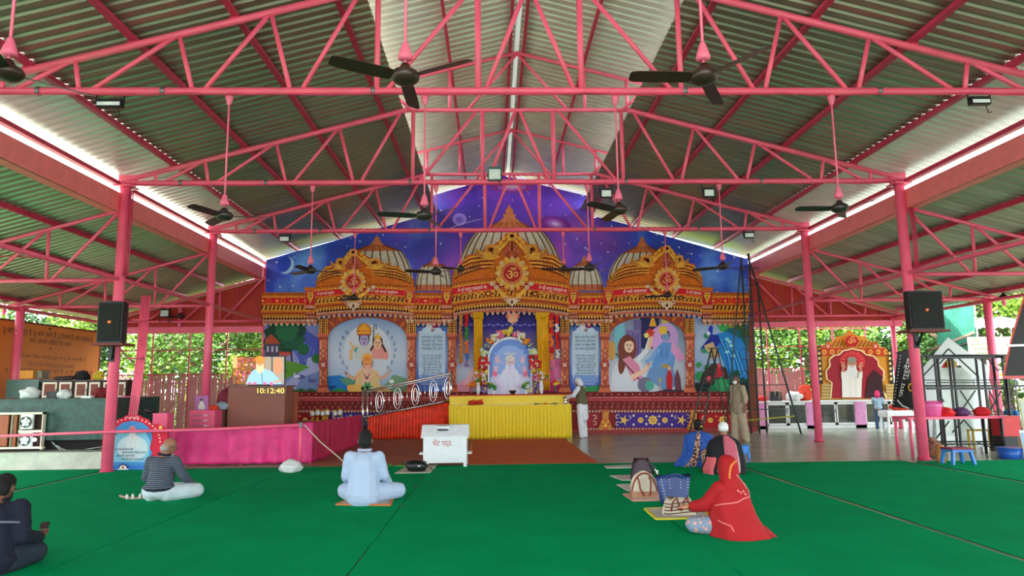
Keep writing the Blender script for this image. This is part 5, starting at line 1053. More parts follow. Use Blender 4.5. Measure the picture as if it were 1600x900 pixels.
# ---------------------------------------------------------------- altar
YA = 20.5; al = thing('altar_table', 'long altar table covered in glittering yellow cloth', 'altar', V(796, 687, YA)); xa, xb = V(701, 660, YA).x, V(893, 660, YA).x; zs = V(796, 633, YA).z; zt = V(796, 618, YA+.35).z
YEL = mat('yellow_sequin_cloth', S(244, 206, 30), .42, var=.28, scale=60, bump=.5, bscale=120); YEL2 = mat('yellow_cloth', S(238, 208, 56), .55, var=.2, scale=40, bump=.3, bscale=90)
MB().grid(drape((xa, YA), (xb, YA), zs, zs, .015, .025, 34, 2), 240, 10).build('skirt', YEL, al, True, solid=.004)
MB().box((xa, YA+.06, 0), (xb, 22.0, zs)).build('lower_table', YEL2, al); MB().box((xa-.01, YA-.02, zs-.03), (xb+.01, YA+.4, zs+.005)).build('front_ledge', YEL2, al, bevel=.01)
MB().box((xa, YA+.35, zs), (xb-.02, 22.0, zt)).build('upper_table', YEL2, al, bevel=.01); MB().box((xa-.02, YA+.32, zt), (xb, 22.02, zt+.03)).build('red_top_cloth', mat('red_top', S(190, 50, 36), .7), al, bevel=.008)
MB().box((xb, YA+.05, 0), (xb+.015, 21.9, zs)).build('side_cloth', YEL2, al)
ZT = zt+.032; ZL = zs+.006
# portrait in the niche
YP = 21.75; PM = lambda u, v, off: V(u, v, YP-off)
po = thing('arched_portrait', 'arched portrait of a white-bearded man with raised hands on the altar', 'portrait', V(796, 616, YP)); P = Print(PM, .001); arch = [(762, 616)]+[(797-35*math.cos(a), 560-34*math.sin(a)) for a in [pi*i/20 for i in range(21)]]+[(832, 616)]
P.poly(arch, S(240, 244, 250), .05, .0); P.k = 6; P.poly([(765, 616)]+[(797-32*math.cos(a), 561-31*math.sin(a)) for a in [pi*i/20 for i in range(21)]]+[(829, 616)], S(112, 150, 226))
P.ell(797, 575, 28, 36, S(150, 180, 236)); P.poly([(765, 616), (767, 590), (778, 585), (816, 585), (828, 590), (829, 616)], S(206, 214, 244))
for k in range(12): P.poly(star(768+k*5.4, 545+((k*37) % 30), .6, 1.4, 4), S(230, 238, 255))
elder(P, 797, 565, 24, robe=S(222, 224, 246), skin=S(222, 184, 190), beard=S(224, 222, 246), turban=S(228, 216, 210), hands=False, bust=2.1)
for m in (-1, 1): P.line([(797+m*12, 604), (797+m*25, 588)], 8, S(222, 212, 240), None, 6); P.line([(797+m*25, 590), (797+m*21, 572)], 7, S(222, 186, 206), None, 6); hand(P, 797+m*19.5, 564, 8, S(222, 190, 210), m*.1, -m); P.ell(797+m*24, 584, 5, 3.5, S(232, 120, 160), -m*.8, 10)
for k in range(9): P.ell(789+k*2, 552+(k % 2)*2, 1.2, 1, S(250, 244, 236), 0, 6)
P.build('print', po); bkp = MB().bar(V(797, 580, YP)+Vector((0, .06, 0)), V(797, 616, YP)+Vector((0, .2, 0)), .08, .03).build('back_strut', WD, po)
FLC = {'y': S(236, 206, 50), 'p': S(226, 110, 150), 'w': S(226, 220, 214), 'o': S(236, 120, 40), 'b': S(70, 110, 190), 'g': S(200, 216, 190), 'r': S(206, 24, 24), 'v': S(150, 120, 190), 'l': S(60, 140, 60), 'm': S(180, 60, 110)}
FM = {k: mat('petal_'+k, c, .7, var=.3, scale=30) for k, c in FLC.items()}
def bloom(mb, c, r, rr, n=7):
    for k in range(n):
        a = rr.uniform(0, 6.28); b = rr.uniform(-1, 1); mb.ball(c+Vector((math.cos(a)*r*.7, -abs(math.sin(a))*r*.5, b*r*.7)), r*rr.uniform(.35, .55), 6, 4)
fa = thing('flower_arch', 'arch of artificial flowers framing the altar portrait', 'flowers', V(797, 616, YP)); rr = random.Random(11)
for k, (x, y, c, r) in enumerate(((793, 519, 'y', .15), (781, 522, 'p', .13), (806, 521, 'p', .12), (773, 528, 'w', .13), (814, 526, 'w', .13), (766, 533, 'o', .11), (823, 533, 'o', .11), (761, 541, 'b', .12), (828, 541, 'b', .11), (757, 551, 'g', .13), (833, 549, 'g', .13), (755, 563, 'r', .13), (760, 571, 'r', .12), (752, 572, 'r', .11), (833, 562, 'r', .13), (839, 569, 'r', .12), (832, 573, 'r', .11), (757, 583, 'y', .1), (836, 582, 'y', .1), (756, 590, 'y', .08), (837, 592, 'p', .11), (758, 598, 'm', .1), (838, 602, 'v', .11), (768, 602, 'l', .1), (822, 602, 'l', .1), (758, 609, 'v', .1), (828, 610, 'w', .1), (838, 611, 'v', .08))):
    mb = MB(); bloom(mb, V(x, y, YP-.1), r, rr, 11); mb.m = 0; o = mb.build('flower_cluster', FM[c], fa, True); o['kind'] = 'stuff'
    mb = MB(); 
    for q in range(3): mb.ball(V(x, y, YP-.1)+Vector((rr.uniform(-.06, .06), -.1, rr.uniform(-.06, .06))), .03, 6, 4)
    o = mb.build('flower_centre', FM['w' if c in 'rpy' else 'y'], fa, True); o['kind'] = 'stuff'
MB().path([PM(u, v, -.04) for u, v in arch], .03, 6, False).build('frame_wire', BLACKM, fa)
def vase(px, py, Y, z, label, cols, vm, h=.28, r=.06, spread=.17, seed=1):
    c = V(px, py, Y); c.z = z; t = thing('flower_vase', label, 'vase', c, 'vases on the altar'); MB().lathe([(r*.6, 0), (r*.8, h*.2), (r, h*.55), (r*.6, h*.85), (r*.85, h), (r*.7, h), (r*.4, h*.8)], c, 12).build('vase', vm, t, True); rr = random.Random(seed)
    for k, cc in enumerate(cols):
        mb = MB(); 
        for q in range(2): bloom(mb, c+Vector((rr.uniform(-spread, spread), rr.uniform(-.06, .04), h+.06+rr.random()*spread*1.3)), .055, rr, 6)
        o = mb.build('blossoms', FM[cc], t, True); o['kind'] = 'stuff'
    MB().path([c+Vector((0, 0, h*.6)), c+Vector((.01, 0, h+.12))], .02, 5).build('stems', FM['l'], t); return t
CER = mat('white_ceramic', S(226, 226, 230), .2)
vase(747, 614, 21.3, ZT, 'white vase of white and pink flowers beside the yellow curtain', 'wwwplm', CER, .36, .07, .18, 2); vase(846, 614, 21.3, ZT, 'white vase of white and red flowers beside the other curtain', 'wwwrlm', CER, .4, .07, .2, 3)
vase(736, 616, 21.0, ZT, 'small dark red vase with orange marigolds', 'oooo', mat('dark_red_vase', S(120, 30, 34), .3), .2, .05, .1, 4); vase(868, 616, 21.0, ZT, 'small dark vase with red and yellow roses', 'ryro', mat('dark_vase', S(70, 30, 34), .3), .2, .05, .1, 5)
vase(771, 616, 21.2, ZT, 'small pot with green sprigs before the portrait', 'lll', CER, .12, .05, .09, 6); vase(822, 616, 21.2, ZT, 'small pot with green and white sprigs', 'lwl', CER, .12, .05, .09, 7)
bw = MB(); c = V(801, 615, 21.0); c.z = ZT; bw.lathe([(.05, 0), (.06, .02), (.1, .08), (.115, .12), (.1, .12), (.07, .05)], c, 16); o = bw.build('bowl', mat('dark_copper', S(70, 46, 40), .4, metal=.5), None, True); tag(o, 'dark copper bowl in front of the portrait', 'bowl')
def on_ledge(px, Y=20.7): c = V(px, 632, Y); c.z = ZL; return c
c = on_ledge(743); pt = thing('flower_platter', 'platter heaped with red and orange petals on the yellow ledge', 'platter', c); MB().lathe([(.2, 0), (.26, .03), (.25, .035), (.19, .01)], c, 20).build('platter', GOLD, pt, True); mb = MB(); rr = random.Random(8)
for k in range(40): mb.ball(c+Vector((rr.uniform(-.2, .2), rr.uniform(-.1, .1), .03+rr.random()*.08)), .035, 6, 4)
o = mb.build('petals', FM['r'], pt, True); o['kind'] = 'stuff'; mb = MB()
for k in range(14): mb.ball(c+Vector((rr.uniform(-.12, .2), rr.uniform(-.1, .1), .09+rr.random()*.06)), .035, 6, 4)
o = mb.build('marigolds', FM['o'], pt, True); o['kind'] = 'stuff'
c = on_ledge(884); ja = thing('steel_pot', 'small steel pot on the end of the yellow ledge', 'pot', c); MB().lathe([(.06, 0), (.075, .04), (.07, .1), (.045, .13), (.06, .15)], c, 14).build('body', STEEL, ja, True); MB().lathe([(.058, .15), (.05, .165), (.012, .18), (.012, .2)], c, 12).build('lid', STEEL, ja, True)
for k, (px, rx) in enumerate(((838, .1), (852, .12), (866, .1))):
    c = on_ledge(px, 20.68); tr = thing('offering_tray', ['dark tray with a ladle', 'brass tray with red powder', 'dark tray with incense holder'][k]+' on the yellow ledge', 'tray', c, 'trays on the altar ledge'); MB().lathe([(rx, 0), (rx+.03, .02), (rx+.02, .024), (rx-.01, .006)], c, 16).build('tray', [BLACKM, GOLD, BLACKM][k], tr, True); MB().ball(c+Vector((0, 0, .025)), (.05, .04, .022), 8, 5).build('contents', [STEEL, FM['r'], GOLD][k], tr, True)
mb = MB(); rr = random.Random(10)
for k in range(120): c = on_ledge(rr.uniform(706, 890), 20.56+rr.random()*.1); mb.ball(c+Vector((0, 0, .012)), .014, 5, 3)
o = mb.build('white_petals', FM['w']); tag(o, 'scattered white petals along the yellow ledge', 'petals', None, 'stuff')
# curtains and garlands in the niche
CUR = mat('yellow_curtain', S(226, 170, 10), .6, var=.15, scale=5)
for x0, x1, yb, lb in ((740, 754, 606, 'yellow curtain hanging beside the orange and green garland'), (838, 857, 610, 'wider yellow curtain hanging beside the red garland')):
    a, b = V(x0, 488, 22.0), V(x1, 488, 22.0); zb = V(x0, yb, 22.0).z; t = thing('niche_curtain', lb, 'curtain', ((a.x+b.x)/2, 22.0, zb), 'niche curtains')
    MB().grid(drape((a.x, 22.0), (b.x, 22.0), a.z-.1, a.z-.1, zb, .035, 5, 7), 50, 12).build('drop', CUR, t, True, solid=.006); MB().grid(drape((a.x-.03, 21.97), (b.x+.03, 21.97), a.z, a.z, a.z-.22, .03, 7, 2), 40, 4).build('gathered_top', CUR, t, True, solid=.006); MB().tube((a.x-.06, 22.03, a.z-.03), (b.x+.06, 22.03, a.z-.03), .015).build('rod', BLACKM, t)
def garland(px, y0, y1, cols, label, w=.06):
    a, b = V(px, y0, 21.95), V(px, y1, 21.95); t = thing('garland', label, 'garland', b, 'garlands in the niche'); n = len(cols); rr = random.Random(px)
    for i, cc in enumerate(cols):
        mb = MB(); k = int((a.z-b.z)/n/.055)+1
        for q in range(k):
            z = a.z-(a.z-b.z)*(i+(q+.5)/k)/n
            for e in range(3): mb.ball((a.x+rr.uniform(-w, w)*.6, 21.95+rr.uniform(-.03, .03), z+rr.uniform(-.015, .015)), w*.55, 6, 4)
        o = mb.build('flower_string', FM[cc], t, True); o['kind'] = 'stuff'
    MB().tube((a.x, 21.97, a.z+.1), b, .006, 4).build('thread', FM['w'], t); return t
FM['d'] = mat('marigold_dry', S(196, 130, 60), .8, var=.3, scale=30)
garland(720, 490, 567, 'dddd', 'long tan marigold garland next to the carved pillar', .07); garland(729, 490, 573, 'rrlloobv', 'multicolour cloth flower garland beside the tan garland', .07)
garland(861, 490, 573, 'roroorop', 'long orange and red marigold garland by the far curtain', .09); garland(870, 492, 560, 'rwrrw', 'red and white rose garland beside the orange one', .07)
# ---------------------------------------------------------------- donation box
db = thing('donation_box', 'white metal donation box with sloping lid and red lettering', 'box', V(695, 729, 13.65)); lo, hi = bpx(661, 683, 729, 724, 13.65, .6); WM = mat('white_metal_paint', S(222, 226, 230), .35, var=.06, scale=12, bump=.06)
x0, x1, zb, zt = lo[0], hi[0], lo[2], hi[2]; MB().box((x0, 13.65, zb), (x1, 14.25, zt)).build('body', WM, db, bevel=.006); zr = V(661, 664, 13.9).z
MB().loft([[(x, 13.61, zt-.005), (x, 13.61, zt+.02), (x, 13.85, zr), (x, 14.05, zr), (x, 14.29, zt+.02), (x, 14.29, zt-.005)] for x in (x0-.04, x1+.04)]).build('lid', WM, db)
for x in (x0+.03, x1-.03):
    for y in (13.69, 14.2): MB().box((x-.03, y-.03, 0.012), (x+.03, y+.03, zb)).build('leg', WM, db)
for x, s in ((x0, -1), (x1, 1)): MB().box((min(x, x+s*.09), 13.8, zt-.33), (max(x, x+s*.09), 14.1, zt-.3)).build('side_handle', WM, db)
sl = V(692, 669, 13.7); MB().loft([[(x, 13.74, zr-.1), (x, 13.66, zr-.06), (x, 13.68, zr-.02), (x, 13.86, zr+.01)] for x in (sl.x-.12, sl.x+.12)]).build('slot_hood', WM, db); MB().box((sl.x-.1, 13.665, zr-.1), (sl.x+.1, 13.74, zr-.075)).build('slot', BLACK, db)
P = Print(lambda u, v, off: V(u, v, 13.645-off)); P.text('भेंट पा', 687.2, 693.3, 12, S(190, 84, 78), 22.5)
RC = S(190, 84, 78); P.line([(698, 689.4), (704.8, 689.4)], .8, RC); P.line([(703.4, 689.2), (703.4, 697)], .85, RC); P.line([(703.4, 692.4), (700.2, 692.4), (698.7, 694), (699.6, 696.8)], .85, RC); P.line([(703.2, 694), (698.8, 697.4)], .75, RC); P.build('lettering', db)
lab = flat((x0+.3, 13.86-.02, zr-.015), (1, 0, 0), (0, -.24, -(zr-zt-.02)), (0, -.6, .8)); P = Print(lab, .002); P.rect(-.06, .02, .14, .3, S(196, 30, 34)); P.rect(.36, .02, .5, .3, S(196, 30, 34)); P.text('ॐ दान', .04, .14, .14, S(250, 236, 230), .15); P.text('सेवा', .43, .14, .14, S(250, 236, 230), .1); P.build('red_label', db)
# bags
def bag_black():
    c = G(651, 737, .03); t = thing('shoulder_bag', 'black shoulder bag lying on the crumpled mat', 'bag', c); mb = MB(); rings = []
    for i in range(9):
        u = i/8; x = -.2+.4*u; s = (1-abs(2*u-1)**4)**.5*.9+.1; rings.append([(c.x+x, c.y+.1*s*math.cos(a), c.z+.1+.1*s*math.sin(a)*(1 if math.sin(a) > 0 else .98)) for a in [2*pi*k/14 for k in range(14)]])
    mb.loft(rings).build('body', BLACK, t, True); MB().path([c+Vector((-.18, -.05, .16)), c+Vector((-.05, -.1, .21)), c+Vector((.1, -.1, .19)), c+Vector((.22, -.06, .09)), c+Vector((.3, -.02, .02))], .012, 6).build('strap', BLACKM, t); MB().box((c.x+.03, c.y-.105, c.z+.1), (c.x+.07, c.y-.098, c.z+.12)).build('tag', WHITE, t); MB().path([c+Vector((-.19, -.03, .17)), c+Vector((0, -.04, .2)), c+Vector((.19, -.03, .17))], .006, 4).build('zip', GREYM, t)
bag_black()
def handbag(px, py, w, h, d, label, body, trim, kind, rot=0):
    c = G(px, py, .028); t = thing('handbag', label, 'bag', c); Rz = Matrix.Rotation(rot, 4, 'Z'); T = lambda x, y, z: c+(Rz @ Vector((x, y, z)))
    rings = []; n = 18
    for i in range(8):
        z = h*i/7
        if kind == 'dome': s = math.sqrt(max(0, 1-(max(0, i/7-.35)/.66)**2)) if i/7 > .35 else 1; sd_ = 1-.55*i/7
        elif kind == 'tote': s = .82+.3*i/7; sd_ = 1-.7*i/7
        elif kind == 'slump': s = 1-.35*(i/7)**2; sd_ = 1-.5*i/7
        else: s = 1-.4*i/7; sd_ = 1-.6*i/7
        rings.append([T(w/2*s*(abs(math.cos(a))**.6)*(1 if math.cos(a) > 0 else -1), d/2*sd_*(abs(math.sin(a))**.7)*(1 if math.sin(a) > 0 else -1), z+(.03*math.sin(a*3) if kind != 'dome' and i > 4 else 0)) for a in [2*pi*k/n for k in range(n)]])
    MB().loft(rings).build('body', body, t, True); return t, T
PUR = mat('dark_purple_leather', S(52, 24, 40), .5, bump=.2); TAN = mat('tan_leather', S(170, 120, 90), .6); CRB = mat('cream_canvas', S(206, 194, 172), .8, bump=.2, bscale=150); REDL = mat('red_brown_leather', S(140, 52, 40), .5); NAVY = mat('navy_leather', S(34, 58, 116), .45, bump=.1)
t, T = handbag(1003, 750, .36, .32, .2, 'dark purple slouchy bag behind the cream dome bag', PUR, None, 'slump'); MB().path([T(-.1, 0, .28), T(.1, -.03, .26), T(.2, -.05, .2), T(.18, -.06, .1)], .02, 6).build('strap', PUR, t, True); MB().ball(T(.2, -.06, .16), .018, 8, 5).build('buckle', WHITE, t)
t, T = handbag(1006, 776, .36, .34, .2, 'cream dome bag with red-brown trim and tan base', CRB, None, 'dome'); 
MB().path([T(.175*math.cos(a), -.075+.02*abs(math.cos(a)), .02+.30*math.sin(a)) for a in [pi*k/16 for k in range(17)]], .012, 6).build('piping', REDL, t, True); b0 = MB(); b0.loft([[T(x*.362/2*1.01, y*.21/2, z) for x, y in ((-1, -.7), (-.6, -1), (.6, -1), (1, -.7), (1, .7), (.6, 1), (-.6, 1), (-1, .7))] for z in (0, .08)]); b0.build('base_panel', TAN, t)
for s in (-1, 1): MB().path([T(s*.08-.02, -.085, .27), T(s*.08, -.11, .22), T(s*.07, -.12, .12), T(s*.04+.02, -.115, .03)], .011, 6).build('handle', REDL, t, True)
t, T = handbag(1053, 785, .42, .33, .18, 'navy blue tote bag with rows of white studs', NAVY, None, 'tote', .05)
for k, x in enumerate((-.14, -.06, .06, .14)):
    mb = MB()
    for q in range(7 if k in (0, 3) else 4): mb.ball(T(x*(1+.25*(1-q/8)), -.065-.012*q+.0, .3-.035*q), .007, 6, 4)
    o = mb.build('studs', WHITE, t); o['kind'] = 'stuff'
MB().path([T(-.08, -.05, .3), T(-.04, -.08, .36), T(.06, -.08, .36), T(.1, -.05, .3)], .012, 6).build('handle', NAVY, t, True)
bt = thing('water_bottle', 'small clear bottle with white cap standing in the navy tote', 'bottle', G(1031, 778, .028)); c = Vector(bt.location)+Vector((.0, .1, 0)); MB().lathe([(.03, 0), (.033, .05), (.033, .25), (.012, .3), (.012, .32)], c, 12).build('body', CER, bt, True); MB().lathe([(.015, .32), (.015, .35)], c, 10).build('cap', WHITE, bt)
t, T = handbag(1061, 803, .4, .17, .2, 'slumped cream and brown striped bag under the woman\'s hand', CRB, None, 'slump', -.05); BRS = mat('brown_stripe', S(90, 62, 50), .8)
for q in range(4): MB().path([T(.19*(1-.03*q)*math.cos(a), -.098*(1-.12*q)-.003, .03+.035*q+.012*math.sin(a*2)) for a in [pi-pi*k/10 for k in range(11)]] , .006, 4).build('stripe', BRS, t, True)
for s in (-1, 1): MB().path([T(s*.06-.05, -.1, .05), T(s*.06-.03, -.11, .15), T(s*.06+.02, -.09, .2), T(s*.06+.06, -.1, .06)], .011, 6).build('handle', REDL, t, True)
# ---------------------------------------------------------------- right hand side: scaffold, ladder, counter, shrine
def P3(mb, pts, r, n=6): mb.path(pts, r, n); return mb
YS = 21.3; IRON = mat('scaffold_iron', S(70, 78, 74), .5, metal=.4)
sf = thing('scaffold_tower', 'tall thin scaffold tower with ladder rungs before the end of the mural', 'scaffold', V(1190, 690, YS)*1)
def fv(px, py, Y): p = V(px, py, Y); p.z = max(p.z, 0.0); return p
def rod(name, a, b, r, m, par, n=6): return MB().tube(a, b, r, n).build(name, m, par, True)
p1, p2 = V(1160, 400, YS), V(1176, 400, YS+.35)
for dx, dy, t in ((1158, 0, 402), (1170, 0, 396), (1184, .4, 440)): a = V(dx, t, YS+dy); rod('standard', (a.x, a.y, 0), a, .028, IRON, sf)
for y in (420, 446, 472, 503, 526, 562, 602, 640): rod('rung', V(1158, y, YS), V(1232 if y > 490 else 1186, y-1, YS+.05), .016, IRON, sf)
for y in (410, 434, 459, 488, 515, 545, 580, 620): rod('step_bar', V(1158, y, YS), V(1170, y, YS), .012, IRON, sf)
rod('brace', V(1168, 397, YS-.03), fv(1253, 690, YS-.6), .028, IRON, sf); rod('brace', V(1158, 404, YS), fv(1136, 660, YS-.3), .02, IRON, sf)
rod('yellow_pole', V(1166, 657, YS-.1), V(1243, 650, YS-.45), .024, mat('yellow_bamboo', S(186, 176, 60), .6), sf)
# step ladder
ld = thing('step_ladder', 'tall A-frame iron step ladder standing before the peacock painting', 'ladder', fv(1110, 690, 20.6)); top = [V(1112, 545, 20.9), V(1121, 545, 20.9)]
ft = [fv(1076, 694, 20.3), fv(1096, 694, 20.3)]; bk_ = [V(1137, 670, 21.6), V(1148, 670, 21.6)]
for q in (0, 1): bk_[q].z = 0
for q in (0, 1): ft[q].z = 0; rod('front_rail', ft[q], top[q], .024, IRON, ld); rod('rear_rail', bk_[q], top[q]+Vector((.02, .06, 0)), .02, IRON, ld)
for k in range(1, 11): t_ = k/11; rod('rung', ft[0].lerp(top[0], t_), ft[1].lerp(top[1], t_), .014, IRON, ld)
MB().box(top[0]+Vector((-.06, -.1, 0)), top[1]+Vector((.06, .16, .03))).build('top_step', IRON, ld)
rod('hinge_rod', ft[0].lerp(top[0], .5), bk_[0].lerp(top[0], .5), .01, IRON, ld)
# counters
YC = 23.2; dc = thing('display_counter', 'long white display counter with glass doors and pink pilasters', 'counter', V(1310, 672, YC)); LIL = mat('lilac_pink_panel', S(216, 140, 190), .5); lo, hi = bpx(1184, 624, 1442, 671, YC, .6); zc = hi[2]; x0c, x1c = lo[0], hi[0]
MB().box((x0c, YC+.12, 0), (x1c, YC+.6, zc-.04)).build('carcass', mat('dark_interior', S(54, 56, 54), .8), dc); MB().box((x0c-.05, YC-.06, zc-.05), (x1c+.05, YC+.62, zc)).build('counter_top', WHITE, dc, bevel=.01)
MB().box((x0c, YC-.02, 0), (x1c, YC+.12, .1)).build('base_board', WHITE, dc)
for a, b in ((1184, 1198), (1262, 1276), (1338, 1352), (1430, 1442)): lo, hi = bpx(a, 630, b, 671, YC-.02, .14); MB().box((lo[0], lo[1], 0), (hi[0], hi[1], zc-.05)).build('pilaster', LIL, dc)
gl = bpy.data.materials.new('door_glass'); gl.use_nodes = True; _b = gl.node_tree.nodes['Principled BSDF']; _b.inputs['Base Color'].default_value = (.1, .11, .1, 1); _b.inputs['Roughness'].default_value = .04; _b.inputs['Alpha'].default_value = .5
for a, b in ((1198, 1231), (1231, 1262), (1276, 1307), (1307, 1338), (1352, 1391), (1391, 1430)):
    lo, hi = bpx(a, 628, b, 670, YC, .03); z0, z1, xa, xb = .11, zc-.06, lo[0]+.02, hi[0]-.02; mb = MB(); w = .07
    mb.box((xa, YC, z0), (xa+w, YC+.03, z1)).box((xb-w, YC, z0), (xb, YC+.03, z1)).box((xa, YC, z0), (xb, YC+.03, z0+w)).box((xa, YC, z1-w), (xb, YC+.03, z1)); d = mb.build('door', WHITE, dc); MB().box((xa+w, YC+.01, z0+w), (xb-w, YC+.018, z1-w)).build('pane', gl, d); MB().box((xb-.05, YC-.02, .5), (xb-.03, YC, .62)).build('handle', GREYM, d)
    for z in (.36, .66): MB().box((xa+.05, YC+.05, z), (xb-.05, YC+.12, z+.02)).build('shelf', GREYM, dc)
    mb = MB(); rr = random.Random(a)
    for q in range(16): cx = rr.uniform(xa+.1, xb-.1); zz = rr.choice((.12, .38, .68)); mb.box((cx-.04, YC+.06, zz), (cx+.05, YC+.11, zz+rr.uniform(.06, .2)))
    o = mb.build('stored_goods', mat('stored_goods', S(120, 104, 92), .7, var=.7, scale=9), dc); o['kind'] = 'stuff'
c = V(1212, 622, YC+.2); c.z = zc; t = thing('handbag', 'black handbag with looped handle on the white display counter', 'bag', c); MB().loft([[c+Vector((x*(1-.12*k), y*(1-.3*k), .32*k)) for x, y in ((-.2, -.08), (.2, -.08), (.22, 0), (.2, .08), (-.2, .08), (-.22, 0))] for k in (0, .5, 1)]).build('body', BLACK, t, bevel=.02); MB().path([c+Vector((.02+.08*math.cos(a), -.1, .22+.14*math.sin(a))) for a in [-1.2+.4*k for k in range(13)]], .012, 6).build('handle', mat('pale_strap', S(170, 160, 130), .6), t, True)
def onc(px, dy=.2): c = V(px, 622, YC+dy); return c
bagz('plastic_bag', 'white plastic bag on the display counter beside red flowers', 'bag', 1241, 622, YC+.2, (.26, .18), PLAST, seed=41, z=zc); bagz('flower_heap', 'heap of orange and red cloth flowers on the display counter', 'flowers', 1258, 622, YC+.25, (.22, .3), mat('redorange_flowers', S(220, 60, 30), .8), seed=43, z=zc); bagz('red_cloth', 'small red cloth heap at the end of the display counter by the mural', 'cloth', 1190, 622, YC+.2, (.2, .1), REDC, seed=44, z=zc)
bt_ = MB().lathe([(.05, 0), (.055, .16), (.02, .24), (.02, .28)], onc(1246, .32).xy.to_3d()+Vector((0, 0, zc)), 12).build('bottle', mat('blue_bottle', S(60, 130, 190), .3), None, True); tag(bt_, 'blue bottle behind the white plastic bag on the counter', 'bottle')
# shrine
YH = 23.5; sh = thing('shrine_panel', 'arched golden shrine panel with a white-bearded man on red, standing on the counter', 'shrine', V(1338, 622, YH)); SHM = lambda u, v, off: V(u, v, YH-off)
out = [(1281, 624), (1276, 551), (1279, 544), (1287, 543), (1290, 536), (1301, 533), (1306, 526), (1318, 524), (1328, 515), (1338, 524), (1352, 526), (1358, 533), (1370, 535), (1376, 542), (1384, 544), (1387, 552), (1401, 624)]
P = Print(SHM, .0015); P.poly(out, S(206, 140, 44), .08, .0); P.k = 4
for k in range(16): P.line([(1288+k*6, 542), (1294+k*6, 532)], 2.2, S(150, 84, 26)) if 529 < 600 and 1 < k < 14 else None
P.rect(1282, 544, 1386, 556, S(190, 60, 30))
for k in range(9): P.ell(1288+k*12, 550, 3.6, 4, S(226, 176, 70), 0, 10); P.ell(1288+k*12, 550, 1.6, 2, S(190, 50, 30), 0, 8)
for m, q in ((1276, 1282), (1386, 1392)): P.poly([(m+1, 547), (q+1, 547), (q+5 if m > 1300 else q+4, 600), (m+5 if m > 1300 else m+4, 600)], S(40, 28, 26)); [P.ell(m+4+k*.5, 552+k*8, 2, 2.6, S(222, 196, 130), 0, 8) for k in range(6)]
P.rect(1284, 600, 1299, 623, S(186, 156, 90)); P.rect(1384, 600, 1398, 623, S(186, 156, 90))
for k in range(4): P.line([(1284, 604+k*5), (1299, 604+k*5)], 1, S(120, 84, 40)); P.line([(1384, 604+k*5), (1398, 604+k*5)], 1, S(120, 84, 40))
lobe = [(1299, 622), (1301, 598), (1293, 592), (1292, 580), (1298, 572), (1297, 562), (1304, 556), (1312, 555), (1318, 549), (1332, 546), (1346, 549), (1353, 555), (1364, 557), (1371, 564), (1372, 572), (1380, 580), (1380, 592), (1374, 598), (1384, 622)]
P.poly([(1338+(x-1338)*1.05, 590+(y-590)*1.05) if y < 615 else (1338+(x-1338)*1.05, y) for x, y in lobe], S(236, 214, 160)); P.poly(lobe, S(150, 22, 40)); P.ell(1332, 565, 20, 17, S(200, 40, 50))
for k in range(18): a = 2*pi*k/18; P.line([(1332+12*math.cos(a), 566+12*math.sin(a)), (1332+19*math.cos(a), 566+17*math.sin(a))], .8, S(236, 120, 100))
P.poly([(1352, 622), (1356, 590), (1366, 578), (1378, 588), (1382, 622)], S(56, 20, 30)); elder(P, 1331, 567, 24, robe=S(226, 222, 212), skin=S(196, 140, 110), turban=S(150, 150, 136), bust=2.25)
P.ell(1331, 533, 10, 9, S(190, 26, 30), 0, 18); P.text('ॐ', 1331, 533.5, 15, S(240, 190, 110))
for x in (1294, 1368): P.ell(x, 541 if x > 1300 else 541, 5, 4.6, S(190, 30, 30), 0, 14); swastika(P, x, 541, 2.6, S(244, 214, 180))
P.build('panel_print', sh); MB().bar(V(1300, 560, YH+.1), V(1300, 622, YH+.1)+Vector((0, .25, 0)), .05, .04).build('prop', WD, sh); MB().bar(V(1375, 560, YH+.1), V(1375, 622, YH+.1)+Vector((0, .25, 0)), .05, .04).build('prop', WD, sh)
# plastic table, black banner
tb = thing('plastic_table', 'white plastic table with red flowers near the display counter', 'table', G(1400, 676)); c = G(1402, 676); zz = V(1402, 641, c.y).z
MB().box((c.x-.42, c.y-.25, zz-.2), (c.x+.42, c.y+.25, zz)).build('table_top', WHITE, tb, bevel=.03)
for dx, dy in ((-.36, -.2), (.36, -.2), (-.36, .2), (.36, .2)): MB().bar((c.x+dx, c.y+dy, 0), (c.x+dx*.94, c.y+dy, zz-.2), .06, .05).build('leg', WHITE, tb)
bagz('flower_heap', 'red and orange petals heaped on the white plastic table', 'flowers', 1405, 640, c.y, (.26, .12), mat('redorange_flowers', S(220, 60, 30), .8), seed=51, z=zz)
bn = thing('black_banner', 'black cloth banner with white writing tied behind the scaffold frames', 'banner', V(1415, 640, 19.2)); BNM = lambda u, v, off: V(u, v, 19.2-off); P = Print(BNM, .002); P.poly([(1402, 552), (1434, 543), (1432, 640), (1394, 636), (1398, 590)], S(30, 28, 30), .01, .0); P.k = 3
for k in range(16): P.ell(1407-k*.7, 556+k*5, .9, .9, S(220, 220, 216), 0, 6)
P.text('जय गुरुदेव', 1414, 590, 9, S(224, 222, 214), 62, rot=-1.35); P.ell(1424, 605, 6, 7, S(190, 150, 60), 0, 12); P.ell(1424, 605, 3.4, 4.4, S(60, 40, 20), 0, 10); P.line([(1402, 625), (1410, 634), (1420, 638)], 2, S(220, 220, 216)); P.build('cloth', bn); MB().tube(V(1400, 552, 19.22), V(1436, 542, 19.22), .02).build('tie_rod', BLACKM, bn)
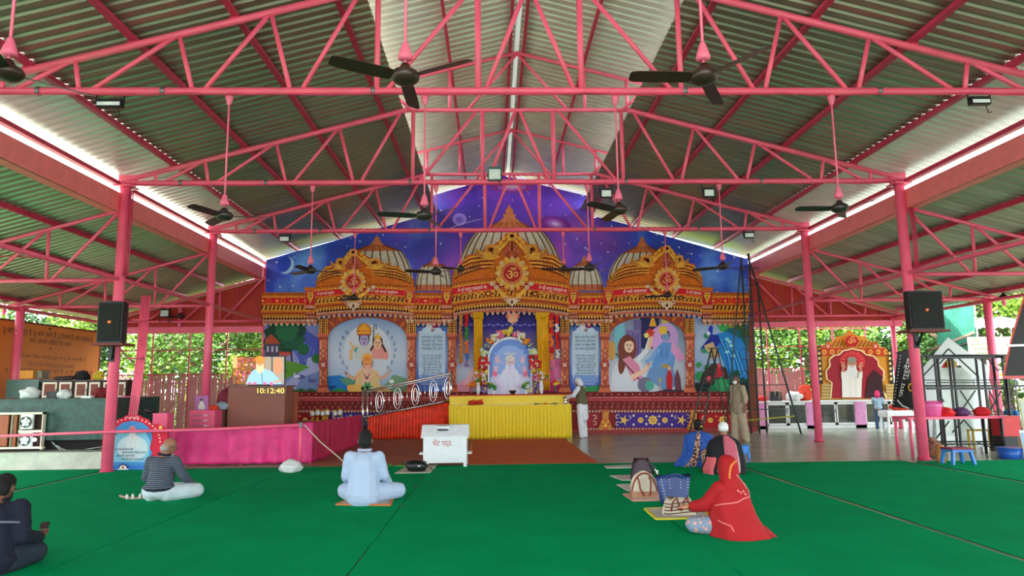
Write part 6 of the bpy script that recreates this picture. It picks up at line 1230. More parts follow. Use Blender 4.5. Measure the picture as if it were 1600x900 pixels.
# right wall, sheets, sign, hoarding
wr = thing('wall_right', None, None); wr['kind'] = 'structure'; GRN = mat('green_corrugated', S(40, 120, 96), .5, var=.25, scale=3)
YW = 21.2
for k in range(6):
    x0 = V(1462+k*10, 500, YW).x; x1 = V(1472+k*10, 500, YW).x; zb, zt = V(1470, 552, YW).z, V(1470, 474, YW).z; mb = MB(); n = 6
    mb.loft([[(x0+(x1-x0)*i/n, YW+(.02 if i % 2 else 0), z) for i in range(n+1)] for z in (zb, zt)], close=False); mb.build('wall_panel', GRN, wr, solid=.003)
for px in (1462, 1494, 1522): a = V(px, 474, YW+.04); rod('post', (a.x, a.y, 0), a, .03, GREYM, wr)
rod('rail', V(1462, 474, YW+.03), V(1600, 462, YW+.03), .03, PINKD, wr); rod('rail', V(1450, 548, YW-.03), V(1522, 520, YW-.03), .05, BARK, wr); rod('rail', V(1450, 556, YW-.06), V(1530, 530, YW-.06), .04, BLACKM, wr)
ro = MB(); a, b = V(1518, 514, 22.2), V(1640, 512, 22.2); ro.loft([[(a.x+(b.x-a.x)*i/20, y, a.z+zq+(.06 if i % 2 else 0)) for i in range(21)] for y, zq in ((22.2, 0), (24, .5))], close=False); o = ro.build('asbestos_roof', mat('grey_asbestos', S(170, 170, 166), .8), None); tag(o, 'weathered grey corrugated shed roof beyond the sign', 'roof')
sg = thing('text_sign', 'pale yellow sign with rows of black writing behind the scaffold frames', 'sign', V(1547, 554, 20.6)); lo, hi = bpx(1514, 526, 1584, 556, 20.6, .03); MB().box(lo, hi).build('board', mat('sign_cream', S(226, 226, 180), .5), sg)
P = Print(lambda u, v, off: V(u, v, 20.597-off), .0006)
for i, b in enumerate(('जिसकी माने जान क रखने की कला', 'जानती माने है वो अलानी जगत', 'का साधिक है जगत जान है', 'जो सबकी मदद करे')): P.text(b, 1548+(2 if i > 1 else 0), 531.5+i*7, 5, S(36, 44, 40), (62, 62, 56, 50)[i])
P.build('lettering', sg)
for px in (1517, 1580): a = V(px, 540, 20.66); rod('post', (a.x, a.y, 0), (a.x, a.y, V(px, 526, 20.66).z), .025, GREYM, sg)
hd = thing('leaning_hoarding', 'large dark triangular hoarding with red edge at the far side of the hall', 'hoarding', V(1590, 590, 15)); P = Print(lambda u, v, off: V(u, v, 15.0-off), .002); P.poly([(1604, 455), (1660, 455), (1660, 592), (1566, 592), (1572, 560), (1580, 530)], S(34, 32, 32), .05, .0); P.k = 3; P.line([(1603, 456), (1580, 531), (1567, 592)], 3, S(196, 60, 60)); P.rect(1566, 587, 1660, 592, S(196, 90, 96)); P.build('panel', hd); MB().bar(V(1574, 540, 14.98), V(1660, 538, 14.98), .03, .05).build('batten', WHITE, hd)
a = V(1650, 592, 15.1); rod('leg', (a.x, a.y, 0), (a.x, a.y, a.z+.2), .04, BLACKM, hd); a = V(1572, 592, 15.1); rod('leg', (a.x, a.y, 0), (a.x, a.y, a.z+.05), .03, BLACKM, hd)
# white house-shaped panel and box
hs = thing('house_shaped_panel', 'white house-shaped arch panel standing behind the black frames', 'panel', V(1490, 692, 17.5)); P = Print(lambda u, v, off: V(u, v, 17.5-off), .002); OUT = [(1441, 700), (1443, 574), (1480, 527), (1541, 574), (1538, 700)]
P.poly([(1441, 700), (1441, 576), (1481, 527), (1546, 574), (1542, 700), (1522, 700), (1522, 590), (1483, 556), (1460, 590), (1456, 700)], S(206, 210, 210), .06, .0); P.build('board', hs)
a = V(1449, 640, 17.6); rod('prop', (a.x, a.y+.3, 0), V(1449, 600, 17.56), .025, GREYM, hs); a = V(1532, 640, 17.6); rod('prop', (a.x, a.y+.3, 0), V(1532, 600, 17.56), .025, GREYM, hs)
wb = thing('white_cabinet', 'tall white cabinet inside the house-shaped panel', 'cabinet', V(1492, 682, 17.9)); lo, hi = bpx(1463, 574, 1519, 682, 17.9, .5); MB().box((lo[0], lo[1], .12), hi).build('body', mat('pale_grey_green', S(206, 216, 208), .45), wb, bevel=.02); MB().box((lo[0]-.1, lo[1]-.12, 0), (hi[0]+.1, hi[1]+.1, .12)).build('pedestal', WHITE, wb); zq = V(1490, 597, 17.89).z; MB().box((lo[0]+.01, 17.885, zq), (hi[0]-.01, 17.9, zq+.01)).build('door_gap', GREYM, wb)
o = boxthing('red_box', 'red box standing on top of the white cabinet', 'box', 1466, 560, 1476, 573, 18, .2, REDC, hi[2]); boxthing('wooden_box', 'brown and yellow box on top of the white cabinet', 'box', 1480, 562, 1494, 573, 18, .2, mat('yellow_wood', S(190, 150, 60), .6), hi[2])
# black steel frames
def frame(Y, px0, px1, posts, label, ztop, zmid, braces, zlow):
    t = thing('scaffold_unit', label, 'frame', V((px0+px1)/2, 690, Y), 'black steel frames'); B = lambda n, a, b, w=.05: MB().bar(a, b, w*.68, w*.68).build(n, BLACKM, t)
    A = lambda px, py: fv(px, py, Y)
    for px in posts: a = A(px, ztop); B('upright', (a.x, Y, 0), a, .055)
    B('top_bar', A(px0, ztop+1), A(px1, ztop), .07); B('middle_bar', A(px0, zmid), A(px1, zmid), .07); B('low_bar', A(px0, zlow), A(px1, zlow), .045); B('low_bar', A(px0, zmid+40), A(px1, zmid+40), .035); B('low_bar', A(px0, zmid-9), A(px1, zmid-9), .03)
    for x0, y0, x1, y1 in braces: B('brace', A(x0, y0), A(x1, y1), .035)
    return t
frame(16.2, 1436, 1604, (1439, 1464, 1482, 1524, 1565), 'black steel frame with X braces in front of the white cabinet', 555, 603, ((1440, 590, 1482, 545), (1482, 545, 1530, 590), (1500, 610, 1524, 645), (1524, 610, 1500, 645), (1545, 610, 1565, 645), (1565, 610, 1545, 645), (1464, 610, 1475, 628), (1540, 557, 1560, 580), (1584, 604, 1570, 650)), 690)
frame(15.2, 1448, 1566, (1460, 1488, 1535, 1551), 'second black steel frame standing closer, beneath the pink table top', 558, 607, ((1463, 685, 1483, 658), (1488, 676, 1506, 656), (1506, 656, 1520, 672), (1468, 568, 1480, 556), (1524, 690, 1550, 700)), 694)
pt = thing('pink_table', 'long pink pipe table in front of the black steel frames', 'table', V(1490, 715, 14.1)); zt = V(1490, 651, 14.1).z; a, b = V(1419, 651, 14.1), V(1569, 651, 14.1); MB().box((a.x, 14.1, zt-.05), (b.x, 14.7, zt)).build('table_top', PINK, pt, bevel=.01)
for x in (a.x+.05, b.x-.05):
    for y in (14.14, 14.66): MB().tube((x, y, 0), (x, y, zt-.05), .03).build('leg', PINK if x < 9 else BLACKM, pt, True)
c = V(1457, 648, 14.4); c.z = zt; bs = thing('pink_tub', 'pink plastic tub with dipped rim on the pink table', 'tub', c); mb = MB(); rings = []
for z, r in ((0, .17), (.02, .18), (.2, .2), (.3, .21), (.3, .195), (.04, .165)): rings.append([c+Vector((r*math.cos(q), r*.8*math.sin(q), z-(.05*max(0, math.cos(2*q+1.57)) if z > .25 else 0))) for q in [2*pi*k/20 for k in range(20)]])
mb.loft(rings).build('tub_body', mat('pink_plastic', S(216, 90, 150), .35), bs, True); MB().path([c+Vector((.212*math.cos(q), .17*math.sin(q), .3-.05*max(0, math.cos(2*q+1.57)))) for q in [2*pi*k/20 for k in range(21)]], .012, 6).build('rim', mat('pink_plastic', S(216, 90, 150), .35), bs, True)
for k, (px, lb) in enumerate(((1479, 'small red cloth heap beside the pink tub'), (1503, 'dark purple cloth scraps in the middle of the pink table'), (1535, 'red cloth scraps towards the far end of the pink table'))): bagz('cloth_scraps', lb, 'cloth', px, 650, 14.35, (.16, .1), [REDC, mat('purple_cloth', S(80, 40, 90), .8), REDC][k], seed=60+k, z=zt)
# stools, tubs and small things by the frames
def stool(c, w, d, h, label, top, legm):
    t = thing('plastic_stool', label, 'stool', c, 'plastic stools'); MB().box((c.x-w/2, c.y-d/2, h-.03), (c.x+w/2, c.y+d/2, h)).build('seat', top, t, bevel=.012); MB().box((c.x-w/2+.01, c.y-d/2+.01, h-.07), (c.x+w/2-.01, c.y+d/2-.01, h-.03)).build('apron', legm, t, bevel=.01)
    for sx in (-1, 1):
        for sy in (-1, 1): MB().bar((c.x+sx*w*.48, c.y+sy*d*.46, .013), (c.x+sx*w*.38, c.y+sy*d*.36, h-.05), .07, .035, (sx, 0, .01)).build('leg', legm, t)
    return t
BLU = mat('blue_plastic', S(50, 130, 216), .35); c = G(1497, 726); stool(c, .42, .36, V(1497, 699, c.y).z, 'blue plastic stool with a dark red top beside the pink table', mat('dark_red_plastic', S(140, 20, 50), .4), BLU)
c = G(1159, 716); t = thing('plastic_chair', 'blue plastic chair back behind the person in the white cap', 'chair', c); h = V(1159, 695, c.y).z; MB().box((c.x-.17, c.y-.02, .08), (c.x+.17, c.y+.02, h)).build('backrest', BLU, t, bevel=.02); MB().box((c.x-.18, c.y+.02, h*.45), (c.x+.18, c.y+.36, h*.45+.04)).build('seat', BLU, t, bevel=.012)
for sx in (-1, 1):
    for dy in (.0, .33): MB().box((c.x+sx*.15-.025, c.y+dy-.02, 0), (c.x+sx*.15+.025, c.y+dy+.02, h*.45)).build('leg', BLU, t)
bagz('sack', 'lumpy brown patterned sack at the foot of the speaker column', 'sack', 1460, 727, 14.0, (.17, .22), mat('brown_sack', S(120, 80, 62), .9, var=.6, scale=14, bump=.5), seed=71, z=0)
c = G(1471, 724); o = MB().lathe([(.07, 0), (.075, .05), (.075, .28), (.06, .3), (.065, .33), (.05, .34)], c, 14).build('jar', mat('amber_jar', S(170, 110, 50), .4), None, True); tag(o, 'amber jar beside the lumpy sack', 'jar')
def tub(px, py, r, h, label, m, z=0, Y=None):
    c = G(px, py) if Y is None else V(px, py, Y); c.z = z; t = thing('plastic_tub', label, 'tub', c, 'plastic tubs'); MB().lathe([(r*.82, 0), (r*.86, .01), (r, h), (r*.95, h), (r*.8, .03)], c, 20).build('tub_body', m, t, True); MB().lathe([(r*.97, h-.02), (r*1.05, h-.01), (r*1.05, h+.01), (r*.97, h+.01)], c, 20).build('rim', m, t, True); return t
tub(1580, 716, .24, .2, 'wide blue plastic tub on the floor under the frames', mat('deep_blue_plastic', S(30, 90, 180), .35)); 
c = V(1570, 684, 14.9); tbx = boxthing('red_crate', 'tall red plastic crate at the end of the pink table', 'crate', 1569, 650, 1593, 682, 14.9, .4, mat('red_plastic', S(200, 26, 36), .4)); 
MB().box((V(1571, 682, 14.9).x, 14.92, 0), (V(1591, 682, 14.9).x, 15.28, V(1571, 682, 14.9).z)).build('foot', BLACKM, tbx)
boxthing('carton', 'small white carton on the floor beneath the frames', 'box', 1537, 699, 1545, 713, 14.9, .1, WHITE, 0)
ys = thing('yellow_stool', 'small yellow stool frame under the pink table', 'stool', fv(1530, 700, 15.6)); a, b = fv(1516, 672, 15.6), fv(1541, 672, 15.6); YM = mat('yellow_paint', S(216, 180, 50), .5); MB().bar(a, b, .25, .03).build('seat', YM, ys)
for q in (a, b): MB().bar((q.x, q.y-.08, 0), (q.x, q.y-.08, q.z), .035, .03).build('leg', YM, ys); MB().bar((q.x, q.y+.08, 0), (q.x, q.y+.08, q.z), .035, .03).build('leg', YM, ys)
for k, (x0, y0, x1, y1, m, lb) in enumerate(((1590, 622, 1640, 690, CREAM, 'cream framed board leaning at the far side of the hall'), (1592, 672, 1650, 722, WHITE, 'white board leaning in front of the cream framed board'))):
    Yb = 13.7-.2*k; P = Print(lambda u, v, off: V(u, v, Yb-off), .002); t = thing('leaning_board', lb, 'board', V((x0+x1)/2, y1, Yb), 'leaning boards'); P.poly([(x0, y0), (x1, y0+4), (x1+14, y1+14), (x0+14, y1+10)], m_c := (S(214, 200, 160) if k == 0 else S(214, 220, 224)), .03, .0); P.k = 3; P.poly([(x0+3, y0+4), (x1-3, y0+7), (x1+10, y1+9), (x0+15, y1+5)], S(186, 190, 176) if k == 0 else S(150, 180, 210)); P.build('board_panel', t)
    a = V((x0+x1)/2, y0+10, Yb+.03); rod('prop', a, (a.x, a.y+.4, 0), .015, GREYM, t)
for k in range(4): a = V(1538+k*4, 600, 18.6); o = rod('batten', (a.x+.2, a.y-.2, 0), V(1533+k*4, 572, 18.9), .03, [PINKD, WHITE][k % 2], None); tag(o, ['pink', 'white', 'second pink', 'second white'][k]+' batten leaning behind the black frames', 'batten', 'leaning battens')
# ---------------------------------------------------------------- fans
def fan(px, py, Y, az, label, ztop=ZB-.05, sweep=1.25, m=BROWNFAN, bell=PINKL, group='ceiling fans'):
    c = V(px, py, Y); t = thing('ceiling_fan', label, 'fan', c, group); R = sweep/2
    MB().tube(c+Vector((0, 0, .1)), (c.x, c.y, ztop), .013, 6).build('rod', PINKL, t, True)
    MB().lathe([(.03, .0), (.062, .015), (.055, .05), (.028, .14), (.016, .16)], c+Vector((0, 0, .13)), 14).build('lower_bell', bell, t, True)
    MB().lathe([(.015, -.16), (.03, -.14), (.05, -.07), (.055, -.02), (.02, .0)], (c.x, c.y, ztop), 12).build('upper_bell', PINKL, t, True)
    MB().lathe([(.03, -.075), (.085, -.06), (.115, -.03), (.12, 0), (.1, .03), (.05, .06), (.03, .1)], c, 20).build('motor', m, t, True)
    for k in range(3):
        a = math.radians(az+120*k); d = Vector((math.cos(a), math.sin(a), 0)); s = Vector((-d.y, d.x, 0)); tl = .3; up = Vector((0, 0, 1))*math.cos(tl)+s*math.sin(tl)*0; w = (s*math.cos(tl)+Vector((0, 0, 1))*math.sin(tl))
        mb = MB(); rings = []
        for u, hw in ((.1, .025), (.17, .03), (.2, .058), (.3, .062), (.6, .066), (.9, .062), (.97, .055), (1.0, .035)): p = c+d*(R*u)+Vector((0, 0, -.02)); rings.append([p-w*hw, p-w*hw+up*.006, p+w*hw+up*.006, p+w*hw])
        mb.loft(rings).build('blade', m, t)
    return t
FD = mat('fan_dark_enamel', S(46, 40, 40), .35, var=.2); FW_ = mat('fan_cream_enamel', S(190, 186, 166), .4)
fan(12, 112, 5.4, 45, 'brown ceiling fan nearest the corner where the orange banner side begins', 5.6); fan(633, 118, 5.4, 90, 'brown ceiling fan high up before the middle of the hall, one blade pointing away', 5.6); fan(1100, 118, 5.4, 62, 'brown ceiling fan high up on the scaffold side, blades spread like a star', 5.6)
fan(350, 336, Y1, 10, 'fan with cream motor hanging on a long pink rod before the TV side eave', m=FD); fan(663, 336, Y1, 75, 'dark fan on a long rod above the small dome, TV side', m=FD); fan(967, 327, Y1, 100, 'dark fan on a long rod before the roof edge, beside the star sky', m=BROWNFAN); fan(1312, 324, Y1, 60, 'fan with grey motor hanging before the wide red gutter on the scaffold side', m=FD)
fan(485, 422, Y2, 20, 'small dark fan before the star sky near the printed moon', m=FD); fan(681, 424, Y2, 80, 'small dark fan before the cream small dome, TV side', m=FD); fan(921, 418, Y2, 40, 'small dark fan before the cream small dome, counter side', m=FD); fan(1130, 416, Y2, 25, 'small dark fan before the star sky above the peacock painting', m=FD)
fan(553, 465, Y3, 15, 'dark fan hanging under the medallion of the TV side gable', m=FD); fan(1043, 461, Y3, 35, 'dark fan hanging under the medallion of the counter side gable', m=FD)
fan(720, 420, Y3, 95, 'small dark fan beside the central crest, TV side', m=FD); fan(881, 420, Y3, 70, 'small dark fan beside the central crest, counter side', m=FD)
fan(8, 468, Y3, 30, 'dark fan under the low roof above the orange banner', 3.64, m=FD); fan(1568, 464, Y3, 20, 'dark fan under the low roof above the text sign', 3.64, m=FD); fan(281, 494, 22.45, 50, 'small dark fan before the red gable wall, TV side', 3.64, 1.0, FD)
def flood(px, py, Y, w, h, label, face=S(214, 226, 226), body=BLACKM, d=.09, zt=ZB):
    c = V(px, py, Y); t = thing('floodlight', label, 'floodlight', c, 'floodlights on the trusses'); MB().box((c.x-w/2, c.y-d/2, c.z-h/2), (c.x+w/2, c.y+d/2, c.z+h/2)).build('housing', body, t, bevel=.01); MB().box((c.x-w/2+.025, c.y-d/2-.004, c.z-h/2+.02), (c.x+w/2-.025, c.y-d/2, c.z+h/2-.05)).build('glass', mat('lamp_glass', face, .2), t)
    for s in (-1, 1): MB().path([(c.x+s*(w/2+.01), c.y, c.z), (c.x+s*(w/2+.01), c.y, zt-.03), (c.x+s*w*.3, c.y, zt)], .012, 5).build('yoke_arm', BLACKM, t)
    MB().path([(c.x+w*.3, c.y, c.z-h/2), (c.x+w*.4, c.y, c.z-h/2-.12), (c.x+w*.55, c.y, c.z-h/2-.1)], .008, 5).build('cable', BLACKM, t); return t
GB = mat('green_lamp_housing', S(24, 90, 84), .4)
flood(773, 272, Y2-.1, .28, .28, 'green floodlight with pale glass above the middle of the bottom chord', body=GB, zt=ZB+.1); flood(172, 162, Y1, .36, .12, 'slim black floodlight under the first truss, TV side'); flood(1530, 158, Y1, .3, .12, 'slim black floodlight with a loose cable under the first truss, scaffold side'); flood(1107, 301, Y2, .24, .2, 'square dark floodlight under the second truss near the counter side gable', face=S(70, 72, 74)); flood(947, 302, Y2, .24, .2, 'square dark floodlight under the second truss beside the star sky', face=S(70, 72, 74)); flood(445, 373, Y3, .28, .18, 'small floodlight under the third truss above the landscape painting', face=S(120, 116, 90)); flood(1170, 367, Y3, .28, .18, 'small floodlight under the third truss above the mural end', face=S(110, 110, 90)); flood(258, 489, 22.4, .3, .26, 'dark square lamp before the red gable wall, TV side', face=S(50, 50, 52), zt=3.68)
# sagging cables in the far corners
for k, (pts, lb) in enumerate((([V(0, 400, Y2), V(90, 404, Y2+.1), V(180, 440, Y2+.1)], 'thin wires strung under the low roof, banner side'), ([V(1413, 425, Y2), V(1500, 395, Y2-.3), V(1600, 376, Y2-.6)], 'thin wires strung under the low roof, scaffold side'))): o = MB().path(pts, .012, 5).build('wire', PINKD, None, True); tag(o, lb, 'wire')
# ---------------------------------------------------------------- people
def blob(name, elems, m, parent=None, vox=.011, wr=0, sm=3, wf=9):
    mb = MB()
    for e in elems:
        if e[0] == 'c':
            _, p0, r0, p1, r1 = e; p0, p1 = Vector(p0), Vector(p1); mb.path([p0, p0.lerp(p1, .5), p1], [r0, (r0+r1)/2, r1], 12); mb.ball(p0, r0, 12, 8); mb.ball(p1, r1, 12, 8)
        else:
            _, c, r, *rot = e; b = len(mb.v); mb.ball((0, 0, 0), r, 16, 10); Mx = rot[0] if rot else Matrix.Identity(3)
            for i in range(b, len(mb.v)): mb.v[i] = Vector(c)+Mx @ mb.v[i]
    me = mb.mesh(name+'_src'); bm = bmesh.new(); bm.from_mesh(me); bmesh.ops.recalc_face_normals(bm, faces=bm.faces); bm.to_mesh(me); bm.free()
    o = bpy.data.objects.new('tmp', me); md = o.modifiers.new('r', 'REMESH'); md.mode = 'VOXEL'; md.voxel_size = vox; md.adaptivity = 0
    s = o.modifiers.new('s', 'SMOOTH'); s.factor = .5; s.iterations = sm
    out = evaluated_mesh(o); bpy.data.meshes.remove(me)
    if wr:
        NN = [n.vector.copy() for n in out.vertex_normals]
        for v, nv in zip(out.vertices, NN):
            n = noise.noise(Vector((v.co.x*wf*.7, v.co.y*wf*.7, v.co.z*wf*1.5)))+.5*noise.noise(v.co*wf*2.3); v.co += nv*(n*wr)
    out.name = name; return link_mesh(name, out, m, parent, True, loc=None if parent is None else None)
SKIN = {'m': mat('skin_brown', S(150, 100, 76), .5, var=.08), 'd': mat('skin_dark', S(122, 78, 58), .5, var=.08), 'l': mat('skin_tan', S(178, 124, 96), .5, var=.08)}
HAIRB = mat('black_hair', S(7, 6, 6), .8, bump=.3, bscale=80); HAIRG = mat('grey_hair', S(150, 142, 134), .6, bump=.4, bscale=80)
EYEW = mat('eye_white', S(226, 222, 214), .3); EYEB = mat('eye_dark', S(34, 22, 18), .3); LIP = mat('lips', S(140, 76, 70), .5)
def hand_el(w, d, n, L=1.0, curl=.5):
    """palm, four bent fingers of unequal length and a thumb, from wrist w towards d; n = palm normal"""
    w = Vector(w); d = Vector(d).normalized(); n = Vector(n); n = (n-d*n.dot(d)).normalized(); s = d.cross(n); E = []
    E.append(('c', w, .027*L, w+d*.05*L, .034*L)); E.append(('c', w+d*.045*L-s*.022*L, .02*L, w+d*.085*L-s*.026*L, .016*L)); E.append(('c', w+d*.045*L+s*.022*L, .02*L, w+d*.085*L+s*.026*L, .016*L))
    for k, ln in enumerate((.062, .075, .07, .055)):
        b = w+d*.09*L+s*(-.033+.022*k)*L; d1 = (d*math.cos(curl*.7)+n*math.sin(curl*.7)); d2 = d*math.cos(curl*1.7)+n*math.sin(curl*1.7); m = b+d1*ln*.55*L; E.append(('c', b-d*.015*L, .0105*L, m, .0095*L)); E.append(('c', m, .0095*L, m+d2*ln*.5*L, .0085*L))
    t = w+d*.035*L-s*.03*L; t1 = t+(d*.5-s*.7+n*.4).normalized()*.04*L; E.append(('c', t, .014*L, t1, .011*L)); E.append(('c', t1, .011*L, t1+(d*.8-s*.2+n*.4).normalized()*.032*L, .0095*L)); return E
class Fig:
    def __init__(s, loc, face, sc=1.0): s.loc = Vector(loc); a = math.radians(face); s.f = Vector((math.cos(a), math.sin(a), 0)); s.r = Vector((math.sin(a), -math.cos(a), 0)); s.sc = sc
    def T(s, x, y, z): return s.loc+(s.r*x+s.f*y+Vector((0, 0, z)))*s.sc
    def D(s, x, y, z): return s.r*x+s.f*y+Vector((0, 0, z))
    def head_frame(s, neck, yaw=0, pitch=0):
        a, p = math.radians(yaw), math.radians(pitch); f0 = s.f*math.cos(a)+s.r*math.sin(a); r0 = s.r*math.cos(a)-s.f*math.sin(a); u = Vector((0, 0, 1)); f = f0*math.cos(p)-u*math.sin(p); u2 = u*math.cos(p)+f0*math.sin(p)
        s.hr, s.hf, s.hu, s.hn = r0, f, u2, Vector(neck); s.HM = Matrix((r0, f, u2)).transposed()
    hs = 1.0
    def H(s, x, y, z): return s.hn+(s.hr*x+s.hf*y+s.hu*z)*s.sc*s.hs
def head_elems(F):
    k = F.sc*F.hs; E = [('e', F.H(0, .03, .125), (.076*k, .092*k, .112*k), F.HM), ('e', F.H(0, .05, .075), (.058*k, .068*k, .07*k), F.HM), ('c', F.H(0, -.01, -.05), .054*k, F.H(0, .005, .06), .052*k)]
    E += [('c', F.H(0, .115, .12), .011*k, F.H(0, .134, .083), .015*k), ('c', F.H(-.03, .112, .132), .014*k, F.H(.03, .112, .132), .014*k), ('e', F.H(0, .105, .03), (.028*k, .022*k, .02*k), F.HM)]
    for m in (-1, 1): E.append(('e', F.H(m*.08, .015, .1), (.013*k, .022*k, .034*k), F.HM))
    return E
def face_bits(F, o, mask=None, specs=False, brow=EYEB):
    k = F.sc*F.hs
    for m in (-1, 1): MB().ball(F.H(m*.032, .109, .112), .012*k, 10, 6).build('eye', EYEW, o, True); MB().ball(F.H(m*.032, .118, .112), .0062*k, 8, 5).build('pupil', EYEB, o, True); MB().path([F.H(m*.012, .122, .134), F.H(m*.034, .121, .139), F.H(m*.055, .108, .132)], .004*k, 5).build('eyebrow', brow, o, True)
    if mask: blob('face_mask', [('e', F.H(0, .085, .055), (.062*k, .062*k, .055*k), F.HM)], mask, o, .01); MB().path([F.H(-.08, .02, .1), F.H(-.06, .09, .07)], .003*k, 4).build('mask_loop', mask, o); MB().path([F.H(.08, .02, .1), F.H(.06, .09, .07)], .003*k, 4).build('mask_loop', mask, o)
    else: MB().ball(F.H(0, .112, .048), (.024*k, .008*k, .007*k), 10, 5).build('mouth', LIP, o, True)
    if specs:
        for m in (-1, 1): MB().path([F.H(m*.036+.024*math.cos(a), .128, .11+.02*math.sin(a)) for a in [2*pi*q/14 for q in range(15)]], .0025*k, 4).build('lens_rim', EYEB, o); MB().path([F.H(m*.06, .126, .115), F.H(m*.083, .02, .118)], .003*k, 4).build('temple_arm', EYEB, o)
def hair_bits(F, o, m, kind='short'):
    k = F.sc*F.hs
    if kind == 'short': E = [('e', F.H(0, .012, .158), (.083*k, .088*k, .088*k), F.HM), ('e', F.H(0, -.026, .1), (.083*k, .075*k, .1*k), F.HM), ('e', F.H(0, .06, .19), (.065*k, .05*k, .04*k), F.HM)]
    elif kind == 'bald': E = [('e', F.H(0, -.026, .085), (.082*k, .06*k, .062*k), F.HM), ('e', F.H(-.055, .005, .09), (.027*k, .045*k, .042*k), F.HM), ('e', F.H(.055, .005, .09), (.027*k, .045*k, .042*k), F.HM)]
    elif kind == 'bun': E = [('e', F.H(0, .0, .15), (.084*k, .09*k, .09*k), F.HM), ('e', F.H(0, -.03, .09), (.08*k, .07*k, .08*k), F.HM), ('e', F.H(.01, -.12, .075), (.058*k, .05*k, .055*k), F.HM)]
    elif kind == 'cap': E = [('e', F.H(0, .02, .165), (.088*k, .102*k, .085*k), F.HM), ('e', F.H(0, -.015, .13), (.086*k, .088*k, .07*k), F.HM)]
    elif kind == 'scarf': E = [('e', F.H(0, .005, .13), (.09*k, .1*k, .12*k), F.HM), ('c', F.H(0, -.03, .03), .085*k, F.H(0, -.02, .1), .08*k)]
    return blob('hair' if kind in ('short', 'bald', 'bun') else ('cap' if kind == 'cap' else 'head_scarf'), E, m, o, .009, wr=.003 if kind != 'cap' else .001, wf=25)
def limb(F, pts, rs): return [('c', pts[i], rs[i]*F.sc, pts[i+1], rs[i+1]*F.sc) for i in range(len(pts)-1)]
def seated(label, px, py, face, sc, skin, arms, hyaw=0, hpitch=10, lean=.0, z=.012, vox=.011, knees=(.36, .36), sw=.175):
    F = Fig(G(px, py, z), face, sc); T = F.T; F.head_frame(T(0, .03+lean*1.0, .62), hyaw, hpitch)
    F.pel, F.waist, F.chest = T(0, 0, .12), T(0, .0+lean*.4, .28), T(0, lean*.75, .44); F.sh = {m: T(m*sw, lean*.9, .535) for m in (-1, 1)}
    F.hip = {m: T(m*.1, .03, .11) for m in (-1, 1)}; F.kn = {m: T(m*knees[0 if m < 0 else 1], .27, .1) for m in (-1, 1)}; F.an = {m: T(-m*.08, .37+.05*m, .065) for m in (-1, 1)}
    F.el = {m: T(*arms[m][0]) for m in arms}; F.wr = {m: T(*arms[m][1]) for m in arms}
    E = [('e', F.pel, (.16*sc, .13*sc, .115*sc)), ('c', F.pel, .12*sc, F.waist, .11*sc), ('c', F.waist, .11*sc, F.chest, .12*sc), ('c', F.chest, .115*sc, T(0, lean*.95, .55), .075*sc), ('c', F.sh[-1], .058*sc, F.sh[1], .058*sc)]+head_elems(F)
    for m in (-1, 1):
        E += limb(F, [F.sh[m], F.el[m], F.wr[m]], [.052, .042, .028]); E += limb(F, [F.hip[m], F.kn[m], F.an[m]], [.09, .062, .04]); E += limb(F, [F.an[m], F.an[m]+F.D(-m*.13, -.02, -.02)*sc], [.036, .026])
        E += hand_el(F.wr[m], F.D(*arms[m][2]), F.D(*arms[m][3]), sc, arms[m][4])
    o = blob('person', E, SKIN[skin], None, vox*.75, sm=2); tag(o, label, 'person'); return F, o
def torso_cloth(F, o, m, name='shirt', ex=.022, hem=.02, sleeve=True, wr=.006, fat=1.0, slr=(.075, .065, .05), pz=.11):
    sc = F.sc; E = [('e', F.pel+Vector((0, 0, hem)), (.19*sc*fat, .165*sc*fat, pz*sc)), ('c', F.pel+Vector((0, 0, hem*.9)), (.135+ex)*sc*fat*(pz/.11)**.4, F.waist, (.118+ex)*sc*fat), ('c', F.waist, (.118+ex)*sc*fat, F.chest, (.125+ex)*sc), ('c', F.chest, (.12+ex)*sc, F.hn-Vector((0, 0, .06*sc)), .085*sc), ('c', F.sh[-1]+Vector((0, 0, -.01)), .073*sc, F.sh[1]+Vector((0, 0, -.01)), .073*sc), ('c', F.sh[-1].lerp(F.chest, .5), .1*sc, F.sh[1].lerp(F.chest, .5), .1*sc)]
    if sleeve:
        for a in (-1, 1): E += limb(F, [F.sh[a], F.el[a], F.wr[a].lerp(F.el[a], .08)], slr)
    return blob(name, E, m, o, .011, wr=wr)
def leg_cloth(F, o, m, name='trousers', r=(.135, .095, .06)):
    E = [('e', F.pel-Vector((0, 0, .01*F.sc)), (.185*F.sc, .16*F.sc, .105*F.sc))]
    for a in (-1, 1): E += limb(F, [F.hip[a], F.kn[a], F.an[a]], r)
    return blob(name, E, m, o, .012, wr=.006)
REST = {-1: ((-.27, .06, .31), (-.29, .27, .19), (-.1, 1, -.3), (0, -.2, -1), .5), 1: ((.27, .06, .31), (.29, .27, .19), (.1, 1, -.3), (0, -.2, -1), .5)}
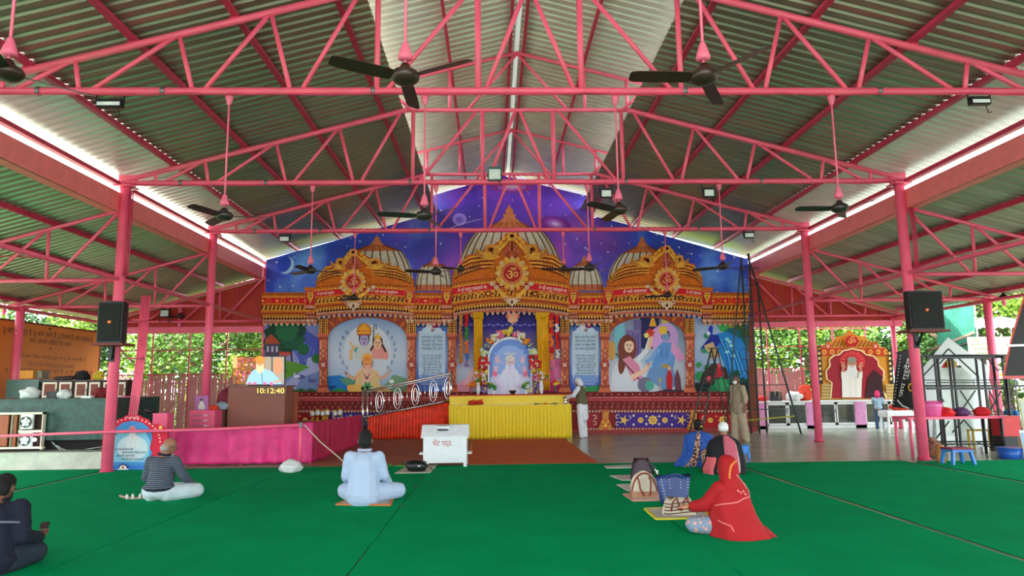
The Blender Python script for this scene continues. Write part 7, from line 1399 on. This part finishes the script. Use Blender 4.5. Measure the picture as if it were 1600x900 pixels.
def stripes(name, base, line, sc):
    m = bpy.data.materials.new(name); m.use_nodes = True; nt = m.node_tree; b = nt.nodes['Principled BSDF']; b.inputs['Roughness'].default_value = .85; tc = nt.nodes.new('ShaderNodeTexCoord'); w = nt.nodes.new('ShaderNodeTexWave'); w.bands_direction = 'Z'; w.inputs['Scale'].default_value = sc; w.inputs['Distortion'].default_value = .5; w.inputs['Detail Scale'].default_value = .6
    r = nt.nodes.new('ShaderNodeValToRGB'); r.color_ramp.elements[0].position = .62; r.color_ramp.elements[1].position = .8; r.color_ramp.elements[0].color = (*base, 1); r.color_ramp.elements[1].color = (*line, 1); nt.links.new(tc.outputs['Object'], w.inputs[0]); nt.links.new(w.outputs['Fac'], r.inputs[0]); nt.links.new(r.outputs[0], b.inputs['Base Color']); return m
# man in pale blue on the beige mat
KURTA = mat('pale_blue_cotton', S(170, 186, 214), .8, var=.05, bump=.15, bscale=25); NAVYC = mat('navy_fleece', S(15, 18, 40), .9, bump=.3, bscale=60); DENIM = mat('dark_denim', S(30, 40, 54), .85, bump=.3, bscale=50)
F, o = seated('person in a pale blue kurta sitting cross-legged with back turned on the beige mat', 568, 785, 90, 1.1, 'm', {-1: ((-.225, .05, .31), (-.24, .25, .2), (-.1, 1, -.3), (0, -.2, -1), .5), 1: ((.235, .05, .31), (.26, .25, .2), (.1, 1, -.3), (0, -.2, -1), .5)}, -4, 8, z=.03, knees=(.28, .38)); hair_bits(F, o, HAIRB); face_bits(F, o); torso_cloth(F, o, KURTA, 'kurta', .04, hem=-.02, wr=.007, fat=1.2); leg_cloth(F, o, KURTA); MB().path([F.H(.075*math.cos(a), -.015+.07*math.sin(a), .0+.012*math.sin(a)) for a in [2*pi*q/20 for q in range(21)]], .016, 6).build('collar', KURTA, o, True)
# man in striped sweater
STR = stripes('striped_knit', S(30, 36, 60), S(116, 126, 136), 12.5); PALE = mat('pale_grey_cotton', S(186, 198, 204), .8, bump=.2, bscale=25)
A = {-1: ((-.25, .1, .3), (-.2, .3, .2), (.3, 1, -.2), (0, -.2, -1), .6), 1: ((.28, .1, .32), (.3, .3, .2), (0, 1, -.3), (0, -.2, -1), .6)}
F, o = seated('person with glasses and thin grey hair in a navy striped sweater', 248, 782, 86, 1.0, 'm', A, 52, 12, lean=.06, knees=(.3, .4)); hair_bits(F, o, HAIRG, 'bald'); face_bits(F, o, specs=True, brow=HAIRG); torso_cloth(F, o, STR, 'sweater', .034, .07, fat=1.18, pz=.07); leg_cloth(F, o, PALE, r=(.14, .1, .07)); blob('waistband', [('e', F.pel+Vector((0, 0, .045)), (.206, .185, .05))], NAVYC, o, .011); MB().path([F.H(.078*math.cos(a), -.01+.075*math.sin(a), -.005) for a in [2*pi*q/20 for q in range(21)]], .018, 6).build('collar', NAVYC, o, True); sc_ = MB().path([F.H(.03, .11, .0), F.H(.08, .1, -.06), F.H(.1, .1, -.14)], .03, 8).build('scarf', PALE, o, True)
c = G(206, 780, .015)
for k, (dx, dy, rz) in enumerate(((-.04, .0, .5), (.12, .05, .3))):
    cc = c+Vector((dx, dy, 0)); t = thing('sandal', ['white strapped sandal beside the person in stripes, its toe raised', 'white strapped sandal lying flat beside the person in stripes'][k], 'sandal', cc, 'pair of sandals'); d = Vector((math.cos(rz), math.sin(rz), 0)); s = Vector((-d.y, d.x, 0)); ol = [(-1, 0), (-.9, .6), (-.4, .75), (.2, .95), (.7, 1), (1, .55), (1.05, 0), (1, -.5), (.7, -.8), (.2, -.7), (-.4, -.6), (-.9, -.5)]; mb = MB(); mb.loft([[cc+d*.125*u+s*.045*w+Vector((0, 0, z+(.05*max(0, -u) if k == 0 else 0))) for u, w in ol] for z in (0, .022)]); mb.build('sole', mat('sandal_tan', S(190, 150, 130), .7), t)
    for u in (-.2, .35): MB().path([cc+d*.13*u+s*.045+Vector((0, 0, .01)), cc+d*.13*u+s*.03+Vector((0, 0, .055)), cc+d*.13*u-s*.03+Vector((0, 0, .055)), cc+d*.13*u-s*.045+Vector((0, 0, .01))], .016, 6).build('strap', WHITE, t, True)
# man in navy with phone
A = {-1: ((-.24, .12, .3), (-.06, .33, .25), (.5, .8, .1), (0, -.3, .9), .7), 1: ((.21, .03, .29), (.33, .2, .24), (.25, 1, .15), (-.4, 0, .9), .6)}
F, o = seated('person in a navy jacket with a grey stripe, bent over a phone', -17, 897, 116, .97, 'd', A, 22, 28, knees=(.3, .3), lean=.1, vox=.01); hair_bits(F, o, HAIRB); face_bits(F, o, mask=BLACK); torso_cloth(F, o, NAVYC, 'jacket', .035, .0, fat=1.15, slr=(.085, .075, .055)); leg_cloth(F, o, DENIM, r=(.14, .1, .075))
MB().path([F.T(.22*math.sin(a)*1.0, .07-.165*math.cos(a), .43+.02*math.cos(a*2)) for a in [-1.35+2.7*q/14 for q in range(15)]], .011, 6).build('chest_stripe', mat('grey_tape', S(110, 116, 130), .7), o, True)
ph_ = F.T(.35, .31, .29); t = thing('phone', 'small dark phone held by the person in the navy jacket', 'phone', ph_); MB().bar(ph_-F.D(.0, .05, -.02), ph_+F.D(.0, .07, .05), .07, .01).build('phone_body', BLACK, t, bevel=.004); MB().bar(ph_-F.D(0, .045, -.027), ph_+F.D(0, .06, .053), .058, .002).build('phone_screen', mat('phone_glass', S(40, 50, 60), .1), t)
# draped women
def cloak(F, rings, name, m, par, n=56, fold=.02, nf=9, seed=0, solid=.004, amp_top=.2):
    """rings: (z, cx, cy, rx, ry) in the figure's own frame"""
    def Sf(a, t):
        k = min(int(t*(len(rings)-1)), len(rings)-2); f = t*(len(rings)-1)-k; q = [rings[k][i]*(1-f)+rings[k+1][i]*f for i in range(5)]
        w = 1+fold*(amp_top+(1-t))*(math.sin(nf*a+seed+2*t)+.6*math.sin(nf*1.7*a+seed*2))
        return F.T(q[1]+q[3]*math.cos(a)*w, q[2]+q[4]*math.sin(a)*w, q[0])
    mb = MB(); L = 26; mb.loft([[Sf(2*pi*j/n, i/L) for j in range(n)] for i in range(L+1)]); o = mb.build(name, m, par, True); return Sf
def wrapped(label, px, py, face, sc, skin, hyaw, hpitch, lean, arms): return seated(label, px, py, face, sc, skin, arms, hyaw, hpitch, lean)
IN = {-1: ((-.17, .14, .3), (-.08, .28, .2), (.5, .7, 0), (0, -.2, -1), .6), 1: ((.17, .14, .3), (.08, .28, .2), (-.5, .7, 0), (0, -.2, -1), .6)}
def dotmat(name, base, dot, sc, thr=.25):
    m = bpy.data.materials.new(name); m.use_nodes = True; nt = m.node_tree; b = nt.nodes['Principled BSDF']; b.inputs['Roughness'].default_value = .8; tc = nt.nodes.new('ShaderNodeTexCoord'); v = nt.nodes.new('ShaderNodeTexVoronoi'); v.inputs['Scale'].default_value = sc; v.inputs['Randomness'].default_value = .6; r = nt.nodes.new('ShaderNodeValToRGB'); r.color_ramp.elements[0].position = thr; r.color_ramp.elements[1].position = thr+.12; r.color_ramp.elements[0].color = (*dot, 1); r.color_ramp.elements[1].color = (*base, 1); nt.links.new(tc.outputs['Object'], v.inputs[0]); nt.links.new(v.outputs['Distance'], r.inputs[0]); nt.links.new(r.outputs[0], b.inputs['Base Color']); return m
SAR = dotmat('blue_saree', S(24, 74, 160), S(80, 130, 200), 34, .2); BOR = dotmat('saree_border', S(70, 24, 34), S(226, 180, 150), 30, .42)
F, o = seated('person in a blue dotted saree sitting with back turned, black hair in a bun', 1094, 728, 84, 1.0, 'm', IN, 0, 8, knees=(.24, .24), sw=.15); hair_bits(F, o, HAIRB, 'bun'); face_bits(F, o)
c0 = F.H(.03, -.165, .085); MB().lathe([(.02, 0), (.03, .006), (.012, .02)], c0, 10, -F.hf).build('hair_clip', GOLD, o, True)
Sf = cloak(F, [(.0, -.04, .1, .44, .3), (.06, -.03, .09, .4, .29), (.2, 0, .06, .32, .26), (.36, 0, .03, .29, .22), (.48, 0, .02, .275, .19), (.545, 0, .02, .262, .16), (.595, 0, .02, .2, .12), (.635, 0, .02, .07, .075)], 'saree', SAR, o, fold=.045, nf=8)
mb = MB(); mb.grid(lambda u, v: (lambda p: p+(p-F.T(0, .05, p.z-F.loc.z)).normalized()*.012)(Sf(-1.75-.45*(1-u)+.42*v*(1-.4*u), u*.97)), 30, 6); mb.build('saree_border', BOR, o, True, solid=.006)
bagz('cloth_bag', 'dark patterned cloth bag between the blue saree and the white cap', 'bag', 1110, 730, 12.8, (.16, .22), BOR, seed=81, z=.012)
# white cap, pink and black
BLC = mat('black_shawl', S(18, 18, 24), .85, bump=.2); RSE = mat('rose_cloth', S(196, 92, 112), .85, bump=.2); F, o = seated('person in a white cap and rose and black clothes bending forward behind the red shawl', 1134, 740, 72, 1.0, 'm', IN, 0, 14, lean=.1, knees=(.24, .24), sw=.15); hair_bits(F, o, WHITE, 'cap'); face_bits(F, o)
Sf = cloak(F, [(.0, -.03, .1, .36, .3), (.08, -.03, .1, .37, .29), (.22, 0, .08, .33, .25), (.38, 0, .08, .3, .23), (.48, 0, .08, .28, .2), (.545, 0, .09, .245, .16), (.59, 0, .09, .17, .12), (.64, 0, .1, .07, .08)], 'shawl', BLC, o, fold=.03, nf=6, seed=2)
off = lambda p, e=.012: p+(p-F.T(0, .07, p.z-F.loc.z)).normalized()*e
mb = MB(); mb.grid(lambda u, v: off(Sf(-1.55-.1*u+.75*v, .04+u*.94)), 26, 5); mb.build('stole', RSE, o, True, solid=.006); mb = MB(); mb.grid(lambda u, v: off(Sf(-2.75+.75*v, u*.34)), 16, 10); mb.build('tunic_hem', mat('coral_rose', S(216, 96, 104), .85), o, True, solid=.006)
mb = MB(); mb.grid(lambda u, v: off(Sf(-.86-.1*u+.07*v, .1+u*.86), .014), 22, 2); mb.build('stole_edge', CREAM, o, True)
# red shawl
RSH = mat('red_shawl', S(166, 5, 16), .8, var=.06, bump=.15, bscale=30); PKT = mat('pink_ribbon', S(226, 120, 120), .8)
A = {-1: ((-.25, .12, .33), (-.2, .36, .3), (-.15, 1, .02), (0, 0, -1), .5), 1: ((.22, .14, .3), (.1, .3, .18), (-.5, .7, 0), (0, -.2, -1), .6)}
A = {-1: ((-.27, .14, .34), (-.37, .33, .29), (-.5, .85, .02), (0, 0, -1), .55), 1: ((.22, .14, .3), (.1, .3, .18), (-.5, .7, 0), (0, -.2, -1), .6)}
F, o = seated('person wrapped in a bright red shawl with pink edging, reaching towards the striped bag', 1145, 835, 114, .865, 'l', A, 0, 10, vox=.01); face_bits(F, o); hair_bits(F, o, HAIRB, 'short')
Sf = cloak(F, [(.0, .06, -.06, .36, .34), (.05, .05, -.05, .33, .32), (.2, .02, .0, .29, .28), (.38, 0, .01, .26, .22), (.5, 0, .01, .235, .18), (.57, 0, .01, .19, .13), (.63, 0, .0, .115, .115), (.68, 0, .01, .112, .125), (.78, 0, .02, .112, .135), (.86, 0, .025, .092, .112), (.905, 0, .03, .055, .07), (.918, 0, .03, .005, .006)], 'shawl', RSH, o, fold=.03, nf=5, seed=1, amp_top=.12)
MBs = blob('shawl_sleeve', limb(F, [F.sh[-1], F.el[-1], F.wr[-1].lerp(F.el[-1], .35)], [.09, .085, .07]), RSH, o, .012, wr=.005)
from mathutils.bvhtree import BVHTree
_bv = []
for q in o.children:
    if q.name.startswith('shawl'): _bv.append(BVHTree.FromPolygons([v.co+wloc(q) for v in q.data.vertices], [tuple(p.vertices) for p in q.data.polygons]))
def on_cloth(px, py):
    best = None
    for bv in _bv:
        h_ = bv.ray_cast(CAM, _ray(px, py).normalized())
        if h_[0] is not None and (best is None or h_[3] < best[1]): best = (h_[0]+h_[1]*(.006 if h_[1].dot(_ray(px, py)) < 0 else -.006), h_[3])
    return None if best is None else best[0]
def ribbon(pts, name, m, r=.0075):
    W_ = []
    for i in range(len(pts)-1):
        for q in range(6): W_.append((pts[i][0]+(pts[i+1][0]-pts[i][0])*q/6, pts[i][1]+(pts[i+1][1]-pts[i][1])*q/6))
    W_ = [w for w in (on_cloth(*p) for p in W_+[pts[-1]]) if w is not None]
    if len(W_) > 2: MB().path(W_, r, 5).build(name, m, o, True)
ribbon([(1150, 742), (1158, 752), (1166, 763), (1174, 775), (1162, 779), (1152, 785), (1140, 787), (1128, 788), (1118, 790)], 'ribbon_edge', PKT); ribbon([(1122, 813), (1132, 818), (1142, 822), (1147, 831)], 'ribbon_edge', PKT); ribbon([(1194, 826), (1201, 823), (1201, 832)], 'ribbon_edge', PKT)
for q in ((1151, 766), (1155, 769), (1159, 767), (1162, 771)): ribbon([q, (q[0]+3, q[1]+2.5)], 'ribbon_motif', PKT, .011)
ribbon([(1140, 748), (1140, 738), (1142, 729), (1147, 722), (1155, 718)], 'hood_edge', mat('hood_edge_orange', S(226, 130, 60), .8), .012)
MB().path([F.wr[-1]+(F.el[-1]-F.wr[-1])*.12+F.D(.034*math.cos(a), 0, .034*math.sin(a)) for a in [2*pi*q/14 for q in range(15)]], .006, 5).build('bangle', GOLD, o, True)
SUIT = dotmat('floral_trousers', S(120, 140, 160), S(214, 150, 140), 20, .3); blob('floral_trousers', limb(F, [F.hip[-1], F.kn[-1], F.an[-1]], [.125, .095, .07])+limb(F, [F.hip[1], F.kn[1]+F.D(-.1, .0, 0), F.an[1]], [.125, .095, .07]), SUIT, o, .012, wr=.006)
tip = MB(); tip.loft([[F.T(.3, -.26, .012), F.T(.3, -.4, .014), F.T(.06, -.34, .012)], [F.T(.28, -.2, .12), F.T(.3, -.24, .1), F.T(.12, -.28, .12)]]); tip.build('shawl_tip', RSH, o, True)
# standing figures
def standing(label, px, py, face, h, skin, arms, hyaw=0, hpitch=0, stride=.0, bend=0, hs=1.0):
    F = Fig(G(px, py, 0), face, h/1.72); F.hs = hs; T = F.T; sc = F.sc; F.head_frame(T(0, .01+bend, 1.5), hyaw, hpitch)
    F.pel, F.waist, F.chest = T(0, 0, .93), T(0, .0+bend*.3, 1.1), T(0, bend*.7, 1.28); F.sh = {m: T(m*.185, bend*.9, 1.41) for m in (-1, 1)}
    F.hip = {m: T(m*.09, 0, .9) for m in (-1, 1)}; F.kn = {m: T(m*.1, .02+m*stride*.5, .49) for m in (-1, 1)}; F.an = {m: T(m*.1, -.02+m*stride, .08) for m in (-1, 1)}
    F.el = {m: T(*arms[m][0]) for m in arms}; F.wr = {m: T(*arms[m][1]) for m in arms}
    E = [('e', F.pel, (.15*sc, .12*sc, .12*sc)), ('c', F.pel, .11*sc, F.waist, .11*sc), ('c', F.waist, .11*sc, F.chest, .12*sc), ('c', F.chest, .115*sc, T(0, bend, 1.43), .07*sc), ('c', F.sh[-1], .055*sc, F.sh[1], .055*sc)]+head_elems(F)
    for m in (-1, 1):
        E += limb(F, [F.sh[m], F.el[m], F.wr[m]], [.052, .042, .028]); E += limb(F, [F.hip[m], F.kn[m], F.an[m]], [.085, .058, .04]); E += limb(F, [F.an[m]-Vector((0, 0, .035*sc)), F.an[m]+F.D(m*.02, .16, -.045)*sc], [.04, .03]); E += hand_el(F.wr[m], F.D(*arms[m][2]), F.D(*arms[m][3]), sc, arms[m][4])
    o = blob('person', E, SKIN[skin], None, .01, sm=2); tag(o, label, 'person'); return F, o
WHC = mat('white_cotton', S(216, 220, 228), .8, bump=.15, bscale=25); OLV = mat('olive_vest', S(92, 88, 60), .8, bump=.2); KHK = mat('khaki_wool', S(140, 126, 106), .85, bump=.25); KHT = mat('khaki_trousers', S(164, 148, 124), .85, bump=.2)
A = {-1: ((-.25, .16, 1.2), (-.14, .4, 1.16), (.1, 1, .1), (0, 0, -1), .6), 1: ((.25, .16, 1.2), (.14, .4, 1.18), (-.1, 1, .1), (0, 0, -1), .6)}
F, o = standing('person standing at the altar in white clothes, olive vest and white cap', 911, 684, 150, 1.74, 'm', A, 0, 22, bend=.04); hair_bits(F, o, WHC, 'scarf'); face_bits(F, o)
E = [('c', F.sh[m], .07, F.el[m], .065) for m in (-1, 1)]+[('c', F.el[m], .062, F.wr[m], .05) for m in (-1, 1)]+[('c', F.chest, .135, F.pel, .16), ('c', F.pel, .165, F.T(0, -.01, .6), .17)]; blob('kurta', E, WHC, o, .012, wr=.006)
blob('vest', [('c', F.chest, .155, F.T(0, .0, .98), .168), ('c', F.sh[-1].lerp(F.chest, .35), .095, F.sh[1].lerp(F.chest, .35), .095), ('c', F.chest, .13, F.T(0, .02, 1.42), .085)], OLV, o, .012, wr=.004); blob('trousers', [e for m in (-1, 1) for e in limb(F, [F.hip[m], F.kn[m], F.an[m]+Vector((0, 0, -.01))], [.11, .09, .085])], WHC, o, .012, wr=.006)
A = {-1: ((-.25, -.03, 1.14), (-.27, .05, .9), (0, .1, -1), (1, 0, 0), .4), 1: ((.25, -.04, 1.14), (.28, .04, .9), (0, .1, -1), (-1, 0, 0), .4)}
F, o = standing('person in khaki vest with a white face mask walking past the ladder', 1157, 690, 205, 1.72, 'd', A, -8, 6, stride=.09); hair_bits(F, o, mat('dark_grey_hair', S(70, 60, 54), .6), 'short'); face_bits(F, o, mask=WHITE)
blob('shirt', [e for m in (-1, 1) for e in limb(F, [F.sh[m], F.el[m], F.wr[m].lerp(F.el[m], .5)], [.072, .06, .052])]+[('c', F.chest, .14, F.pel, .16)], KHT, o, .012, wr=.005); blob('vest', [('c', F.chest, .155, F.T(0, .0, .84), .175), ('c', F.sh[-1].lerp(F.chest, .35), .09, F.sh[1].lerp(F.chest, .35), .09), ('c', F.chest, .13, F.T(0, .02, 1.42), .08)], KHK, o, .012, wr=.005); blob('scarf', [('c', F.H(-.07, .02, -.04), .05, F.H(.07, .03, -.05), .05), ('c', F.H(0, .08, -.06), .05, F.H(.02, .1, -.2), .035), ('c', F.H(0, -.06, -.03), .05, F.H(.05, .02, -.05), .05)], KHK, o, .011, wr=.005); blob('trousers', [e for m in (-1, 1) for e in limb(F, [F.hip[m], F.kn[m], F.an[m]+Vector((0, 0, -.02))], [.13, .115, .1])], KHT, o, .012, wr=.009)
# children
A = {-1: ((-.2, .2, 1.22), (-.16, .42, 1.16), (0, 1, 0), (0, 0, -1), .5), 1: ((.22, .2, 1.22), (.16, .42, 1.16), (0, 1, 0), (0, 0, -1), .5)}
F, o = standing('child in pale blue shirt, jeans and pink head cloth standing at the white plastic table', 1375, 671, 60, 1.18, 'm', A, 0, 20, bend=.06, hs=1.3); hair_bits(F, o, mat('magenta_head_cloth', S(206, 40, 100), .8), 'scarf'); face_bits(F, o); torso_cloth(F, o, mat('child_blue_shirt', S(150, 176, 196), .8), 'shirt', .015, .06, wr=.004); blob('jeans', [e for m in (-1, 1) for e in limb(F, [F.hip[m], F.kn[m], F.an[m]], [.1, .085, .075])], mat('blue_jeans', S(50, 74, 110), .85), o, .011)
F = None; c = V(1581, 652, 15.9); F, o = seated('small child in a dark hood and blue jacket sitting behind the red crate', 1581, 700, 200, .62, 'l', REST, 0, 5); dz = V(1581, 628, 15.9).z-.9*.62
c0 = G(1581, 700, .012)
hair_bits(F, o, mat('dark_hood', S(40, 40, 56), .8), 'scarf'); face_bits(F, o); torso_cloth(F, o, mat('bright_blue_jacket', S(40, 110, 170), .7), 'jacket', .025, .0); leg_cloth(F, o, DENIM)
p = V(1581, 656, 15.9); d = Vector((p.x-c0.x, p.y-c0.y, dz-.012)); o.location = Vector(o.location)+d
bx = MB().box((p.x-.3, 15.6, 0), (p.x+.35, 16.25, dz)).build('seat_box', mat('old_wood', S(110, 84, 60), .8), None); tag(bx, 'wooden box the small child in the hood sits on', 'box')
bpy.data.scenes.remove(TS)
